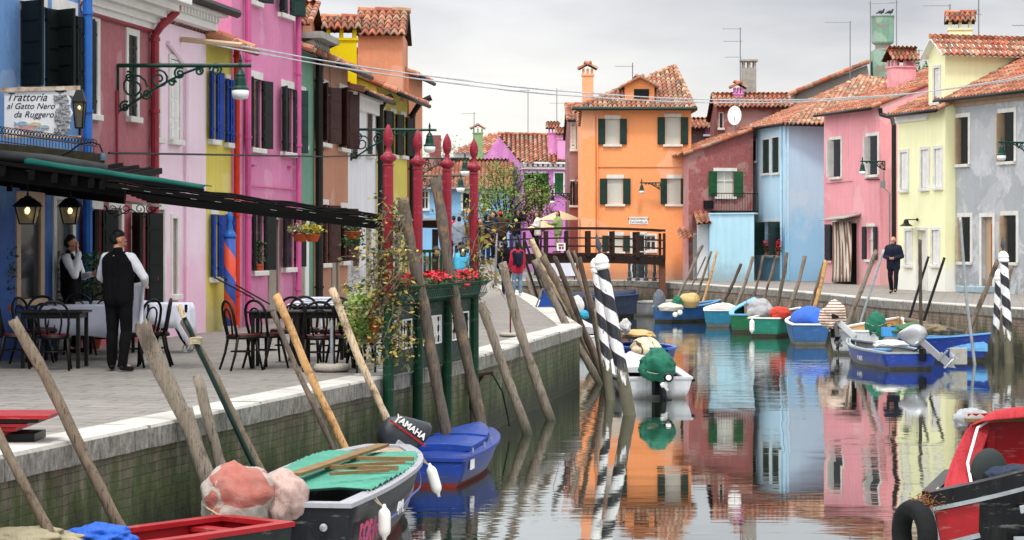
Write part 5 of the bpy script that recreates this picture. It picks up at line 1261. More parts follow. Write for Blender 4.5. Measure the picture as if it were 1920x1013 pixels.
# ---------------------------------------------------------------- red finial posts and green fence
PRD=paint('post_red','9c2236',.85,.42,.25,3,.1); FG=paint('fence_green','0c4029',.85,.4,.25,3,.12); FGD=paint('fence_panel_green','18362b',.85,.5,.2,3,.12)
edge=lambda D:qx(QL,D)
FP=[]
for i,(x,D,zt,lb) in enumerate(((730,27.9,3.0,'red topped green post at the left end of the terrace fence, wrapped in creeper'),(785,29.4,3.0,'second red topped green post of the terrace fence, counted from the left'),(842,31.1,3.02,'third red topped green post, crossed by the tall bark covered pole'),(893,32.7,3.02,'fourth red topped green post at the right end of the terrace fence'))):
    D=min((abs((edge(d_/50)+.13)*F*50/d_+CX-(728,783,838,889)[i]),d_/50) for d_ in range(1250,1750))[1]; X=edge(D)+.13; b=V((X,D,0)); FP.append(b); t=thing('finial_post',lb,'post',V((X,D,-.72)),'red topped posts of the terrace fence')
    m=MB(); m.lathe(V((X,D,0)),[(.068,-.72),(.068,.95)],4 if 0 else 12); m.build('lower_shaft',FG,t,smooth=False)
    m=MB(); m.lathe(V((X,D,0)),[(.055,-1.35),(.062,-1.1),(.058,-.72)],10); m.build('pile',WD[5],t)
    m=MB(); m.lathe(V((X,D,0)),[(.066,-.25),(.066,-.22)],12); m.build('clamp',ZINC,t)
    m=MB(); m.lathe(V((X,D,0)),[(.062,.95),(.062,zt-.42),(.072,zt-.41),(.05,zt-.37)],8); m.build('upper_shaft',PRD,t)
    m=MB(); m.lathe(V((X,D,0)),[(.05,zt-.38),(.098,zt-.34),(.102,zt-.30),(.05,zt-.27),(.034,zt-.22),(.03,zt-.18),(.048,zt-.15),(.062,zt-.09),(.056,zt-.02),(.034,zt+.04),(.01,zt+.09)],14); m.build('finial',PRD,t,smooth=True)
def frm(a,b,z0,z1,w,mat,name,par,m=None):
    m=m or MB()
    for p,q in ((V((a.x,a.y,z0)),V((b.x,b.y,z0))),(V((b.x,b.y,z0)),V((b.x,b.y,z1))),(V((b.x,b.y,z1)),V((a.x,a.y,z1))),(V((a.x,a.y,z1)),V((a.x,a.y,z0)))): m.bar(p,q,w,w)
    return m
fr_=thing('terrace_fence','dark green terrace fence with white scrollwork openings along the quay edge','fence',FP[1])
inn=V((-.0,0,0))
for a,b in zip(FP,FP[1:]):
    d=(b-a).normalized(); a2=a+d*.07-V((.05,0,0)); b2=b-d*.07-V((.05,0,0)); m=MB(); n=V((d.y,-d.x,0))
    def pan(u0,u1,z0,z1,mm,th=.025): mm.ob(a2.lerp(b2,(u0+u1)/2)+V((0,0,(z0+z1)/2)),(b2-a2)*(u1-u0)/2,n*th,V((0,0,(z1-z0)/2)))
    pan(0,1,.012,.30,m); pan(0,1,.68,.88,m); pan(0,.12,.30,.68,m); pan(.88,1,.30,.68,m); m.build('panel',FGD,fr_)
    m=MB(); A=a2.lerp(b2,.12)+n*.03; B=a2.lerp(b2,.88)+n*.03; frm(A,B,.31,.67,.018,WHT,'',fr_,m); m.build('opening_frame',WHT,fr_)
    m=MB()
    for k in range(7):
        c=A.lerp(B,(k+.5)/7); m.tube([c+V((0,0,.31))+n*0,c+V((0,0,.67))],.008,4); spiral(m,c+V((0,0,.56)),d,V((0,0,1)),.05,0,1.3,.007,12); spiral(m,c+V((0,0,.42)),d,V((0,0,-1)),.05,3,1.3,.007,12)
    m.build('scrollwork',WHT if a is FP[1] else BLK,fr_)
    m=MB(); pan(-.02,1.02,.875,.905,m,.05); m.build('top_rail',FG,fr_)
# flower boxes with geraniums
GER=paint('geranium_red','d31a35',1.,.6,.3,30,.0,alt='f0495a')
BOXG=paint('planter_green','1d4a44',.9,.6,.2,4,.1)
for i,(a,b) in enumerate(zip(FP,FP[1:])):
    d=(b-a).normalized(); n=V((d.y,-d.x,0)); c=(a+b)/2+V((.0,0,.0)); L=(b-a).length*.48
    lb=('left','middle','right')[i]+' geranium box hanging in its wire basket on the terrace fence'
    t=thing('flower_box',lb,'flower box',c+V((0,0,.86)),'geranium boxes on the terrace fence')
    zc=.98
    m=MB(); P=[c-d*L+V((0,0,zc-.08))-n*.09,c-d*L+V((0,0,zc-.08))+n*.09,c-d*L+V((0,0,zc+.08))+n*.13,c-d*L+V((0,0,zc+.08))-n*.13]; m.prism(P,d*2*L); m.build('box',BOXG,t,bevel=.01)
    m=MB(); K=15
    for k in range(K+1):
        q=c-d*L+d*(2*L*k/K); m.tube([q-n*.1+V((0,0,zc-.11)),q+n*.12+V((0,0,zc-.11)),q+n*.2+V((0,0,zc-.04)),q+n*.17+V((0,0,zc+.06)),q+n*.26+V((0,0,zc+.13))],.006,4)
    for zz,oo in ((-.04,.2),(.06,.17),(.13,.26)): m.tube([c-d*L+n*oo+V((0,0,zc+zz)),c+d*L+n*oo+V((0,0,zc+zz))],.006,4)
    m.build('wire_basket',FG,t)
    random.seed(40+i); ps=[c+d*random.uniform(-L,L)+n*random.uniform(-.13,.2)+V((0,0,zc+.08+abs(random.gauss(0,.07)))) for _ in range(1100)]
    m=MB(); leaves(m,ps,.055); m.build('foliage',LD,t)
    m=MB()
    cl=[(-.8,.1),(-.45,.16),(.05,.2),(.42,.2),(.8,.14)] if i!=1 else [(-.7,.2),(-.2,.22),(.15,.2),(.75,.2)]
    for cx_,hh in cl:
        cc=c+d*L*cx_+V((0,0,zc+hh))+n*random.uniform(-.02,.06)
        leaves(m,[cc+V((random.gauss(0,.075),random.gauss(0,.06),random.gauss(0,.032))) for _ in range(190)],.05)
    m.build('flowers',GER,t)
# creeper on first and last posts
def creeper(label,post,z0,z1,spread,nl,mats,seed,tw=7,sz=.085,out=.3,loc=None):
    random.seed(seed); t=thing('creeper',label,'climbing plant',V((post.x,post.y,max(z0,0.)))); m=MB(); ps=[]
    for k in range(tw):
        z=z0+random.uniform(0,.2); an=random.uniform(0,6.28); pts=[]; x,y=post.x,post.y; r=.07
        zz=z; top=random.uniform(.55,1)*(z1-z0)+z0
        while zz<top:
            an+=random.uniform(.1,.5); r=max(.065,min(spread,r+random.uniform(-.03,.035))); p=V((x+r*math.cos(an),y+r*math.sin(an)*.7,zz)); pts.append(p); zz+=random.uniform(.04,.1)
            if random.random()<.8: ps+= [p+V((random.gauss(0,.06),random.gauss(0,.05),random.gauss(0,.05))) for _ in range(3)]
            if random.random()<.16:
                q=p; dd=V((random.uniform(-1,1),random.uniform(-.4,.4),random.uniform(-.2,.5))).normalized(); br=[p]
                for _ in range(6): dd=(dd+V((random.gauss(0,.25),random.gauss(0,.2),-.12))).normalized(); q=q+dd*out*.22; br.append(q); ps+=[q+V((random.gauss(0,.04),random.gauss(0,.03),random.gauss(0,.04))) for _ in range(2)]
                m.tube(br,.004,4)
        if len(pts)>2: m.tube(pts,.008,5)
    m.build('stem',WD[1],t)
    random.shuffle(ps); ps=ps[:nl]; k=len(ps)//len(mats)
    m=MB(); 
    for i,mt in enumerate(mats): m=MB(); leaves(m,ps[i*k:(i+1)*k],sz); m.build('foliage',mt,t)
    return t
creeper('yellow leaved creeper twisting up the red post at the left end of the fence',FP[0],.1,2.35,.24,2300,[leafmat('leaf_creeper','6d6a2c','4f5c26'),leafmat('leaf_yellow','a08c34','c0a850'),LO,LD],5,tw=15,out=.36,sz=.055)
creeper('bare twiggy creeper with few yellow leaves on the last red post of the fence',FP[3],1.05,2.3,.16,260,[LY,leafmat('leaf_dry','8b6a34','b08a4a')],9,tw=9,out=.5,sz=.07)
# ---------------------------------------------------------------- boats
def wp(px,D,z=WZ): return V(((px-CX)/F*D,D,z))
BI=paint('boat_inner_grey','8b8d8c',.9,.6,.25,5,.1); OUTB=paint('motor_black','1a1b1e',.9,.35,.2,6,.05); OUTG=paint('motor_slate','2f343c',.85,.35,.15,6,.0,coat=.15); SILV=paint('motor_silver','b9bcc0',.9,.3,.12,6,0,metal=.5)
RED=paint('boat_red','a51d25',.95,.4,.2,4,.08); ANTI=paint('antifouling_red','6e2320',.9,.7,.3,5,.2); FEND=paint('fender_white','e6e4df',1,.5,.1,6,.05); LBL=paint('boat_light_blue','6fb2ea',.95,.45,.15,4,.05); WOODB=paint('plank_wood','8d7350',.9,.75,.25,6,.3)
class Boat:
    def __init__(s,label,stern,bow,beam,fb,hull,inner=BI,rim=None,sheer=.35,tw=.85,bw=.0,boot=ANTI,rake=.25,bz=.16,rimw=.07,name='boat',bowp=1.7,floor=.1,rollz=0.):
        s.st=XY(stern); s.bo=XY(bow); s.L=(s.bo-s.st).length; s.f=(s.bo-s.st)/s.L; s.l=V((-s.f.y,s.f.x,0)); s.beam=beam; s.fb=fb; s.sheer=sheer;s.tw=tw;s.bw=bw;s.bowp=bowp;s.rake=rake
        s.root=thing(name,label,'boat',V((s.st.x,s.st.y,WZ)))
        K=16; sec=[]
        for i in range(K+1):
            t=i/K; b=s.hb(t); g=s.gz(t)
            rk=s.rake*t**3
            row=[]
            for (kb,kz) in ((1.,1.),(.965,.72),(.92,.42),(.85,.15),(.8,.0),(.62,-.35),(.0,-.5)):
                z=g*kz if kz>=0 else kz*.3; x=t*s.L-rk*(1-kz)*.9*(1 if kz<1 else 0)
                bb=b*kb*(1-.35*(1-max(kz,0))*t**2) if kb>0 else 0.
                row.append((x,bb,z))
            sec.append(row)
        def strip(j0,j1,name,mat,par):
            m=MB()
            for sg in(-1,1):
                vs=[s.w(x,sg*b,z) for row in sec for (x,b,z) in row[j0:j1+1]]; n=j1-j0+1; fs=[]
                for i in range(K):
                    for j in range(n-1):
                        f=(i*n+j,i*n+j+1,(i+1)*n+j+1,(i+1)*n+j); fs.append(f if sg>0 else f[::-1])
                m.raw(vs,fs)
            r0=sec[0][j0:j1+1]; m.poly([s.w(x,b,z) for x,b,z in r0]+[s.w(x,-b,z) for x,b,z in r0[::-1]])
            r1=sec[-1][j0:j1+1]
            if bw>0: m.poly([s.w(x,b,z) for x,b,z in r1]+[s.w(x,-b,z) for x,b,z in r1[::-1]])
            return m.build(name,mat,par,smooth=False,fix=True)
        h=strip(0,3,'hull',hull,s.root)
        for p in h.data.polygons: p.use_smooth=len(p.vertices)==4
        strip(3,6,'hull_bottom',boot,s.root)
        # inner lining
        m=MB(); th=.045
        rows=[]
        for i in range(K+1):
            t=max(.015,min(.985,i/K)); b=max(.005,s.hb(t)-th); g=s.gz(t); x=t*s.L-(.0 if i<K else .05)
            rows.append([(x,b,g-.005),(x,b*.93,g*.5),(x,b*.8,floor),(x,-b*.8,floor),(x,-b*.93,g*.5),(x,-b,g-.005)])
        vs=[s.w(*p) for r in rows for p in r]; fs=[]
        for i in range(K):
            for j in range(5): fs.append((i*6+j,(i+1)*6+j,(i+1)*6+j+1,i*6+j+1))
        fs.append((5,4,3,2,1,0)); fs.append(tuple(K*6+j for j in range(6)))
        m.raw(vs,fs); m.build('inner_lining',inner,s.root)
        m=MB(); rw=rimw
        for sg in(-1,1):
            pts=[]
            for i in range(K+1):
                t=i/K; b=s.hb(t); g=s.gz(t); pts.append(((t*s.L,b+.02,g),(t*s.L,max(0,b-rw),g)))
            for i in range(K):
                (a,b),(c,d)=pts[i],pts[i+1]; q=[s.w(a[0],sg*a[1],a[2]),s.w(c[0],sg*c[1],c[2]),s.w(d[0],sg*d[1],d[2]),s.w(b[0],sg*b[1],b[2])]
                m.prism([p-V((0,0,.012)) for p in q],(0,0,.04))
        g=s.gz(0); m.prism([s.w(-.02,s.hb(0)+.019,g-.012),s.w(-.02,-s.hb(0)-.019,g-.012),s.w(rw,-s.hb(0)-.019,g-.012),s.w(rw,s.hb(0)+.019,g-.012)],(0,0,.041))
        if bw>0: g=s.gz(1); m.prism([s.w(s.L-rw,s.hb(1),g-.012),s.w(s.L-rw,-s.hb(1),g-.012),s.w(s.L+.02,-s.hb(1),g-.012),s.w(s.L+.02,s.hb(1),g-.012)],(0,0,.041))
        m.build('gunwale',rim or hull,s.root)
    def hb(s,t):
        B=s.beam/2
        if t<.4: return B*(s.tw+(1-s.tw)*math.sin(t/.4*math.pi/2))
        u=(t-.4)/.6; return B*(s.bw+(1-s.bw)*(1-u**s.bowp)) if s.bw>0 else max(.004,B*(1-u**s.bowp))
    def gz(s,t): return s.fb*(1+s.sheer*t*t)
    def w(s,x,y,z): return s.st+s.f*x+s.l*y+V((0,0,WZ+z))
    def thwart(s,t,mat=None,z=.75,wd=.12):
        b=s.hb(t)-.05; m=MB(); m.ob(s.w(t*s.L,0,s.gz(t)*z),s.f*wd,s.l*b,V((0,0,.018))); return m.build('thwart',mat or BI,s.root)
    def deck(s,t0,t1,mat,name='deck',rise=.03,ins=.03,n=8,dz=.0,camber=.03):
        m=MB(); vs=[]; fs=[]
        for i in range(n+1):
            t=t0+(t1-t0)*i/n; b=max(.003,s.hb(t)-ins); g=s.gz(t)+dz+rise*0
            for k in range(5): y=(k/4*2-1)*b; vs.append(s.w(t*s.L,y,g+rise+camber*(1-(k/2-1)**2)))
            for k in range(5): y=(k/4*2-1)*b; vs.append(s.w(t*s.L,y,g-.03))
        for i in range(n):
            for k in range(4): a=i*10+k; fs+= [(a,a+10,a+11,a+1),(a+6,a+16,a+15,a+5)]
            a=i*10; fs+=[(a,a+5,a+15,a+10),(a+14,a+19,a+9,a+4)]
        fs+=[(0,1,2,3,4,9,8,7,6,5),tuple(n*10+k for k in(5,6,7,8,9,4,3,2,1,0))]
        m.raw(vs,fs); return m.build(name,mat,s.root)
    def motor(s,mat=OUTG,y=0.,tilt=0.,sc=1.,cover=None,rise=.0,legm=None,steer=0.):
        """outboard on the transom; tilt in degrees swings the leg up and out"""
        leg_m=legm or mat; P=s.w(-.06,y,s.gz(0)+.05+rise); a=R(tilt); bk=-(s.f*math.cos(R(steer))+s.l*math.sin(R(steer))); up=V((0,0,1)); sd=bk.cross(up)
        X=bk*math.cos(a)+up*math.sin(a)     # away from the boat
        Z=up*math.cos(a)-bk*math.sin(a)     # up the motor
        def w(x,yy,z): return P+X*(x*sc)+sd*(yy*sc)+Z*(z*sc)
        t=MB()
        # cowl: lofted rounded body
        prof=[(.0,.11,.17,.04),(.08,.15,.23,.03),(.22,.165,.27,.02),(.36,.155,.26,.0),(.45,.13,.2,-.03),(.48,.09,.14,-.04)]
        vs=[];fs=[];K=16
        for z,hy,hx,ox in prof:
            for k in range(K):
                an=2*math.pi*k/K; cx_=math.copysign(abs(math.cos(an))**.6,math.cos(an)); cy_=math.copysign(abs(math.sin(an))**.6,math.sin(an)); vs.append(w(.14+ox+hx*cx_,hy*cy_,z+.16-.05*cx_*(z>.2)))
        for i in range(len(prof)-1):
            for k in range(K): k2=(k+1)%K; fs.append((i*K+k,i*K+k2,(i+1)*K+k2,(i+1)*K+k))
        fs+=[tuple(range(K-1,-1,-1)),tuple(range((len(prof)-1)*K,len(prof)*K))]
        t.raw(vs,fs); cow=t.build('outboard_motor',mat,s.root,smooth=True,fix=True)
        m=MB(); m.ob(w(.16,0,-.12),X*.07*sc,sd*.045*sc,Z*.28*sc); m.ob(w(.19,0,-.5),X*.085*sc,sd*.03*sc,Z*.16*sc); m.ob(w(.24,0,-.42),X*.15*sc,sd*.07*sc,Z*.012*sc); m.tube([w(.05,0,-.62),w(.36,0,-.62)],[.03*sc,.055*sc],10); m.prism([w(.1,-.01,-.65),w(.26,-.01,-.65),w(.22,-.01,-.82)],sd*.02); m.build('motor_leg',leg_m,cow)
        m=MB(); 
        for k in range(3):
            an=k*2.094; c=w(.39,0,-.62); dv=(sd*math.cos(an)+Z*math.sin(an)); e=(sd*-math.sin(an)+Z*math.cos(an))
            m.prism([c,c+dv*.06+e*.05,c+dv*.13*sc+e*.03,c+dv*.13*sc-e*.04,c+dv*.05-e*.04],X*.012)
        m.tube([w(.36,0,-.62),w(.44,0,-.62)],[.035,.01],8); m.build('propeller',SILV if mat is SILV else OUTB,cow)
        m=MB(); m.ob(P+V((0,0,-.08))-bk*.0,bk*.05,sd*.1,V((0,0,.14))); m.tube([w(.05,0,.1),w(-.12,.02,.14),w(-.5,.05,.2)],.022,6); m.build('clamp_bracket',OUTB,cow)
        s.mw=w; return cow,w
def fender(p,label,d=None,L=.34,r=.062,tie=None):
    p=V(p); d=V(d or (0,0,-1)).normalized(); t=thing('boat_fender',label,'fender',p,'white boat fenders'); m=MB()
    m.lathe(p,[(.012,-.03),(.02,.0),(r*.55,.012),(r*.82,.03),(r*.97,.055),(r,.08),(r,L-.08),(r*.97,L-.055),(r*.82,L-.03),(r*.5,L-.01),(.02,L+.005),(.014,L+.04)],14,d); m.build('body',FEND,t,smooth=True)
    if tie is not None: m=MB(); m.tube([V(tie),V(tie)*.4+p*.6-V((0,0,.02)),p],.007,5); m.tube([V(tie)+V((.04,.02,0)),V(tie)*.5+p*.5+V((.03,0,-.03)),p],.006,5); m.build('line',ROPE,t)
    return t
def cover(name,label,cat,c,sz,mat,amp=.18,fr=2.,seed=0,rz=0.,fold=.08,group=None,flat=-.9,n=52,mm=32,ties=0):
    t=MB(); t.lump(c,sz,amp,fr,seed,n,mm,flat,rz,fold); o=t.build(name,mat,None,smooth=True); c2=V(c)
    if ties:
        m=MB()
        for k in range(ties):
            z=sz[2]*(-.35+.5*k); r=math.sqrt(max(.1,1-(z/sz[2])**2))*1.06
            m.tube([c2+V((sz[0]*r*math.cos(a/16*6.28+rz),sz[1]*r*math.sin(a/16*6.28+rz),z+.04*math.sin(a))) for a in range(17)],.008,5)
        r_=m.build('tie_rope',ROPE,None)
    o=tag(o,label,cat,group)
    if ties: r_.data.transform(Matrix.Translation(-o.location)); r_.parent=o
    return o
def patch(h1,h2,name,sc=3.):
    if name in MC: return MC[name]
    m,nt,b=newmat(name); q=N(nt); ck=q.n('ShaderNodeTexChecker',{'Vector':q.n('ShaderNodeVectorMath',{0:q.co((1,1,.9),rot=(.3,.5,.4)),1:q.n('ShaderNodeVectorMath',{0:q.n('ShaderNodeTexNoise',{'Vector':q.co(),'Scale':2.}).outputs[1],1:(.75,.75,.75)},operation='MULTIPLY').outputs[0]},operation='ADD').outputs[0],'Scale':sc})
    f=ck.outputs[1]; c=q.mix(f,hexc(h1),hexc(h2)); c=q.mix(q.math('MULTIPLY',q.ramp(q.noise(q.co(),5,6,.7),[(.4,0.),(.7,1.)]),.4),c,hexc('8d8078'))
    nt.links.new(c,b.inputs['Base Color']); b.inputs['Roughness'].default_value=.85; nt.links.new(q.bump(q.noise(q.co(),7,5,.6,1.),.9,.03),b.inputs['Normal']); MC[name]=m; return m
def cloth(name,h,k=1.):
    if name in MC: return MC[name]
    m,nt,b=newmat(name); q=N(nt); co=q.co(); c=hexc(h,k)
    nt.links.new(q.mix(q.ramp(q.noise(co,4,6,.7),[(.35,0.),(.7,1.)]),dark(c,.78),c),b.inputs['Base Color']); b.inputs['Roughness'].default_value=.8
    nt.links.new(q.bump(q.math('ADD',q.noise(co,6,4,.6,1.5),q.math('MULTIPLY',q.noise(q.co((14,3,3)),1.5,3,.5,1.),.8)),.8,.03),b.inputs['Normal']); MC[name]=m; return m
TG=cloth('tarp_green','0f6b52',.95); TGY=cloth('tarp_grey','a9abad',.95); TBE=cloth('tarp_beige','9d9478',.95); TBL=cloth('tarp_blue','1f5fc8',.95); TRD=cloth('tarp_red','b0242e',.95); TOR=cloth('tarp_orange_red','c43a25',.95); TWH=cloth('cloth_white','dcdad6',.95); TYE=cloth('tarp_straw','cfae72',.95); TDB=cloth('tarp_dark_blue','1d2b44',.95)
# --- foreground left: grey and black boat with green boards
GB=paint('hull_charcoal','212328',.8,.45,.2,4,.06); GR=paint('rim_grey','a3a4ab',.95,.5,.12,4,.08)
b1=Boat('charcoal motor boat with grey rim covered by green corrugated sheets, nearest on the left',(-1.98,19.55),(-1.36,24.5),1.34,.56,GB,inner=BI,rim=GR,sheer=.1,tw=.86,bw=.34,rimw=.13,bowp=3.,rake=.5)
m=MB(); n=64; TGS=paint('sheet_green','4b9c85',.85,.55,.2,3,.15)
vs=[];fs=[]
for i in range(n+1):
    x=.9+3.15*i/n; z=.02*math.cos(i*math.pi)*.6
    t=x/b1.L; hb=b1.hb(t)-.05-.012*math.sin(i*1.9)
    for k in range(5): y=(k/4*2-1)*hb; vs.append(b1.w(x,y,b1.gz(t)+.045+z+.015*math.sin(k*2+i*.11)))
for i in range(n):
    for k in range(4): a=i*5+k; fs.append((a,a+5,a+6,a+1))
m.raw(vs,fs); o=m.build('green_sheet',TGS,b1.root); s_=o.modifiers.new('s','SOLIDIFY'); s_.thickness=.006
for (x0,y0,x1,y1,w_,h_) in ((1.25,.2,4.3,-.08,.13,.03),(2.1,-.1,2.5,-.62,.04,.03),(1.35,-.12,1.75,-.6,.035,.03)):
    m=MB(); m.bar(b1.w(x0,y0,.7),b1.w(x1,y1,.7),w_,h_); m.build('plank',WOODB,b1.root)
for x in (2.2,3.1): m=MB(); m.ob(b1.w(x,-.25,.675),b1.f*.03,b1.l*.36,V((0,0,.02))); m.build('batten',WOODB,b1.root)
b1.deck(.86,.985,paint('foredeck_peeling','b9aa9a',.95,.8,.3,14,.5,alt='8d6a58'),'foredeck',0,.05,camber=.01)
# writing on the starboard side
sd=-b1.l
def side_text(bt,txt,size,x,z,mat,right=True,shear=.3,out=.012,bold=.0):
    t=x/bt.L; y=-(bt.hb(t)*.965)-.012 if right else bt.hb(t)*.965+.012
    p0=bt.w(x,y,z); x2=x+.6; y2=-(bt.hb(x2/bt.L)*.965)-.012 if right else bt.hb(x2/bt.L)*.965+.012
    ux=(bt.w(x2,y2,z)-p0) if right else (p0-bt.w(x2,y2,z))
    up=V((0,0,1)); nn=ux.normalized().cross(up); tl=(up-nn*-.12)
    return textmesh(txt,size,mat,'lettering',bt.root,p0+nn*out,ux,up+nn*.0,shear,align='LEFT',bold=bold)
side_text(b1,'BORA',.24,.2,.2,paint('letter_pink','b23a63',1,.5,.2,6,0),True,.4,.03,.012)
side_text(b1,'4PML',.17,1.75,.27,WHT,True,.35,.02)
m=MB()
for i in range(14):
    x=.5+i*.28; 
    a=b1.w(x,-(b1.hb(x/b1.L)*.955)-.02,.24+.012*i+.02*math.sin(i)); x+=.28; c=b1.w(x,-(b1.hb(x/b1.L)*.955)-.02,.24+.012*(i+1)+.02*math.sin(i+1)); m.bar(a,c,.008,.018)
m.build('side_stripe',paint('stripe_lilac','6f74c0',1,.5,.1,5,0),b1.root)
m=MB(); m.lathe(b1.w(-.03,-.35,.38),[(.035,0),(.035,.02),(.015,.025)],12,-b1.f); m.build('drain_plug',SILV,b1.root)
for x,lb,dx in ((.8,'white fender hanging over the lettered side of the charcoal boat',(0,0,-1)),(4.15,'white fender leaning at the bow of the charcoal boat beside the blue one',(.3,-.1,-1))):
    t_=x/b1.L; e=b1.hb(t_); fender(b1.w(x,-e-.1,b1.gz(t_)-.1),lb,dx,.27 if x<2 else .3,.058,b1.w(x,-e+.06,b1.gz(t_)+.05))
# covered motor on its stern
CHK=patch('a05a4e','a39b92','cover_check_red',2.3)
cw,w=b1.motor(OUTB,y=.36,tilt=8,sc=.85,rise=-.3)
cover('motor_cover','red and grey checked cloth wrapped round the outboard motor of the charcoal boat','motor cover',w(.12,-.02,.42)+V((-.05,0,-.03)),(.3,.34,.27),CHK,.22,1.5,3,.3,.1,ties=1)
cover('motor_cover','pale pinkish cloth bundle tied over the motor beside the checked one','motor cover',w(.12,.0,.42)+V((.33,.2,-.06)),(.21,.28,.22),cloth('cloth_pinkish_white','c9aaa0',.85),.22,1.5,7,.2,.11)
# --- blue lidded boat with slate motor
BLH=paint('hull_blue','1b3d94',.9,.4,.25,3,.08)
b2=Boat('small blue boat with flat blue hatch lid and reddish waterline behind the charcoal boat',(-1.0,26.1),(-.42,29.3),.98,.31,BLH,inner=BLH,rim=BLH,sheer=.3,tw=.9,bw=.3,rimw=.12,bowp=2.6,rake=.4)
b2.deck(.0,1.,BLH,'deck',0,.02,camber=.02)
for (t0,t1,dz) in ((.28,.62,.07),(.6,.95,.1)): b2.deck(t0,t1,paint('lid_blue','23489f',.95,.45,.25,5,.1),'hatch_lid',.03,.13,dz=dz*.7,camber=.02)
m=MB(); 
for t in (.2,.4,.55): m.tube([b2.w(t*b2.L,-b2.hb(t)+.05,b2.gz(t)),b2.w(t*b2.L,-b2.hb(t)+.05,b2.gz(t)+.09)],.012,6)
m.build('cleat',SILV,b2.root)
m=MB(); t=.12; m.ob(b2.w(.42,-b2.hb(t)*.985-.008,.25),b2.f*.11,b2.l*.006,V((0,0,.075))); m.build('plate',WHT,b2.root)
cw,w=b2.motor(OUTG,y=.38,tilt=36,sc=1.0,rise=-.16,steer=-62)
p0=w(.3,.175,.42);
m=MB(); 
X=(w(1,0,0)-w(0,0,0)).normalized(); Z=(w(0,0,1)-w(0,0,0)).normalized(); Y=(w(0,1,0)-w(0,0,0)).normalized()
sg=1 if Y.dot(V((0,-1,0)))>0 else -1
textmesh('YAMAHA',.105,WHT,'lettering',cw,w(.14-(.24*sg if True else 0),.172*sg,.47),X*sg,Z,.0,bold=.003)
m.ob(w(.15,.168*sg,.43),X*.26,Y*.006,Z*.011); m.build('red_stripe',RED,cw)
m=MB(); m.ob(w(.06,.16*sg,.22),X*.14,Y*.012,Z*.09); m.build('side_plate',SILV,cw,bevel=.02)
# --- red boat, bottom left
b0=Boat('low red and dark green boat in the bottom left corner with a blue cloth inside',(-2.16,18.95),(-4.0,16.6),.86,.5,paint('hull_dark_green','26302c',.9,.5,.3,4,.1),inner=RED,rim=RED,sheer=.02,tw=.95,bw=.6,rimw=.1,rake=.1,floor=.25)
b0.thwart(.12,RED,.9,.08)
m=MB(); m.ob(b0.w(.25,b0.hb(.1)+.0,.28)+b0.l*.03,b0.f*.1,b0.l*.004,V((0,0,.07))); m.build('plate',TWH,b0.root)
cover('folded_cloth','bright blue cloth lying over the red boat, bottom left','cloth',PX(185,1008,17.8),(.26,.22,.1),TBL,.3,2.5,4,.3,.15,flat=-.4)
cover('folded_cloth','beige crumpled canvas heap in the bottom left corner','cloth',PX(45,1012,17.3),(.42,.25,.09),TBE,.35,2.5,8,.1,.15,flat=-.4)
# --- red boards stacked on the quay
t=thing('board_stack','stack of red and black painted boards lying on the kerb at the left edge','boards',PX(20,815,18.6))
for i in range(5):
    p=PX(30-10*i,778+8*i,18.6); m=MB(); a=random.uniform(-.06,.06); m.ob(V((p.x-.35,18.65+.02*i,p.z)),V((.68-.05*i,a,0)),V((0,.32,.0)),V((0,0,.014))); m.build('board',RED if i%3==0 else (BLK if i%2 else RED),t)
m=MB(); pb=PX(20,818,18.6); m.box(pb.x-.8,pb.x+.22,18.5,18.95,.012,max(.05,PX(0,812,18.6).z)); m.build('crate_base',BLK,t)
# --- right foreground black boat
KH=paint('hull_black','131519',.95,.4,.3,4,.1)
stn=wp(1748,19.2); 
t=thing('boat','large black workboat with red canopy and tyre fender, cut by the right picture edge','boat',V((stn.x,stn.y,WZ)))
ax=V((1,.12,0)).normalized(); ay=V((.3,1,0)).normalized(); ay0=V((0,1,0))
def bw(x,y,z): return V((stn.x,stn.y,WZ))+ax*x+ay*y+V((0,0,z))
def bwi(x,y,z): return V((stn.x,stn.y,WZ))+ax*x+ay0*y+V((0,0,.62+(z-.62)*.82))
def gzr(x): return .66+.16*x+.05*x*x
K=14;LX=2.8;BY=1.9
m=MB()
for side,yy in ((0,0.),(1,BY)):
    for i in range(K):
        xa,xb=LX*i/K,LX*(i+1)/K
        q=[bw(xa+.12*(gzr(xa)<9),yy+(.12 if side==0 else -.12),-.3),bw(xb+.12,yy+(.12 if side==0 else -.12),-.3),bw(xb,yy,gzr(xb)),bw(xa,yy,gzr(xa))]
        m.poly(q)
m.poly([bw(0,0,gzr(0)),bw(0,BY,gzr(0)),bw(.12,BY-.12,-.3),bw(.12,.12,-.3)]); m.poly([bw(.06,.05,gzr(0)-.25),bw(LX,.05,gzr(LX)-.25),bw(LX,BY-.05,gzr(LX)-.25),bw(.06,BY-.05,gzr(0)-.25)])
m.build('hull',KH,t)
m=MB()
for yy in (0,BY):
    for i in range(K): xa,xb=LX*i/K,LX*(i+1)/K; m.bar(bw(xa-.035,yy,gzr(xa)-.002),bw(xb-.03,yy,gzr(xb)),.12,.13)
m.bar(bw(-.03,0,gzr(0)),bw(-.03,BY,gzr(0)),.12,.13); m.build('gunwale',KH,t)
m=MB()
for i in range(K): xa,xb=LX*i/K,LX*(i+1)/K; m.bar(bw(xa-.03,-.045,gzr(xa)-.085),bw(xb-.03,-.045,gzr(xb)-.085),.05,.035)
m.build('rubbing_strake',PMT,t)
m=MB(); m.prism([bw(.03,-.012,gzr(0)-.11),bw(.42,-.012,gzr(.42)-.11),bw(.41,-.0,.34),bw(.08,-.0,.27)],ay*-.012); m.build('red_panel',RED,t)
m=MB(); m.bar(bw(.08,-.02,.27),bw(.42,-.02,.345),.03,.04); m.bar(bw(.0,-.02,gzr(0)-.1),bw(.12,-.02,.0),.03,.025); m.build('panel_edge',PMT,t)
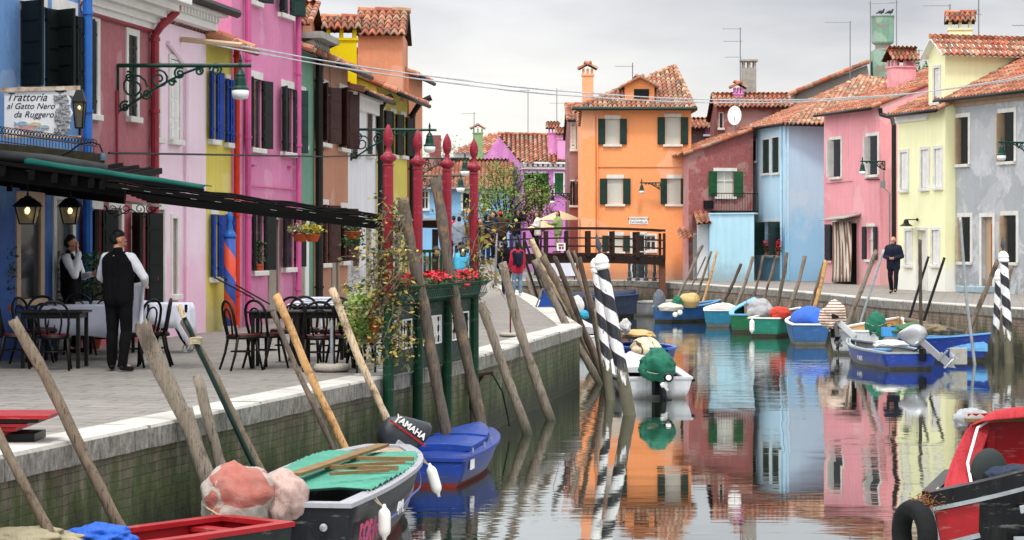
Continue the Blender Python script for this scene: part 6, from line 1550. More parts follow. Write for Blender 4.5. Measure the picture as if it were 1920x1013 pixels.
m=MB(); c=bw(.84,-.03,.22); m.ob(c,ax*.115,ay*.008,V((0,0,.11))); m.lathe(c,[(.045,0),(.045,.05),(.03,.055)],12,-ay)
for i in(-1,1):
    for j in(-1,1): m.lathe(c+ax*.095*i+V((0,0,.09*j)),[(.01,0),(.01,.016)],6,-ay)
m.build('bolt_plate',PMT,t)
m=MB(); m.bar(bw(.78,-.04,.56),bw(1.3,-.04,.66),.02,.07); m.build('bow_plate',PMT,t,bevel=.008)
# wheelhouse box and canopy
m=MB(); m.box(*(lambda a,b:(a.x,b.x,a.y,b.y,a.z,b.z))(bwi(.42,1.15,.55),bwi(2.6,1.25,1.32)),) if 0 else m.ob(bwi(1.72,1.25,1.0),ax*1.15,ay0*.04,V((0,0,.36))); m.ob(bwi(1.72,1.2,.86),ax*1.15,ay0*.08,V((0,0,.015))); m.ob(bwi(.78,1.19,1.05),ax*.035,ay0*.03,V((0,0,.17))); m.build('bulkhead',RED,t)
m=MB(); m.ob(bwi(1.7,1.15,.7),ax*1.,ay0*.05,V((0,0,.1))); m.build('locker',WOODB,t)
m=MB(); m.ob(bwi(1.74,1.22,1.37),ax*1.2,ay0*.1,V((0,0,.015))); m.build('bulkhead_cap',WOODB,t)
m=MB(); vs=[];fs=[]
prof=[(.13,.15,.66),(.17,.35,.72),(.26,.6,.86),(.36,.8,1.05),(.46,.95,1.22),(.55,1.05,1.34),(.75,1.1,1.46),(1.2,1.1,1.5),(1.8,1.1,1.52),(2.6,1.1,1.5)]
for i,(x,y,z) in enumerate(prof):
    wdt=[.26,.27,.28,.28,.27,.25,.2,.14,.12,.12][i]
    for k in range(7):
        u=k/6; fo=.018*math.sin(k*2.4+i*1.3)+.01*math.sin(i*3+k); 
        if i<6: vs.append(bwi(x+wdt*u,y+.12*u,z+fo))
        else: a=u*math.pi; vs.append(bwi(x,y-.12*math.cos(a),z-.09+.12*math.sin(a)+fo))
for i in range(len(prof)-1):
    for k in range(6): a=i*7+k; fs.append((a,a+1,a+8,a+7))
m.raw(vs,fs); o=m.build('canopy',TRD,t,smooth=True,sub=1); s_=o.modifiers.new('s','SOLIDIFY'); s_.thickness=.012
m=MB(); m.tube([bwi(.43,.3,.66),bwi(.46,.7,.95),bwi(.62,1.02,1.3),bwi(.75,1.15,1.36),bwi(1.2,1.15,1.39)],.014,6); m.build('canopy_piping',WHT,t)
cover('folded_cloth','greyish white cloth tucked behind the red canopy of the black workboat','cloth',bwi(.62,1.3,1.36),(.16,.1,.1),TGY,.2,2,3,0,.1)
m=MB(); m.lump(bwi(.62,.55,.86),(.17,.09,.22),.04,1.,2,20,14); m.build('seat_back',paint('seat_rubber','2f3736',.9,.7,.2,6,.1),t,smooth=True)
cover('jacket','dark navy jacket slumped over the seat of the black workboat','jacket',bwi(.82,.42,.8),(.24,.16,.12),TDB,.3,2,6,0,.12,flat=-.5)
cover('rope_bundle','knotted pale rope end lying beside the jacket in the black workboat','rope',bwi(1.02,.36,.85),(.05,.05,.06),ROPE,.2,3,2)
m=MB(); m.tube([bwi(1.03,.36,.88),bwi(1.2,.4,.96),bwi(1.45,.45,1.12),bwi(1.8,.5,1.3)],.014,6); tag(m.build('rope',ROPE,None,smooth=True),'pale rope running up to the right from the knot in the black workboat','rope')
m=MB(); 
random.seed(3)
for _ in range(420):
    p=bw(-.03+random.gauss(0,.07),.0+random.gauss(0,.06),.63+random.gauss(0,.035)); q=p+V((random.gauss(0,.03),random.gauss(0,.03),random.gauss(0,.02))); m.tube([p,(p+q)/2+V((0,0,.01)),q],.003,3,cap=False)
m.build('frayed_rope',paint('coir','9a6a48',.9,.9,.3,30,.2),t)
# tyre
ty=thing('tyre','black ribbed car tyre hanging as a fender at the corner of the black workboat','tyre',bw(-.1,-.08,.05)); c=bw(-.15,-.06,.37)
m=MB(); vs=[];fs=[];A=36;B=12
ta=V((1,.35,0)).normalized(); tb=V((0,0,1)); tc=ta.cross(tb)
ta,tc=tc,ta   # tyre seen nearly edge on
for i in range(A):
    an=2*math.pi*i/A; rd=ta*math.cos(an)+tb*math.sin(an)
    for k in range(B):
        q=2*math.pi*k/B; rr=.2+.075*math.cos(q)*(1 if math.cos(q)<0 else .85)+(.004*(-1)**k if math.cos(q)>.3 else 0); vs.append(c+rd*rr*1.12+tc*.085*math.copysign(abs(math.sin(q))**.8,math.sin(q)))
for i in range(A):
    for k in range(B): i2=(i+1)%A;k2=(k+1)%B; fs.append((i*B+k,i2*B+k,i2*B+k2,i*B+k2))
m.raw(vs,fs); m.build('rubber',paint('rubber','1d1e1f',.9,.75,.3,20,.4,60),ty,smooth=True)
m=MB(); m.tube([c+tb*.22+tc*.1,bw(.05,.05,.75)],.012,6); m.build('line',ROPE,ty)
# --- centre boats
WB=paint('hull_white','c9ccd0',.95,.4,.12,3,.05)
c1=Boat('white motor boat with green wrapped outboard behind the striped posts',(2.62,40.6),(2.36,44.8),1.36,.36,WB,inner=BI,rim=WB,sheer=.6,tw=.95,bw=.12,boot=WB,rimw=.14,bowp=2.4)
c1.deck(.42,.99,WB,'foredeck',.02,.02,camber=.06)
m=MB(); pts=[c1.w(t*c1.L,sg*(c1.hb(t)+.03),c1.gz(t)-.03) for sg,rg in((-1,[0,.2,.4,.6,.8,1]),(1,[1,.8,.6,.4,.2,0])) for t in rg]; m.tube(pts,.035,6); m.build('rub_rail',BLK,c1.root)
cw,w=c1.motor(OUTB,y=-.02,tilt=12,sc=.85,steer=22,rise=-.12)
cover('motor_cover','green tarpaulin tied over the outboard of the white boat in the centre','motor cover',w(.13,0,.4)+V((-.04,0,-.04)),(.32,.33,.26),TG,.34,1.4,5,.3,.16,ties=1)
m=MB(); p=PX(1253,708,39.9); m.lathe(p,[(.02,-.02),(.085,0),(.09,.03),(.07,.06)],14,(.15,-1,.1)); o=m.build('motor_wheel',OUTB,cw); m=MB(); m.lathe(p+V((0,-.06,0)),[(.05,0),(.05,.02)],12,(.15,-1,.1)); m.build('hub',WHT,o)
m=MB(); p=PX(1245,722,39.95); m.lump(p,(.07,.03,.05),.2,2,3,12,8); m.bar(p,p+V((.07,0,-.1)),.03,.05); m.build('bracket',WHT,cw,smooth=True)
p=c1.w(3.,-c1.hb(.7)-.1,c1.gz(.7)-.08); fender(p,'white fender at the far right bow of the white centre boat',(0,0,-1),.25,.06)
NB=paint('hull_navy','1d3f8c',.95,.4,.2,3,.08)
c2=Boat('blue boat with yellow ribs and beige sheet behind the white centre boat',(2.72,51.5),(3.22,46.2),1.25,.5,NB,inner=paint('inner_navy','1b2f66',.95,.5,.3,3,.1),rim=paint('rim_blue','3b6fd0',.95,.4,.15,4,.05),sheer=.25,tw=.8,boot=NB)
for t_ in(.3,.5,.7): c2.thwart(t_,paint('thwart_yellow','c79a34',.95,.6,.2,4,.1),.7,.06)
TST=stripes('sheet_beige_lines','5c5348','d9c8a6',.26,'x',.1)
cover('sheet_cover','beige sheet with dark lines heaped in the blue centre boat','sheet',PX(1210,655,47.5),(.3,.5,.24),TST,.15,1.6,4,.2,.08,flat=-.6)
cover('canvas_roll','straw coloured canvas laid over the stern of the blue centre boat','canvas',PX(1190,628,51),(.42,.35,.12),TYE,.2,1.8,9,.1,.1,flat=-.6)
cover('plastic_bag','small white plastic bag on the boat beside the striped posts','bag',PX(1172,612,50.5),(.12,.1,.16),TWH,.3,2.5,2,0,.12)
c3=Boat('pale grey boat with a low cabin moored behind the quay corner poles',(1.62,55.),(1.75,60.),1.35,.5,WB,inner=BI,rim=WHT,sheer=.4,tw=.9,boot=WB)
c3.deck(.35,.98,WB,'foredeck',.05,.05,camber=.12)
cover('plush_bundle','white bundled cushion with dark spots standing in the pale grey boat','cushion',PX(1080,575,56.5),(.19,.16,.26),TWH,.2,2.,12,0,.08)
cover('cloth_bag','small turquoise bag on the pale grey boat behind the poles','bag',PX(1094,590,55.4),(.13,.1,.1),paint('bag_turquoise','2fa3c4',.95,.5,.2,5,.1),.2,2.,5,0,.1)
c4=Boat('long dark navy covered boat moored under the footbridge',(1.6,83),(4.75,83.6),1.7,.75,TDB,inner=TDB,rim=paint('rim_denim','46618c',.95,.6,.2,4,.1),sheer=.12,tw=.9,boot=KH)
c4.deck(.02,.96,TDB,'cover_sheet',.05,.05,camber=.14)
# --- right bank boats
GYH=paint('hull_grey','7d8080',.95,.6,.2,4,.1)
def T(x,y,z,D): return PX(x,y,D)
r1=Boat('grey flat punt, farthest boat on the right bank beside the balustrade',wp(1196,84.3),wp(1292,86.0),1.25,.52,GYH,inner=GYH,rim=paint('rim_pale','a5a5a2',.95,.6,.15,4,.1),sheer=.1,tw=.8,bw=.6,boot=GYH); r1.deck(.05,1.,paint('lid_grey','9b9a96',.95,.7,.15,4,.1),'hatch_lid',.02,.06)
r2=Boat('dark blue boat loaded with a straw coloured cushion and cream cover, second from the balustrade',wp(1243,78.2),wp(1352,79.8),1.2,.52,paint('hull_mid_blue','1f5590',.95,.45,.2,3,.06),rim=LBL,sheer=.4,tw=.9,boot=KH)
cover('boat_sheet','cream sheet over the stern of the dark blue boat near the balustrade','sheet',PX(1258,577,77.9),(.42,.4,.17),cloth('cloth_cream','c8c4b2'),.15,1.6,3,.0,.08,flat=-.6)
cover('cushion','big straw coloured cushion in the dark blue boat near the balustrade','cushion',PX(1293,563,78.2),(.38,.3,.26),TYE,.2,1.2,6,.3,.05)
cover('net_bundle','small green bundle beside the straw coloured cushion','bundle',PX(1270,570,77.9),(.17,.2,.27),TG,.2,2,7)
cover('motor_cover','grey striped sack tied over an outboard next to the grey punt','motor cover',PX(1236,566,78.6),(.2,.2,.4),cloth('cloth_dark_grey','5e6670'),.15,1.5,8,0,.12,ties=1)
for i,(x,y) in enumerate(((1266,590),(1275,586))): 
    m=MB(); m.lump(PX(x,y,77.4),(.09,.09,.09),.05,1,3,14,10); tag(m.build('buoy',FEND,None,smooth=True),'round white float on the dark blue boat, '+('lower left one' if i==0 else 'upper right one'),'buoy')
r3=Boat('teal boat with pale grey lid, third along the right bank',wp(1346,73.4),wp(1356,78.2),1.05,.55,paint('hull_teal','22718f',.95,.5,.2,3,.08),rim=WHT,sheer=.15,tw=.85,bw=.3,boot=GYH); r3.deck(.02,1.,paint('lid_pale','b5b2ae',.95,.6,.12,4,.1),'hatch_lid',.03,.08)
r4=Boat('green boat with sky blue gunwale and upright post, fourth along the right bank',wp(1393,69.1),wp(1414,73.6),1.08,.55,paint('hull_green','176a45',.95,.45,.25,3,.08),inner=paint('inner_green','14503a',.95,.5,.25,3,.1),rim=LBL,sheer=.75,tw=.7,boot=KH,rimw=.14)
r4.thwart(.5,LBL); r4.deck(.7,.99,LBL,'foredeck',.0,.03)
m=MB(); p=PX(1400,572,70.2); m.tube([p+V((0,0,-.4)),p+V((0,0,.05))],.075,12); m.tube([p+V((0,0,.05)),p+V((0,0,.35))],.012,5); m.build('bitt',paint('bitt_brown','8d8274',.95,.6,.2,5,.2),r4.root)
cover('boat_sheet','big grey tarpaulin covering the motor between the two green boats','tarpaulin',PX(1424,584,68.),(.38,.42,.36),TGY,.22,1.6,4,.2,.14)
r5=Boat('sea green boat with white rim and white fender, fifth along the right bank',wp(1432,66.2),wp(1500,70.2),1.1,.55,paint('hull_sea_green','1f7f6c',.95,.45,.2,3,.08),rim=WHT,sheer=.35,tw=.85,boot=KH)
cover('cloth_bundle','orange red cloth bundle in the sea green boat','bundle',PX(1462,588,66.4),(.3,.26,.2),TOR,.15,1.5,3,.1,.12,flat=-.7)
fender(PX(1410,600,65.6),'white fender at the stern corner of the sea green boat',(0,0,-1),.36,.075)
r6=Boat('blue hulled boat under a domed blue tarpaulin, sixth along the right bank',wp(1520,61.),wp(1500,65.8),1.15,.56,paint('hull_steel_blue','2f5f94',.95,.5,.25,3,.1),rim=WHT,sheer=.25,tw=.85,boot=GYH)
cover('boat_tarpaulin','bright blue domed tarpaulin over the sixth boat on the right bank','tarpaulin',PX(1519,602,62.4),(.52,1.3,.4),TBL,.07,1.2,5,.05,.03,flat=-.3)
CRM=paint('inner_cream','cdb184',.95,.6,.15,4,.08)
r7=Boat('cream lined boat carrying a green bundle, behind the large blue boat',wp(1602,56.2),wp(1690,61.3),1.4,.58,WB,inner=CRM,rim=WHT,sheer=.3,tw=.9,boot=GYH,floor=.3)
r7.thwart(.35,CRM)
cover('net_bundle','tall green tarpaulin bundle bound with rope in the cream lined boat','bundle',PX(1643,612,56.2),(.26,.25,.34),TG,.15,1.5,11,.2,.12,ties=2)
STC=stripes('cover_striped','8c5348','dcd0be',.07,'z',.45,)
cw,w=r7.motor(OUTB,y=.5,tilt=30,sc=.95,legm=OUTB,steer=25)
cover('motor_cover','brown and white striped cloth wrapped over an outboard left of the large blue boat','motor cover',w(.12,0,.4)+V((0,0,-.04)),(.31,.28,.32),STC,.34,1.5,13,.3,.22)
m=MB(); m.bar(w(.0,.0,.1)+V((.1,-.1,.1)),w(0,0,-.1)+V((.5,-.1,-.12)),.13,.16); m.build('bracket',WB,cw,bevel=.02)
r8=Boat('large deep blue boat with white registration letters in front of the lemon house',wp(1708,49.6),wp(1590,54.4),1.3,.36,paint('hull_royal_blue','21419c',.95,.45,.25,3,.1),inner=BI,rim=paint('rim_weathered','9aa4a6',.95,.7,.25,6,.2),sheer=.3,tw=.9,boot=KH,rimw=.1)
m=MB()
for t_ in(.15,.45,.7): m=MB(); m.tube([r8.w(t_*r8.L,r8.hb(t_)-.03,r8.gz(t_)),r8.w(t_*r8.L,r8.hb(t_)-.03,r8.gz(t_)+.14)],.015,6); m.build('rowlock',SILV,r8.root)
r8.thwart(.3,LBL); r8.thwart(.62,LBL)
side_text(r8,'V 14675',.15,1.9,.13,TWH,False,0.,.02)
cover('boat_sheet','off white crumpled sheet lying in the large deep blue boat','sheet',PX(1668,646,51.2),(.38,.3,.1),TWH,.2,2,4,.1,.12,flat=-.5)
cw,w=r8.motor(SILV,y=-.25,tilt=50,sc=.98,steer=52)
r9=Boat('royal blue boat with sky blue inside piled with nets, behind the silver outboard',wp(1716,54.6),wp(1857,52.6),1.35,.5,paint('hull_royal_blue','21419c',.95,.45,.25,3,.1),inner=LBL,rim=LBL,sheer=.35,tw=.85,boot=KH,floor=.25); r9.deck(.72,.99,LBL,'foredeck',.0,.05)
cover('net_heap','olive green net heap in the sky blue lined boat','fishing net',PX(1712,618,54.),(.5,.35,.15),cloth('net_olive','3f6b42'),.3,2.5,4,.1,.2,flat=-.5)
m=MB(); a=PX(1697,600,54.5); b=PX(1760,615,54); c=PX(1806,622,54); m.tube([a,b,c],[.07,.085,.05],10); tag(m.build('rolled_canvas',WD[1],None,smooth=True),'long brown rolled canvas laid on top of the nets','canvas roll')
cover('net_heap','brownish tangle of nets right of the upright dark pole','fishing net',PX(1748,618,53.6),(.36,.3,.12),cloth('net_brown','7a6a50'),.3,2.5,9,.1,.2,flat=-.5)
bk=thing('crate','small sky blue plastic basket on the sterns in front of the lemon house','crate',PX(1667,628,54.)); p=PX(1667,622,54.); m=MB()
for (dx,dy,sx,sy) in ((0,-.13,.17,.01),(0,.13,.17,.01),(-.16,0,.01,.12),(.16,0,.01,.12)): m.ob(p+V((dx,dy,0)),(sx,0,0),(0,sy,0),(0,0,.11))
m.ob(p+V((0,0,-.11)),(.16,0,0),(0,.12,0),(0,0,.01)); m.build('basket',paint('plastic_sky','4a9fe0',.95,.4,.1,5,0),bk)
m=MB(); m.tube([p+V((-.15,0,.1)),p+V((-.05,0,.2)),p+V((.05,0,.2)),p+V((.15,0,.1))],.01,5); m.build('handle',RED,bk)
m=MB(); p=PX(1797,668,50.2); m.ob(p,(.2,.02,0),(0,.03,0),(0,.0,.19)); tag(m.build('grey_board',STONE,None,bevel=.02),'grey weathered board upright beside the silver outboard','board')
# ---------------------------------------------------------------- people
SK=paint('skin','c58f72',.95,.55,.08,8,.03); SKP=SK
def cap(m,p0,r0,p1,r1,n=12,sq=1.):
    p0,p1=V(p0),V(p1); d=(p1-p0); L=d.length or 1e-3; d=d/L
    P=[];Rr=[]
    for k in (-1.,-.8,-.45,0): P.append(p0+d*k*r0); Rr.append(max(.002,r0*math.sqrt(max(0,1-k*k))))
    for k in (0,.45,.8,1.): P.append(p1+d*k*r1); Rr.append(max(.002,r1*math.sqrt(max(0,1-k*k))))
    m.tube(P,Rr,n,ell=sq)
def ell(m,c,s_,n=16): m.lump(c,s_,0,1,0,n,10)
CT=bpy.data.textures.new('folds','CLOUDS'); CT.noise_scale=.16; CT.noise_depth=3
def organic(m,name,mat,par,vox,fold=0.,sm=3):
    o=m.build(name,mat,par,smooth=True)
    r=o.modifiers.new('r','REMESH'); r.mode='VOXEL'; r.voxel_size=vox; r.use_smooth_shade=True
    s_=o.modifiers.new('s','SMOOTH'); s_.iterations=sm; s_.factor=.5
    if fold: d=o.modifiers.new('d','DISPLACE'); d.texture=CT; d.strength=fold; d.texture_coords='LOCAL'; d.mid_level=.5
    return o
def person(label,base,h=1.72,yaw=0.,top=None,bot=None,hair=None,shoe=None,pose=None,hi=False,coat=0.,sleeves=1,vest=None,headyaw=0.,headtilt=0.,lean=0.,hairlen=0.,skirt=0.,cap_=None,pack=None,group=None,female=False,extra=None,bald=False):
    """yaw: heading in degrees, 0 = facing the camera (-Y), 90 = facing picture right"""
    base=V(base); k=h/1.75; a=R(yaw); Fd=V((math.sin(a),-math.cos(a),0)); Lf=V((math.cos(a),math.sin(a),0))   # Lf = the person's left
    def w(l,f,z): return base+(Lf*l+Fd*(f+lean*max(0,z-.9))+V((0,0,z)))*k
    root=thing('person',label,'person',base,group); J=dict(
      hipL=(.09,0,.92),hipR=(-.09,0,.92),knL=(.1,.03,.5),knR=(-.1,.03,.5),anL=(.1,-.01,.09),anR=(-.1,-.01,.09),toL=(.13,.15,.035),toR=(-.13,.15,.035),
      shL=(.185,0,1.42),shR=(-.185,0,1.42),elL=(.24,-.03,1.14),elR=(-.24,-.03,1.14),wrL=(.25,.06,.9),wrR=(-.25,.06,.9),hdL=None,hdR=None)
    if female: J.update(shL=(.16,0,1.4),shR=(-.16,0,1.4),elL=(.21,-.02,1.13),elR=(-.21,-.02,1.13))
    J.update(pose or {}); j={n:(w(*v) if v else None) for n,v in J.items()}; vox=.0095*k if hi else .022*k
    B=MB(); tk=.9 if female else 1.
    pel=w(0,0,.95); ch=w(0,.01,1.3); nk=w(0,.0,1.5); hc=w(0,.02,1.635)
    hy=a+R(headyaw); HF=V((math.sin(hy),-math.cos(hy),0)); HL=V((math.cos(hy),math.sin(hy),0)); ht=R(headtilt); HU=V((0,0,1))*math.cos(ht)+HF*math.sin(ht); HF=HF*math.cos(ht)-V((0,0,1))*math.sin(ht)
    def hw(l,f,z): return hc+(HL*l+HF*f+HU*z)*k
    # torso
    def torso(m,inf,z0=.86,z1=1.44):
        for l in(-.07,.07): cap(m,w(l,0,max(z0+.05,.93)),(.105*tk+inf)*k,w(l*1.15,.0,1.15),(.095*tk+inf)*k); cap(m,w(l*1.15,0,1.15),(.095*tk+inf)*k,w(l*1.35,.01,1.34),(.105*tk+inf)*k)
        cap(m,j['shL'].lerp(j['shR'],.12),(.055+inf)*k,j['shL'].lerp(j['shR'],.88),(.055+inf)*k); cap(m,w(0,0,1.36),(.1+inf)*k,w(0,-.005,1.47),(.06+inf)*k)
        if female: 
            for l in(-.07,.07): ell(m,w(l,.085,1.26),((.06+inf)*k,)*3)
    torso(B,0.); cap(B,w(0,0,.95),.1*tk*k,w(0,0,1.34),.1*tk*k)
    def arm(m,s,inf,t=1.):
        sh,el,wr=j['sh'+s],j['el'+s],j['wr'+s]; cap(m,sh,(.055*tk+inf)*k,el,(.042*tk+inf)*k); cap(m,el,(.042*tk+inf)*k,el.lerp(wr,t),(.03*tk+inf*.9)*k)
    def leg(m,s,inf,t=1.):
        hp,kn,an=j['hip'+s],j['kn'+s],j['an'+s]; cap(m,hp,(.088+inf)*k,kn,(.056+inf)*k); mid=kn.lerp(an,.35)-Fd*.015*k; cap(m,kn,(.056+inf)*k,mid,(.056+inf)*k); cap(m,mid,(.056+inf)*k,kn.lerp(an,t),(.038+inf*1.3)*k)
    for s in 'LR':
        arm(B,s,0.); leg(B,s,0.); cap(B,j['an'+s],.035*k,j['to'+s],.03*k)
        wr=j['wr'+s]; el=j['el'+s]; hd=j['hd'+s] or (wr+(wr-el).normalized()*.09*k+Fd*.01*k); d=(hd-wr).normalized(); sd=d.cross(Fd); sd=(sd if sd.length>.2 else d.cross(V((0,0,1)))).normalized(); nn=sd.cross(d)
        if hi:
            for q in(-.024,-.008,.008,.024): cap(B,wr+sd*q*.6*k,.016*k,wr+d*.075*k+sd*q*k,.0125*k,8)
            for q,l in ((-.028,.058),(-.009,.07),(.009,.066),(.027,.05)):
                p0=wr+d*.08*k+sd*q*k; p1=p0+(d*.9+nn*.35).normalized()*l*.5*k; p2=p1+(d*.55+nn*.85).normalized()*l*.5*k; cap(B,p0,.0088*k,p1,.008*k,8); cap(B,p1,.008*k,p2,.0068*k,8)
            p0=wr+d*.025*k+sd*.026*k*(1 if s=='L' else -1); p1=p0+(d*.6+sd*(1 if s=='L' else -1)+nn*.5).normalized()*.045*k; cap(B,p0,.012*k,p1,.009*k,8); cap(B,p1,.009*k,p1+(d+nn*.6).normalized()*.028*k,.007*k,8)
        else:
            cap(B,wr,.022*k,wr+d*.075*k,.026*k,8); cap(B,wr+d*.08*k,.022*k,wr+d*.14*k+nn*.025*k,.012*k,8)
    cap(B,w(0,-.005,1.44),.055*k,hc-HU*.07*k,.05*k)
    ell(B,hw(0,-.015,.03),(.076*k,.092*k,.09*k)); cap(B,hw(0,.02,-.02),.066*k,hw(0,.045,-.075),.038*k); 
    cap(B,hw(0,.082,.015),.012*k,hw(0,.102,-.018),.014*k,8)
    for l in(-.077,.077): ell(B,hw(l,-.01,-.005),(.014*k,.02*k,.03*k))
    for l in(-.03,.03): cap(B,hw(l*.5,.08,.032),.012*k,hw(l*1.5,.068,.03),.01*k,6)
    cap(B,hw(-.018,.078,-.052),.009*k,hw(.018,.078,-.052),.009*k,6)
    body=organic(B,'body',SK,root,vox,0,2)
    if hi:
        m=MB()
        for l in(-.031,.031): m.lump(hw(l,.078,.012),(.011*k,.008*k,.007*k),0,1,0,8,6)
        m.build('eye',BLK,root,smooth=True)
    # garments
    if bot:
        m=MB(); 
        for s in 'LR': leg(m,s,.016,.97)
        for l in(-.07,.07): cap(m,w(l,0,.9),.112*k,w(l,0,1.0),.11*k)
        organic(m,'trousers',bot,root,vox*1.15,.022,2)
    if skirt:
        m=MB(); m.lathe(w(0,0,skirt),[(.2*k,0),(.19*k,.15),(.15*k,(1.05-skirt)*k)],14); organic(m,'skirt',bot or top,root,vox*1.2,.02)
    if top:
        m=MB(); torso(m,.018+coat)
        if coat: 
            for l in(-.075,.075): cap(m,w(l,0,.86-coat*2),(.115+coat)*k,w(l,0,1.1),(.105+coat)*k)
        for s in 'LR': arm(m,s,.014+coat*.6,.93)
        organic(m,'jacket' if coat else 'shirt',top,root,vox*1.15,.024,2)
    if vest:
        m=MB(); cap(m,w(0,.0,.92),.12*k,w(0,0,1.36),.12*k)
        for l in(-.072,.072): cap(m,w(l,0,.9),.128*k,w(l*1.2,0,1.15),.122*k); cap(m,w(l*1.2,0,1.15),.122*k,w(l*1.35,.0,1.36),.128*k)
        cap(m,j['shL'].lerp(j['shR'],.2),.078*k,j['shL'].lerp(j['shR'],.8),.078*k); cap(m,w(0,0,1.38),.1*k,w(0,-.01,1.49),.072*k)
        organic(m,'waistcoat',vest,root,vox*1.1,.012,2)
    m=MB()
    for s in 'LR': d=(j['to'+s]-j['an'+s]); cap(m,j['an'+s]-V((0,0,.035*k))-d*.1,.042*k,j['to'+s]+V((0,0,.002)),.036*k)
    organic(m,'shoe',shoe or BLK,root,vox,0,2)
    if hair and not bald:
        m=MB(); ell(m,hw(0,-.03,.052),(.081*k,.094*k,.08*k)); ell(m,hw(0,-.055,.0),(.077*k,.066*k,.082*k))
        if hairlen: cap(m,hw(0,-.05,.0),.085*k,hw(0,-.06,-hairlen),.07*k)
        organic(m,'hair',hair,root,vox,.01,1)
    if bald:
        m=MB(); 
        for l in(-.07,.07): ell(m,hw(l,-.04,.0),(.02*k,.045*k,.04*k))
        ell(m,hw(0,-.085,-.01),(.06*k,.025*k,.04*k)); organic(m,'hair',hair,root,vox,0,1)
    if cap_:
        m=MB(); ell(m,hw(0,-.02,.055),(.094*k,.105*k,.085*k)); m.lathe(hw(0,.0,.05),[(.1*k,0),(.1*k,.02)],14); organic(m,'cap',cap_,root,vox,0,1)
    if pack:
        m=MB(); cap(m,w(0,-.2,1.02),.11*k,w(0,-.19,1.3),.12*k); organic(m,'backpack',pack,root,vox*1.2,.02)
    return root,w,hw,j
WSH=paint('shirt_white','dfe0e6',1,.8,.06,8,.1); VBK=paint('waistcoat_black','0e0e12',.7,.9,.2,8,.2); TBK=paint('trousers_black','0d0d10',.7,.9,.2,8,.2); HBK=paint('hair_black','17120f',.9,.6,.2,30,.3); HBR=paint('hair_brown','4a2f1f',.9,.6,.2,30,.3)
SHO=paint('shoe_black','121214',.8,.35,.2,8,.05); NAV=paint('jacket_navy','1e2336',.9,.75,.25,6,.2); HGY=paint('hair_grey','8f8a85',.9,.7,.2,30,.2); NAVT=paint('trousers_charcoal','1c1d24',.9,.8,.2,6,.2)
# waiter seen from behind folding a cloth
D1=28.55; b=XY(PX(222,0,D1))
r_,w,hw,j=person('waiter seen from behind in black waistcoat and white shirt, holding out a white tablecloth',b,1.79,158,WSH,TBK,HBK,SHO,
  dict(elR=(-.31,.1,1.18),wrR=(-.2,.3,1.08),elL=(.33,.12,1.17),wrL=(.33,.34,1.08),anL=(.12,.04,.09),toL=(.2,.18,.035),anR=(-.1,-.06,.09),toR=(-.13,.1,.035)),True,vest=VBK,headyaw=-38,headtilt=22)
def hangcloth(name,label,a,b_,z0,mat,amp=.04,n=24,fr=9,cat='tablecloth',th=.006,dirn=None):
    a,b_=V(a),V(b_); m=MB(); vs=[];fs=[]; nz=12; d=(b_-a).normalized(); nn=V((d.y,-d.x,0)).normalized()
    for k in range(nz+1):
        t=k/nz
        for i in range(n+1):
            u=i/n; p=a.lerp(b_,u); z=p.z+(z0-p.z)*t+.02*math.sin(u*7)*t; vs.append(V((p.x,p.y,z))+nn*amp*t**.6*math.sin(u*fr+t*1.2)+d*(.03*t*math.sin(u*5)))
    for k in range(nz):
        for i in range(n): q=k*(n+1)+i; fs.append((q,q+1,q+n+2,q+n+1))
    m.raw(vs,fs); o=m.build(name,mat,None,smooth=True); s_=o.modifiers.new('s','SOLIDIFY'); s_.thickness=th
    return tag(o,label,cat)
CLW=paint('linen_white','d9dcea',1,.85,.06,5,.15,12)
hw_=PX(274,527,D1+.25); ha=PX(243,533,D1+.3)
hangcloth('tablecloth','white tablecloth held up by the standing waiter',PX(240,534,D1+.32),PX(273,527,D1+.18),H-(629-HY)/F*D1,CLW,.045,fr=8)
# waiter on the phone
b=XY(PX(133,0,33.2))
person('waiter in black waistcoat standing sideways with a phone at his ear',b,1.74,78,WSH,TBK,HBK,SHO,
  dict(elR=(-.24,.16,1.16),wrR=(-.1,.17,1.5),hdR=(-.085,.12,1.6),elL=(.22,.1,1.14),wrL=(.02,.34,1.18)),True,vest=VBK,headyaw=10,headtilt=12)
m=MB(); p=PX(143,468,32.95); m.ob(p,(.008,0,.0),(0,.03,0),(0,0,.06)); tag(m.build('phone',BLK,None,bevel=.004),'mobile phone held at the ear of the sideways standing waiter','phone')
# walking man on the right bank
Dm=69.6; b=XY(PX(1675,0,Dm))
person('bald elderly man in dark navy jacket walking on the right bank with hands joined',b,1.76,-22,NAV,NAVT,HGY,SHO,
  dict(elL=(.27,-.01,1.15),elR=(-.27,-.01,1.15),wrL=(.08,.2,1.08),wrR=(-.08,.2,1.08),hdL=(.01,.26,1.09),hdR=(-.01,.26,1.09),knL=(.11,.12,.52),anL=(.11,.2,.12),toL=(.13,.36,.08),anR=(-.08,-.12,.1),toR=(-.09,.02,.035),knR=(-.09,.02,.5)),True,coat=.025,headyaw=-12,headtilt=12,bald=True)
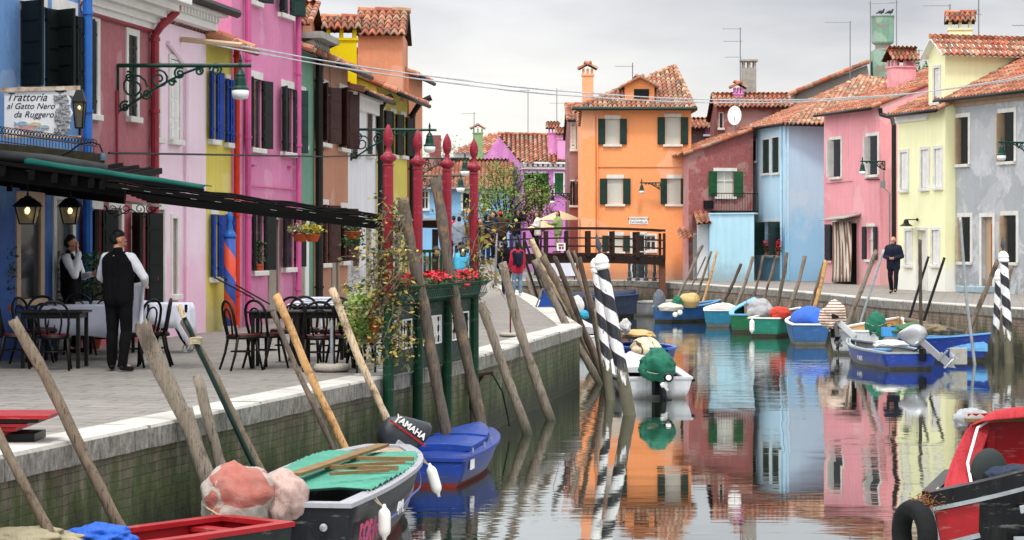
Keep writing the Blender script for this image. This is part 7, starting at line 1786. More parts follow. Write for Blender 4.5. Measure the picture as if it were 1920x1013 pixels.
# visitors
BKC=paint('coat_black','16161a',.9,.8,.2,6,.2); JN=paint('jeans_light','6f8aa8',.95,.8,.2,6,.2); JND=paint('jeans_dark','27304a',.95,.8,.2,6,.2); RSP=paint('sleeve_pink_red','b8213f',.95,.7,.15,6,.1); OLV=paint('jacket_olive','8a9a62',.95,.8,.15,6,.1); CRW=paint('top_cream','dcd5c8',.95,.8,.1,6,.1); BEI=paint('trousers_beige','b8ab95',.95,.8,.1,6,.1); GPT=paint('jacket_grey_pattern','8d98a6',.95,.8,.35,14,.1); CYN=paint('jacket_cyan','4db4d8',.95,.6,.15,6,.1); BRW=paint('boot_brown','7a4a2c',.9,.6,.2,6,.1); RDC=paint('cap_red','c4262c',.95,.7,.1,6,.1); BRC=paint('coat_brown','4a3a30',.9,.8,.2,6,.1)
def rz_(y): return max(0.,DZ*min(1,(y-75)/11.5))
person('woman in black coat with grey hood and brown boots walking away along the left quay',XY(PX(948,0,67.5)),1.62,172,BKC,JND,HBK,BRW,dict(knL=(.08,.1,.5),anL=(.08,.12,.1),toL=(.08,.26,.04),anR=(-.08,-.12,.1),toR=(-.08,.02,.035)),coat=.04,female=True,hairlen=.03,pack=None)
person('woman with pink red sleeves, dark backpack and light jeans walking away',XY(PX(970,0,67.)),1.62,195,RSP,JN,HBK,WHT,dict(anL=(.1,.08,.09),toL=(.1,.22,.035)),coat=.02,female=True,hairlen=.12,pack=NAV,vest=NAV)
vis=[('visitor in a navy jacket with dark backpack standing at the top of the ramp',911,84.5,1.78,160,NAV,JND,HBK,{},dict(pack=NAV,coat=.04)),
 ('young man in dark open jacket facing left at the start of the bridge railing',926,86.,1.76,-60,NAV,JND,HBK,dict(wrL=(.1,.25,1.15),elL=(.24,.05,1.15)),dict(coat=.03)),
 ('visitor wearing a bright red cap and brown jacket by the bridge railing',938,87.6,1.68,-150,BRC,JND,HBK,{},dict(coat=.03,cap_=RDC)),
 ('visitor in black lifting a camera with both hands on the bridge',968,88.3,1.76,120,BKC,JN,HBK,dict(elL=(.22,.26,1.36),wrL=(.08,.33,1.55),elR=(-.22,.26,1.36),wrR=(-.06,.34,1.55)),dict(coat=.02)),
 ('brown haired woman in a cream top on the bridge, facing left',1008,88.6,1.62,-80,CRW,BKC,HBR,dict(wrL=(.1,.25,1.2),elL=(.2,.02,1.14)),dict(coat=.02,female=True,hairlen=.12)),
 ('long haired woman in olive green jacket on the bridge beside the small notice',1046,88.4,1.64,-55,OLV,BEI,HBK,dict(elR=(-.3,.05,1.2),wrR=(-.5,.15,1.25)),dict(coat=.025,female=True,hairlen=.2)),
 ('visitor in a grey patterned jacket between the third and fourth red posts',861,84.0,1.74,175,GPT,JND,HBK,{},dict(coat=.04)),
 ('visitor in a pink top partly behind the third red post',851,85.4,1.66,160,RSP,JND,HBK,{},dict(coat=.01)),
 ('dark haired visitor in grey coat just left of the fourth red post',880,85.0,1.68,150,paint('coat_grey','565a60',.95,.8,.2,6,.1),JND,HBK,{},dict(coat=.03))]
vis+=[('visitor in a dark coat just left of the navy backpack, facing the camera',900,83.4,1.72,20,BKC,JND,HBK,{},dict(coat=.04)),
 ('short visitor in dark brown coat between navy backpack and young man',919,85.6,1.64,190,BRC,BKC,HBR,{},dict(coat=.04))]
for lb,px,D,hh,yw,tp,bt,hr,ps,kw in vis:
    p=XY(PX(px,0,D)); p.z=rz_(D) if D<86.7 else bz(p.x)+.04; person(lb,p,hh,yw,tp,bt,hr,SHO,ps,**kw)
person('visitor in a light cyan jacket bending beyond the geranium boxes',XY(PX(866,0,47)),1.62,-120,CYN,BKC,HBK,SHO,{},coat=.04,headtilt=25)
# ---------------------------------------------------------------- cafe furniture
CBK=paint('bentwood_black','110e0c',.8,.5,.3,8,.1); CRD=paint('seat_wine_red','4f1418',.95,.4,.2,6,.05)
def make_chair():
    t=thing('cafe_chair','x','chair',(0,0,0))
    m=MB(); m.lathe((0,0,0),[(.17,.435),(.2,.44),(.205,.455),(.18,.465),(.05,.46)],20); m.build('seat',CRD,t,smooth=True)
    m=MB(); m.lathe((0,0,0),[(.2,.4),(.215,.405),(.215,.44),(.2,.443)],20); m.build('seat_ring',CBK,t,smooth=True)
    for x,y in ((.16,.13),(-.16,.13)): m=MB(); m.tube([(x*.85,y*.9,.42),(x*1.1,y*1.2,.2),(x*1.28,y*1.5,0)],[.021,.018,.014],8); m.build('leg',CBK,t,smooth=True)
    for s in(-1,1): m=MB(); m.tube([(s*.17,-.13,.44),(s*.185,-.17,.22),(s*.2,-.24,0)],[.021,.018,.015],8); m.build('leg',CBK,t,smooth=True)
    m=MB(); P=[(-.17,-.14,.42),(-.19,-.18,.6)]+[(-.19*math.cos(a*math.pi/10),-.2-.03*math.sin(a*math.pi/10),.72+.17*math.sin(a*math.pi/10)) for a in range(11)]+[(.19,-.18,.6),(.17,-.14,.42)]; m.tube(P,.018,8); m.build('back_frame',CBK,t,smooth=True)
    m=MB(); P=[(-.07,-.165,.44),(-.1,-.19,.6)]+[(-.1*math.cos(a*math.pi/8),-.205-.02*math.sin(a*math.pi/8),.68+.11*math.sin(a*math.pi/8)) for a in range(9)]+[(.1,-.19,.6),(.07,-.165,.44)]; m.tube(P,.013,6); m.build('back_hoop',CBK,t,smooth=True)
    m=MB(); m.tube([(.14*math.cos(a/16*6.283)*1.05,.14*math.sin(a/16*6.283)-.01,.24) for a in range(17)],.009,6); m.build('stretcher',CBK,t,smooth=True)
    return t
ch0=make_chair(); used=[0]
def chair(px,D,rz,label,grp):
    p=XY(PX(px,0,D))
    if not used[0]:
        used[0]=1; ch0.location=p; ch0.rotation_euler=(0,0,R(rz)); ch0['label']=label; ch0['group']=grp; return ch0
    return dup(ch0,p,R(rz),label,grp)
GL='black bentwood chairs of the left tables'; GM='black bentwood chairs of the middle tables'
for px,D,rz,lb in ((28,29.2,-80,'black bentwood chair at the far left, turned sideways in front of the blue wall'),(62,30.4,-110,'black bentwood chair between the far left chair and the black table'),(102,28.9,8,'black bentwood chair with wine red seat seen from behind the left black table'),
   (78,31.,190,'black bentwood chair behind the left black table, nearest the blue wall'),(150,32.6,200,'black bentwood chair behind the white covered table, left hoop showing'),(192,32.7,185,'black bentwood chair behind the white covered table, beside the standing waiter'),
   (262,29.6,60,'black bentwood chair half hidden by the cloth the waiter holds'),(288,29.8,95,'black bentwood chair standing before the serving trolley')): chair(px,D,rz,lb,GL)
for px,D,rz,lb in ((455,28.9,-62,'leftmost black bentwood chair of the middle tables, with its back to the left'),(535,30.6,160,'black bentwood chair on the far side of the middle table, left one'),(500,29.3,-40,'black bentwood chair pushed under the left end of the middle table'),
   (598,28.7,6,'black bentwood chair seen from behind in front of the middle table'),(572,30.9,190,'black bentwood chair behind the middle table below the white cloths'),(628,30.5,175,'black bentwood chair behind the middle table, right of the white cloths'),
   (645,28.9,20,'black bentwood chair behind the pale stripped pole'),(668,29.8,-15,'black bentwood chair beside the ivy planter'),(690,30.8,150,'black bentwood chair under the ivy planter against the fence')): chair(px,D,rz,lb,GM)
def table(px,D,wx,wy,label,rz=0.):
    p=XY(PX(px,0,D)); t=thing('cafe_table',label,'table',p)
    m=MB(); m.ob(p+V((0,0,.735)),(wx/2,0,0),(0,wy/2,0),(0,0,.014)); m.build('tabletop',CBK,t,bevel=.006)
    m=MB(); m.ob(p+V((0,0,.685)),(wx/2-.06,0,0),(0,wy/2-.06,0),(0,0,.034)); m.build('apron',CBK,t)
    for i in(-1,1):
        for j_ in(-1,1): m=MB(); m.ob(p+V((i*(wx/2-.07),j_*(wy/2-.07),.36)),(.024,0,0),(0,.024,0),(0,0,.36)); m.build('leg',CBK,t)
    return p
table(103,29.5,.86,.7,'bare black cafe table at the left, beside the blue wall')
table(520,29.5,.72,.7,'bare black cafe table of the middle group, left one'); table(620,29.6,.78,.7,'bare black cafe table of the middle group, behind the pale stripped pole')
def clothtable(px,D,wx,wy,label,drop,lab2):
    p=table(px,D,wx-.04,wy-.04,label); m=MB(); n=60; ring=[]; 
    def pt(t,s_=1.):
        u=(t%1)*4; e=int(u); f=u-e; c=[(-1,-1),(1,-1),(1,1),(-1,1)]; a_,b_=c[e],c[(e+1)%4]; return (a_[0]+(b_[0]-a_[0])*f)*wx/2*s_,(a_[1]+(b_[1]-a_[1])*f)*wy/2*s_
    vs=[];fs=[]; rows=[(0.,.757,1.),(.0,.757,1.01),(.02,.74,1.02),(.5,0,1.05),(1.,0,1.08)]
    vs.append(p+V((0,0,.758)))
    for r_,(q_,z,s_) in enumerate(rows[1:]):
        for i in range(n):
            x,y=pt(i/n,s_); zz=z if z else .74-drop*q_-(.0 if q_<1 else .03*math.cos(i/n*8*math.pi))
            wv=.03*q_*math.sin(i*1.3+px); L=math.hypot(x,y) or 1; vs.append(p+V((x*(1+wv/L),y*(1+wv/L),zz)))
    for i in range(n): fs.append((0,1+i,1+(i+1)%n))
    for r_ in range(3):
        for i in range(n): a=1+r_*n+i; b_=1+r_*n+(i+1)%n; fs.append((a,a+n,b_+n,b_))
    m.raw(vs,fs); o=m.build('tablecloth',CLW,None,smooth=True); s_=o.modifiers.new('s','SOLIDIFY'); s_.thickness=.004; tag(o,lab2,'tablecloth')
clothtable(160,31.6,1.15,.8,'cafe table under the white cloth at the left','' or .42,'white tablecloth on the left table in front of the phoning waiter')
clothtable(205,33.6,1.0,.8,'rear cafe table under a white cloth behind the standing waiter',.3,'white tablecloth on the rear table behind the standing waiter')
m=MB(); p=PX(592,572,31.6); 
table(600,31.6,.8,.7,'cafe table behind the middle group carrying folded white cloths')
for k in range(4): m.ob(V((p.x+.02*k,p.y,.765+.03*k)),(.38-.06*k,.0,.0),(0,.25-.02*k,0),(0,0,.013))
tag(m.build('folded_linen',CLW,None,bevel=.01),'stack of folded white cloths on the table behind the middle chairs','linen stack')
hangcloth('tablecloth','white cloth hanging down from the table behind the middle chairs',PX(601,590,31.2),PX(611,590,31.2),.45,CLW,.015,fr=5)
# trolley
p=XY(PX(318,0,33.4)); t=thing('serving_trolley','small serving trolley on spoked castors beside the pale pink house','trolley',p)
m=MB(); m.ob(p+V((0,0,.66)),(.3,0,0),(0,.24,0),(0,0,.06)); m.build('drawer',CBK,t,bevel=.01)
for i in(-1,1):
    for j_ in(-1,1):
        m=MB(); m.tube([p+V((i*.16,j_*.2,.6)),p+V((i*.1,j_*.2,.42)),p+V((i*.2,j_*.2,.22)),p+V((i*.27,j_*.2,.12))],[.022,.02,.017,.015],8); lg=m.build('leg',CBK,t,smooth=True)
        c=p+V((i*.28,j_*.2,.066)); m=MB(); m.tube([c+V((.055*math.cos(a/16*6.283),0,.055*math.sin(a/16*6.283))) for a in range(17)],.01,6); m.lathe(c-V((0,.01,0)),[(.015,0),(.015,.02)],8,(0,1,0))
        for a in range(6): m.tube([c,c+V((.05*math.cos(a*1.047),0,.05*math.sin(a*1.047)))],.003,4)
        m.build('castor',PMT,lg)
m=MB(); vs=[];fs=[]; n=44
for r_,(z,s_) in enumerate(((.735,.02),(.738,1.),(.72,1.05),(.55,1.08),(.42,1.12))):
    for i in range(n):
        a=i/n*2*math.pi; x=.33*math.copysign(min(1,abs(math.cos(a))**.5),math.cos(a))*s_; y=.27*math.copysign(min(1,abs(math.sin(a))**.5),math.sin(a))*s_
        zz=z-(.12*max(0,math.cos(a+.5))**3*max(0,r_-1) if r_>1 else 0)+(.03*math.sin(i*1.7) if r_>2 else 0); q=1+.06*math.sin(i*1.3)*(r_>1); vs.append(p+V((x*q,y*q,zz)))
for r_ in range(4):
    for i in range(n): a=r_*n+i; b_=r_*n+(i+1)%n; fs.append((a,a+n,b_+n,b_))
m.raw(vs,fs); o=m.build('tablecloth',CLW,None,smooth=True); s_=o.modifiers.new('s','SOLIDIFY'); s_.thickness=.005; tag(o,'white cloth thrown over the serving trolley','tablecloth')
# stone parasol feet
CST=paint('pebble_concrete','b3aba0',1,.95,.35,60,.6,80)
for px,D,r,hh,lb,pl,pm in ((622,28.5,.235,.09,'round pebble concrete parasol foot on the kerb under the middle table',.55,PMT),(957,38.7,.2,.06,'round pebble concrete parasol foot near the right end of the fence',.36,paint('rod_rust','6b2f26',.95,.7,.3,8,.2))):
    p=XY(PX(px,0,D)); p.z=.012; t=thing('parasol_stand',lb,'parasol base',p,); m=MB(); m.lathe(p,[(r*.9,.0),(r,.02),(r*.97,hh*.75),(r*.85,hh),(.05,hh)],22); m.build('foot',CST,t,smooth=True)
    m=MB(); m.tube([p+V((0,0,hh)),p+V((0,0,hh+pl))],.022 if pl>.5 else .014,10); m.build('tube',pm,t)
# planters
TC=paint('terracotta','b5562f',.95,.8,.2,6,.2)
p=PX(699,642,28.2); t=thing('planter','tall terracotta trough with trailing ivy hung beside the first fence post','planter',V((p.x-.15,p.y,.35)))
m=MB(); zt=PX(0,565,28.2).z; zb=PX(0,642,28.2).z; m.box(p.x-.24,p.x+.055,p.y-.1,p.y+.5,zb,zt); m.box(p.x-.26,p.x+.075,p.y-.12,p.y+.52,zt-.06,zt+.0); m.build('trough',TC,t,bevel=.008)
for a in (-.2,.03): m=MB(); m.tube([(p.x+a,p.y,zb),(p.x+a,p.y,.0)],.015,6); m.build('leg',FG,t)
random.seed(21); m=MB(); c=PX(672,596,28.0)
ps=[c+V((random.gauss(0,.075),random.gauss(0,.09),random.gauss(0,.15))) for _ in range(1500)]; ps+=[c+V((random.gauss(.06,.07),random.gauss(0,.08),random.gauss(.2,.05))) for _ in range(300)]
leaves(m,ps,.05); m.build('ivy',leafmat('ivy_variegated','a8b860','5c8a3a'),t)
def hangpot(px,py,D,label,lm,fl=None,r=.13,up=.35,trail=0.):
    p=PX(px,py,D); t=thing('hanging_pot',label,'hanging plant',p,'hanging pots under the awning'); m=MB(); m.lathe(p-V((0,0,.09)),[(r*.6,0),(r*.95,.1),(r*1.05,.12),(r*.9,.125)],14); m.build('bowl',TC,t,smooth=False)
    m=MB()
    for a in range(3): m.tube([p+V((r*math.cos(a*2.1),r*math.sin(a*2.1),.03)),p+V((0,0,up))],.005,4)
    m.build('chain',BLK,t); m=MB(); ps=[p+V((random.gauss(0,r*.6),random.gauss(0,r*.6),.06+abs(random.gauss(0,.06))-trail*random.random())) for _ in range(420)]; leaves(m,ps,.05); m.build('foliage',lm,t)
    if fl: m=MB(); leaves(m,[p+V((random.gauss(0,r*.5),random.gauss(0,r*.5),.08+abs(random.gauss(0,.04)))) for _ in range(90)],.05); m.build('flowers',fl,t)
hangpot(563,443,36,'hanging terracotta bowl with sparse leaves under the awning, left one',LO,paint('petal_white','e6dfcf',1,.6,.1,9,0)); hangpot(586,443,35.6,'hanging terracotta bowl with yellow flowers under the awning',LY,paint('petal_yellow','d8b02c',1,.6,.1,9,0))
hangpot(662,438,34,'hanging pot with dark green trailing plant near the end of the awning',LD,None,.14,.3,.3); hangpot(430,398,42,'small hanging pot with red flowers above the red and blue posts',LD,GER,.1,.3)
def pot(px,D,zb,r,label,lm,hh=.6,nl=700,tw=.18,pm=TC):
    p=XY(PX(px,0,D)); p.z=zb; t=thing('potted_plant',label,'potted plant',p); m=MB(); m.lathe(p,[(r*.7,0),(r,.2),(r*1.08,.21),(r*1.08,.25),(r*.9,.25)],16); m.build('pot',pm,t); m=MB()
    for _ in range(7): m.tube([p+V((0,0,.2)),p+V((random.gauss(0,tw*.6),random.gauss(0,tw*.6),.25+hh*random.uniform(.4,.9)))],.006,4)
    m.build('stem',WD[1],t); m=MB(); leaves(m,[p+V((random.gauss(0,tw*.55),random.gauss(0,tw*.55),.28+hh*random.betavariate(2,1.6))) for _ in range(nl)],.055); m.build('foliage',lm,t)
pot(172,33.9,.02,.16,'leafy dark green potted bush between the two waiters',LD,1.2,1100,.2); pot(2,31.5,.5,.14,'dark leafy potted plant at the left picture edge',LD,.8,600,.15)
pot(482,44.2,.95,.12,'small potted bush on the magenta house window sill',LD,.45,350,.12); 
for px in (1439,1457):
    p=f1 if 0 else None
    q=XY(PX(px,0,90.3)); q.z=H-(478-HY)/F*90.3
    t=thing('flower_pot','red geranium in a pot on the light blue house sill, '+('left one' if px<1450 else 'right one'),'flower pot',q,'geranium pots on the light blue house'); m=MB(); m.lathe(q,[(.08,0),(.11,.14)],10); m.build('pot',TC,t); m=MB(); leaves(m,[q+V((random.gauss(0,.09),random.gauss(0,.07),.25+random.gauss(0,.12))) for _ in range(160)],.09); m.build('foliage',LD,t); m=MB(); leaves(m,[q+V((random.gauss(0,.08),random.gauss(-.03,.07),.38+random.gauss(0,.12))) for _ in range(60)],.1); m.build('flowers',GER,t)
# ---------------------------------------------------------------- awning and pergola
AW=paint('awning_rail_black','0e0c0b',.7,.85,.4,6,.3); TEAL=paint('canvas_teal','0a6458',.6,.75,.15,5,.15); AWG=paint('awning_hood_grey','3b3c3d',.9,.7,.3,5,.2)
t=thing('awning','black folded pergola awning with teal canvas edge reaching to the first red post','awning',(-5,29.5,2.3))
def zaw(px): return H-(398-HY+(px-455)*.137)/F*28.2
for i in range(8):
    D=28.0+i*.75; s=F/D; a=V((-6.6,D,0)); e=V((edge(27.9)+.1-.0*i,D,0)); za=2.62; ze=2.0; dzr=-.014*i
    if i==0: a=PX(200,347,D); e=PX(712,416,D)
    else: a=V((PX(200,0,28).x-.05*i,D,PX(0,347,28).z)); e=V((PX(712,0,28).x+.02*i,D,PX(0,416,28).z))
    a=a+V((0,0,dzr)); e=e+V((0,0,dzr)); m=MB(); m.bar(a,e,.07,.06); m.build('rail',AW,t)
m=MB()
for k in range(5):
    a=V((PX(200,0,28).x,28+.2*k,PX(0,347,28).z+.05)); e=V((PX(712,0,28).x,28+.2*k,PX(0,416,28).z+.045)); n=26
    m.tube([a.lerp(e,i/n)+V((0,0,.012*math.sin(i*1.1+k*2)+.01*k)) for i in range(n+1)],.014,5)
m.build('rope_bundle',AW,t)
m=MB(); 
for i in range(11):
    a=PX(200,349,28).lerp(PX(712,418,28),(i+.5)/11+random.uniform(-.03,.03)); a.y=27.955; m.ob(a+V((0,0,random.uniform(-.02,.03))),(.04,0,-.0056),(0,.004,0),(0,0,.002))
m.build('worn_edges',PMT,t)
m=MB(); a=V((edge(27.9)+.0,0,0)); m.ob(PX(716,420,28.1)+V((0,2.4,0)),(.035,0,0),(0,2.7,0),(0,0,.05)); m.build('front_beam',AW,t)
# canvas
A0=PX(45,307,28.3); A1=PX(382,354,28.3); vs=[];fs=[];n=30
for i in range(n+1):
    u=i/n; p=A0.lerp(A1,u)
    for k,(dy,dz) in enumerate(((0,0),(.02,.05+.012*math.sin(u*18)),(.2,.07+.015*math.sin(u*18+1)),(.45,.075),(.8,.08))): vs.append(p+V((0,dy,dz*(1-.3*u)+.0)))
for i in range(n):
    for k in range(4): a=i*5+k; fs.append((a,a+5,a+6,a+1))
m=MB(); m.raw(vs,fs); o=m.build('canvas',TEAL,t,smooth=True); s_=o.modifiers.new('s','SOLIDIFY'); s_.thickness=.012
m=MB(); m.bar(PX(-40,300,28.2),PX(382,358,28.2),.1,.05); m.bar(PX(225,352,28.15),PX(380,362,28.15),.02,.02); m.build('front_bar',AW,t)
m=MB()
for k in range(6): m.bar(PX(-60,318+k*4,28.3+k*.9),PX(235,358+k*3,28.3+k*.9),.1,.16)
for x in (5,60,103,140,172,193): q=PX(x,318+ (x)*.13,28.1); m.bar(q,q+V((-.3,6.5,.35)),.06,.09); m.ob(q+V((0,-.03,-.03)),(.035,0,0),(0,.03,0),(0,0,.05))
for x in (18,70,118,190): q=PX(x,345,29.5); m.ob(q,(.03,0,0),(0,.04,0),(0,0,.1))
m.build('rafter',AW,t)
m=MB(); q0=PX(-120,296,28.25); q1=PX(232,343,28.25); zz=[q0,q1,V((q1.x-1.1,36.5,q1.z+.42)),V((q0.x-2.2,36.5,q0.z+.5))]; m.prism(zz,(0,0,.03)); m.build('roof_sheet',AW,t)
# hood above: grey cover roll, tile ledge and hooped railing
m=MB(); m.tube([PX(-30,290,29.2),PX(90,300,29.2),PX(200,318,29.2)],.075,10); m.build('hood_roll',AWG,t,smooth=True)
m=MB(); m.bar(PX(-40,274,29.8),PX(182,296,29.8),.5,.12); o=m.build('ledge',paint('ledge_mossy','3d3a2c',.9,.9,.4,10,.5),t)
rl=thing('ledge_railing','low black iron railing with looped top standing on the awning ledge under the sign','railing',PX(80,285,29.6))
m=MB(); a=PX(-20,262,29.6); e=PX(182,290,29.6); m.tube([a,e],.009,5); m.tube([a+V((0,0,.11)),e+V((0,0,.11))],.009,5)
for i in range(34):
    p=a.lerp(e,i/34); m.tube([p-V((0,0,.09)),p+V((0,0,.11))],.006,4); m.tube([p+V((.04*math.cos(x/10*6.283),0,.15+.045*math.sin(x/10*6.283))) for x in range(11)],.006,4)
m.build('bars',BLK,rl)
m=MB(); g0=PX(85,308,29.3); m.tube([g0,PX(130,285,29.3),PX(150,270,29.3),PX(172,266,29.3),PX(187,272,29.3),PX(193,288,29.3)],.012,6); tt=thing('spot_lamp','small grey spotlight on a curved black arm above the teal canvas','spot lamp',g0); m.build('arm',BLK,tt)
m=MB(); m.lathe(PX(194,301,29.3),[(.045,0),(.04,.05),(.02,.1)],10,(-.1,0,1)); m.build('head',paint('lamp_grey_blue','4e6a78',.9,.5,.2,6,0),tt)
# restaurant sign
sg=thing('restaurant_sign','white painted restaurant sign with black italic lettering hung from a rusty bar','sign',PX(75,210,30.2))
a=PX(8,170,30.2); b_=PX(137,252,30.2); ux=V((1,.0,.0)); uz=V((0,0,1))
SB=paint('sign_board','dcdde0',1,.6,.08,3,.05); RUS=paint('rusty_cream','cdc3b4',1,.7,.3,9,.2,alt='9a6a48')
m=MB(); outl=[(8,171),(100,170),(112,178),(122,172),(133,186),(131,200),(136,212),(129,228),(131,243),(118,252),(8,253)]
m.prism([PX(x,y,30.2) for x,y in outl],(0,.03,0)); m.build('board',SB,sg)
m=MB(); m.bar(PX(3,169,30.2),PX(150,165,30.2),.05,.055); m.bar(PX(6,256,30.2),PX(152,257,30.2),.04,.035); m.bar(PX(150,165,30.2),PX(150,165,30.2)+V((0,0,-.01)),.01,.01); m.build('bar',RUS,sg)
for s_,x,y,sz in (('Trattoria',11,189,.15),('al Gatto Nero',12,204,.112),('da Ruggero',25,220,.118)):
    textmesh(s_,sz,BLK,'lettering',sg,PX(x,y,30.195),ux,uz,.35,.001)
random.seed(6)
m=MB()   # carved stone-like relief on the right of the board
for _ in range(80):
    x=random.uniform(102,130); y=random.uniform(178,248); e=abs(x-117)<14
    if e: q=PX(x,y,30.18); m.lump(q,(.03*random.uniform(.5,1.2),.018,.03*random.uniform(.5,1.2)),.4,2,random.random()*9,8,6)
m.build('relief',paint('relief_grey','a9aaac',1,.8,.6,26,.5),sg)
for i,(x,y,sx,sy,cl) in enumerate(((52,240,.13,.028,'c79a9e'),(42,232,.07,.03,'8fb0c8'),(66,233,.08,.025,'d8c49a'),(72,244,.07,.02,'9db8c2'),(58,246,.06,.018,'d0a0a0'),(84,238,.06,.022,'a8b8bc'))):
    m=MB(); q=PX(x,y,30.19); pts=[q+V((sx*math.cos(k/14*6.283),0,sy*math.sin(k/14*6.283))) for k in range(14)]; m.prism(pts,(0,-.004-.0013*i,0)); q2=q+V((-sx,0,0)); m.prism([q2,q2+V((-.04,0,.03)),q2+V((-.04,0,-.03))],(0,-.004-.0013*i,0)); m.build('painted_fish',paint('fish_%d'%i,cl,1,.6,.3,30,0),sg)
# lanterns
WARM=glow('bulb_warm','ffd27a',9.); 
def glassy():
    m,nt,b=newmat('lantern_glass'); q=N(nt); nt.links.new(q.mix(q.noise(q.co(),5,3),hexc('6d6248'),hexc('a89468')),b.inputs['Base Color']); b.inputs['Roughness'].default_value=.3; b.inputs['Transmission Weight'].default_value=.75; b.inputs['Alpha'].default_value=.75; return m
LG_=glassy()
def lantern(label,p,wd,hh,hang=True,grp='lit lanterns',power=1.):
    """p = centre of the glass body bottom; tapered four-sided lantern"""
    p=V(p); t=thing('lantern',label,'lantern',p,grp); r0,r1=wd*.32,wd*.5; 
    m=MB(); m.v=[]; P0=[p+V((x*r0,y*r0,0)) for x,y in((-1,-1),(1,-1),(1,1),(-1,1))]; P1=[p+V((x*r1,y*r1,hh)) for x,y in((-1,-1),(1,-1),(1,1),(-1,1))]
    for i in range(4): m.poly([P0[i],P0[(i+1)%4],P1[(i+1)%4],P1[i]])
    m.build('pane',LG_,t)
    m=MB()
    for i in range(4): m.bar(P0[i],P1[i],.016,.016); m.bar(P0[i],P0[(i+1)%4],.018,.018); m.bar(P1[i],P1[(i+1)%4],.02,.02)
    m.poly(P0[::-1]); m.build('frame',BLK,t)
    m=MB(); R1=r1*1.25; Q=[p+V((x*R1,y*R1,hh)) for x,y in((-1,-1),(1,-1),(1,1),(-1,1))]; q=[p+V((x*r1*.5,y*r1*.5,hh*1.5)) for x,y in((-1,-1),(1,-1),(1,1),(-1,1))]
    for i in range(4): m.poly([Q[i],Q[(i+1)%4],q[(i+1)%4],q[i]])
    m.poly(q); m.lathe(p+V((0,0,hh*1.5)),[(r1*.35,0),(r1*.4,hh*.08),(r1*.12,hh*.14),(r1*.1,hh*.3)],8)
    if hang: m.tube([p+V((0,0,hh*1.6)),p+V((0,0,hh*2.3))],.008,5)
    m.build('hood',BLK,t)
    m=MB(); m.lump(p+V((0,0,hh*.78)),(wd*.11,wd*.11,wd*.15),0,1,0,12,8); m.build('bulb',WARM,t,smooth=True); return t
lantern('lit black lantern hanging under the awning, left one before the blue wall',PX(52,420,29),.27,.225)
lantern('lit black lantern hanging under the awning, right one beside the rose red house',PX(132,420,29.6),.24,.225)
lt=lantern('lit wall lantern beside the restaurant sign',PX(149,240,31.),.15,.36,False)
m=MB(); q=PX(149,240,31.); m.tube([q,q-V((0,0,.1)),q+V((-.02,.3,-.12))],.014,6); m.build('bracket',BLK,lt)
# pergola beyond the fence
t=thing('pergola','dark timber pergola behind the geranium boxes with tiled eave','pergola',PX(815,560,37))
m=MB(); m.bar(PX(700,418,37),PX(838,421,37),.25,.13); m.build('beam',WOODD,t); m=MB(); m.bar(PX(816,430,37),PX(816,590,37),.1,.1,(1,0,0)); m.build('post',WOODD,t)
m=MB(); m.bar(PX(700,414,36.8),PX(838,411,36.8),.4,.03); m.build('eave_board',STONE,t)
t=thing('back_fence','green barred fence with pale panels behind the geranium boxes','fence',PX(810,560,38)); m=MB(); 
for x in (757,777,796,806,827,834): m.bar(PX(x,470,38),PX(x,585,38),.04,.04,(1,0,0))
m.bar(PX(750,471,38),PX(840,471,38),.05,.05); m.build('bars',FG,t); m=MB(); m.ob(PX(815,522,38.1),(.17,0,0),(0,.01,0),(0,0,.38)); m.ob(PX(779,522,38.1),(.12,0,0),(0,.01,0),(0,0,.38)); m.build('pale_panel',paint('panel_offwhite','b9b4a6',1,.8,.2,4,.1),t)
lantern('small lit lantern on the pergola post beyond the fence, left one',PX(818,482,36.6),.1,.12,True); lantern('small lit lantern beyond the fence beside the cyan jacket',PX(868,481,36.2),.1,.13,True); lantern('small lit lantern glowing through the creeper on the first red post',PX(761,480,34),.09,.11,True)
t=bpy.data.objects['lantern.004']; m=MB(); q=PX(868,481,36.2); m.tube([q+V((0,0,.27)),q+V((0,0,.3)),q+V((.17,.0,.32))],.01,5); m.build('bracket',BLK,t)
# A-board
p=XY(PX(1016,0,55.5)); t=thing('folding_sign','blue folding pavement board with grey framed face near the quay corner','sign',p); BB=paint('board_blue','1f4a9a',.95,.5,.2,5,.05)
m=MB(); m.prism([p+V((-.16,-.2,.01)),p+V((-.16,.3,.01)),p+V((.0,.3,.46)),p+V((.0,-.2,.46))],(.03,0,0)); m.build('front_board',paint('board_grey','7d858c',.95,.5,.3,6,.1),t)
m=MB(); m.prism([p+V((.28,-.2,.01)),p+V((.28,.3,.01)),p+V((.04,.3,.46)),p+V((.04,-.2,.46))],(.02,0,0)); m.prism([p+V((-.1,-.195,.02)),p+V((.27,-.195,.02)),p+V((.05,-.195,.42))],(0,.02,0)); m.build('rear_board',BB,t)
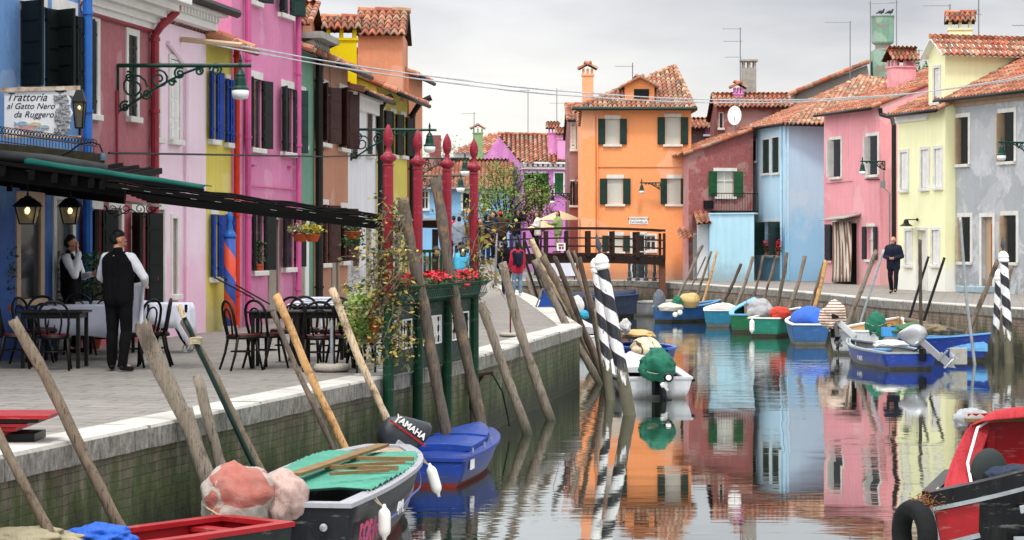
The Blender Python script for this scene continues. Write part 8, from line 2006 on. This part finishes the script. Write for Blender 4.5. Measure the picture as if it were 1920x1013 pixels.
# market table under the bridge, umbrellas beyond
p=XY(PX(1055,0,93)); t=thing('stall_table','stall table with white cloth hanging down on the far quay beneath the bridge','table',p); m=MB(); m.ob(p+V((0,0,.72)),(.55,0,0),(0,.3,0),(0,0,.02)); m.build('tabletop',CLW,t); m=MB(); m.ob(p+V((0,-.3,.45)),(.54,0,0),(0,.01,0),(0,0,.28)); m.build('cloth_front',CLW,t)
m=MB()
for s_ in(-1,1): m.tube([p+V((s_*.5,0,0)),p+V((s_*.5,0,.7))],.02,6)
m.build('trestle',BLK,t)
PARA=paint('parasol_cream','b9ab8c',1,.8,.08,4,.1)
for px,py,D,r,lb in ((1050,412,97,1.0,'cream market parasol in front of the dark red house, upper one'),(1020,430,99,.9,'cream market parasol partly hidden by the bridge, left one')):
    p=PX(px,py,D); t=thing('parasol',lb,'parasol',(p.x,p.y,0),'cream market parasols'); m=MB(); m.lathe(p,[(r,-.02),(r*.98,.0),(r*.5,.2),(.03,.38),(.02,.4)],8); m.build('canopy',PARA,t); m=MB(); m.tube([(p.x,p.y,0),(p.x,p.y,p.z+.3)],.025,6); m.build('pole',WOODB,t)
# iron canopy bracket on the rose house
t=thing('door_canopy','narrow grey door canopy on scrolled iron brackets behind the waiters','canopy',PX(250,380,33.5)); a=PX(190,374,33.5); e=PX(300,386,33.5); m=MB(); m.bar(a,e,.3,.04); m.build('board',STONE,t); m=MB()
for x in (210,235,262,285): q=PX(x,392,33.4); spiral(m,q,V((1,0,0)),V((0,0,1)),.09,x,1.4,.008); 
m.tube([PX(195,385,33.4),PX(215,408,33.4),PX(245,392,33.4)],.01,5); m.tube([PX(245,392,33.4),PX(270,408,33.4),PX(298,388,33.4)],.01,5); m.build('scroll',BLK,t)
# mooring rings / chain on the wall, water hose, timber bracket
m=MB(); c=[G(652,0) if 0 else None]; P=[PX(x,y,28.0+(720-x)*.0+ (700-x)*-.012) for x,y in ((660,735),(668,752),(682,766),(704,768))]; m.tube(P,.012,6); tag(m.build('mooring_chain',BLK,None),'short dark chain looped on the quay wall beside the pale stripped pole','chain')
m=MB(); D=33.2; m.tube([PX(x,y,D) for x,y in ((900,690),(925,705),(942,735),(952,780),(955,800))],.013,6); tag(m.build('water_hose',BLK,None,smooth=True),'black hose drooping from the fence end into the canal','hose')
m=MB(); D=31.9; m.bar(PX(838,712,D),PX(925,698,D),.3,.04); m.bar(PX(905,702,D),PX(880,740,D),.05,.06); tag(m.build('landing_board',WOODD,None),'narrow dark landing board on a strut below the geranium boxes','landing board')
# small clutter on the left quay and windows
t=thing('wall_ladder','two thin dark poles leaning against the yellow house below the blue shutters','poles',fy.p(.3,0,.4)); m=MB(); m.tube([fy.at(398,515,.1),fy.at(418,570,.9)],.015,5); m.tube([fy.at(392,520,.1),fy.at(408,560,.7)],.015,5); m.build('pole_pair',BLK,t)
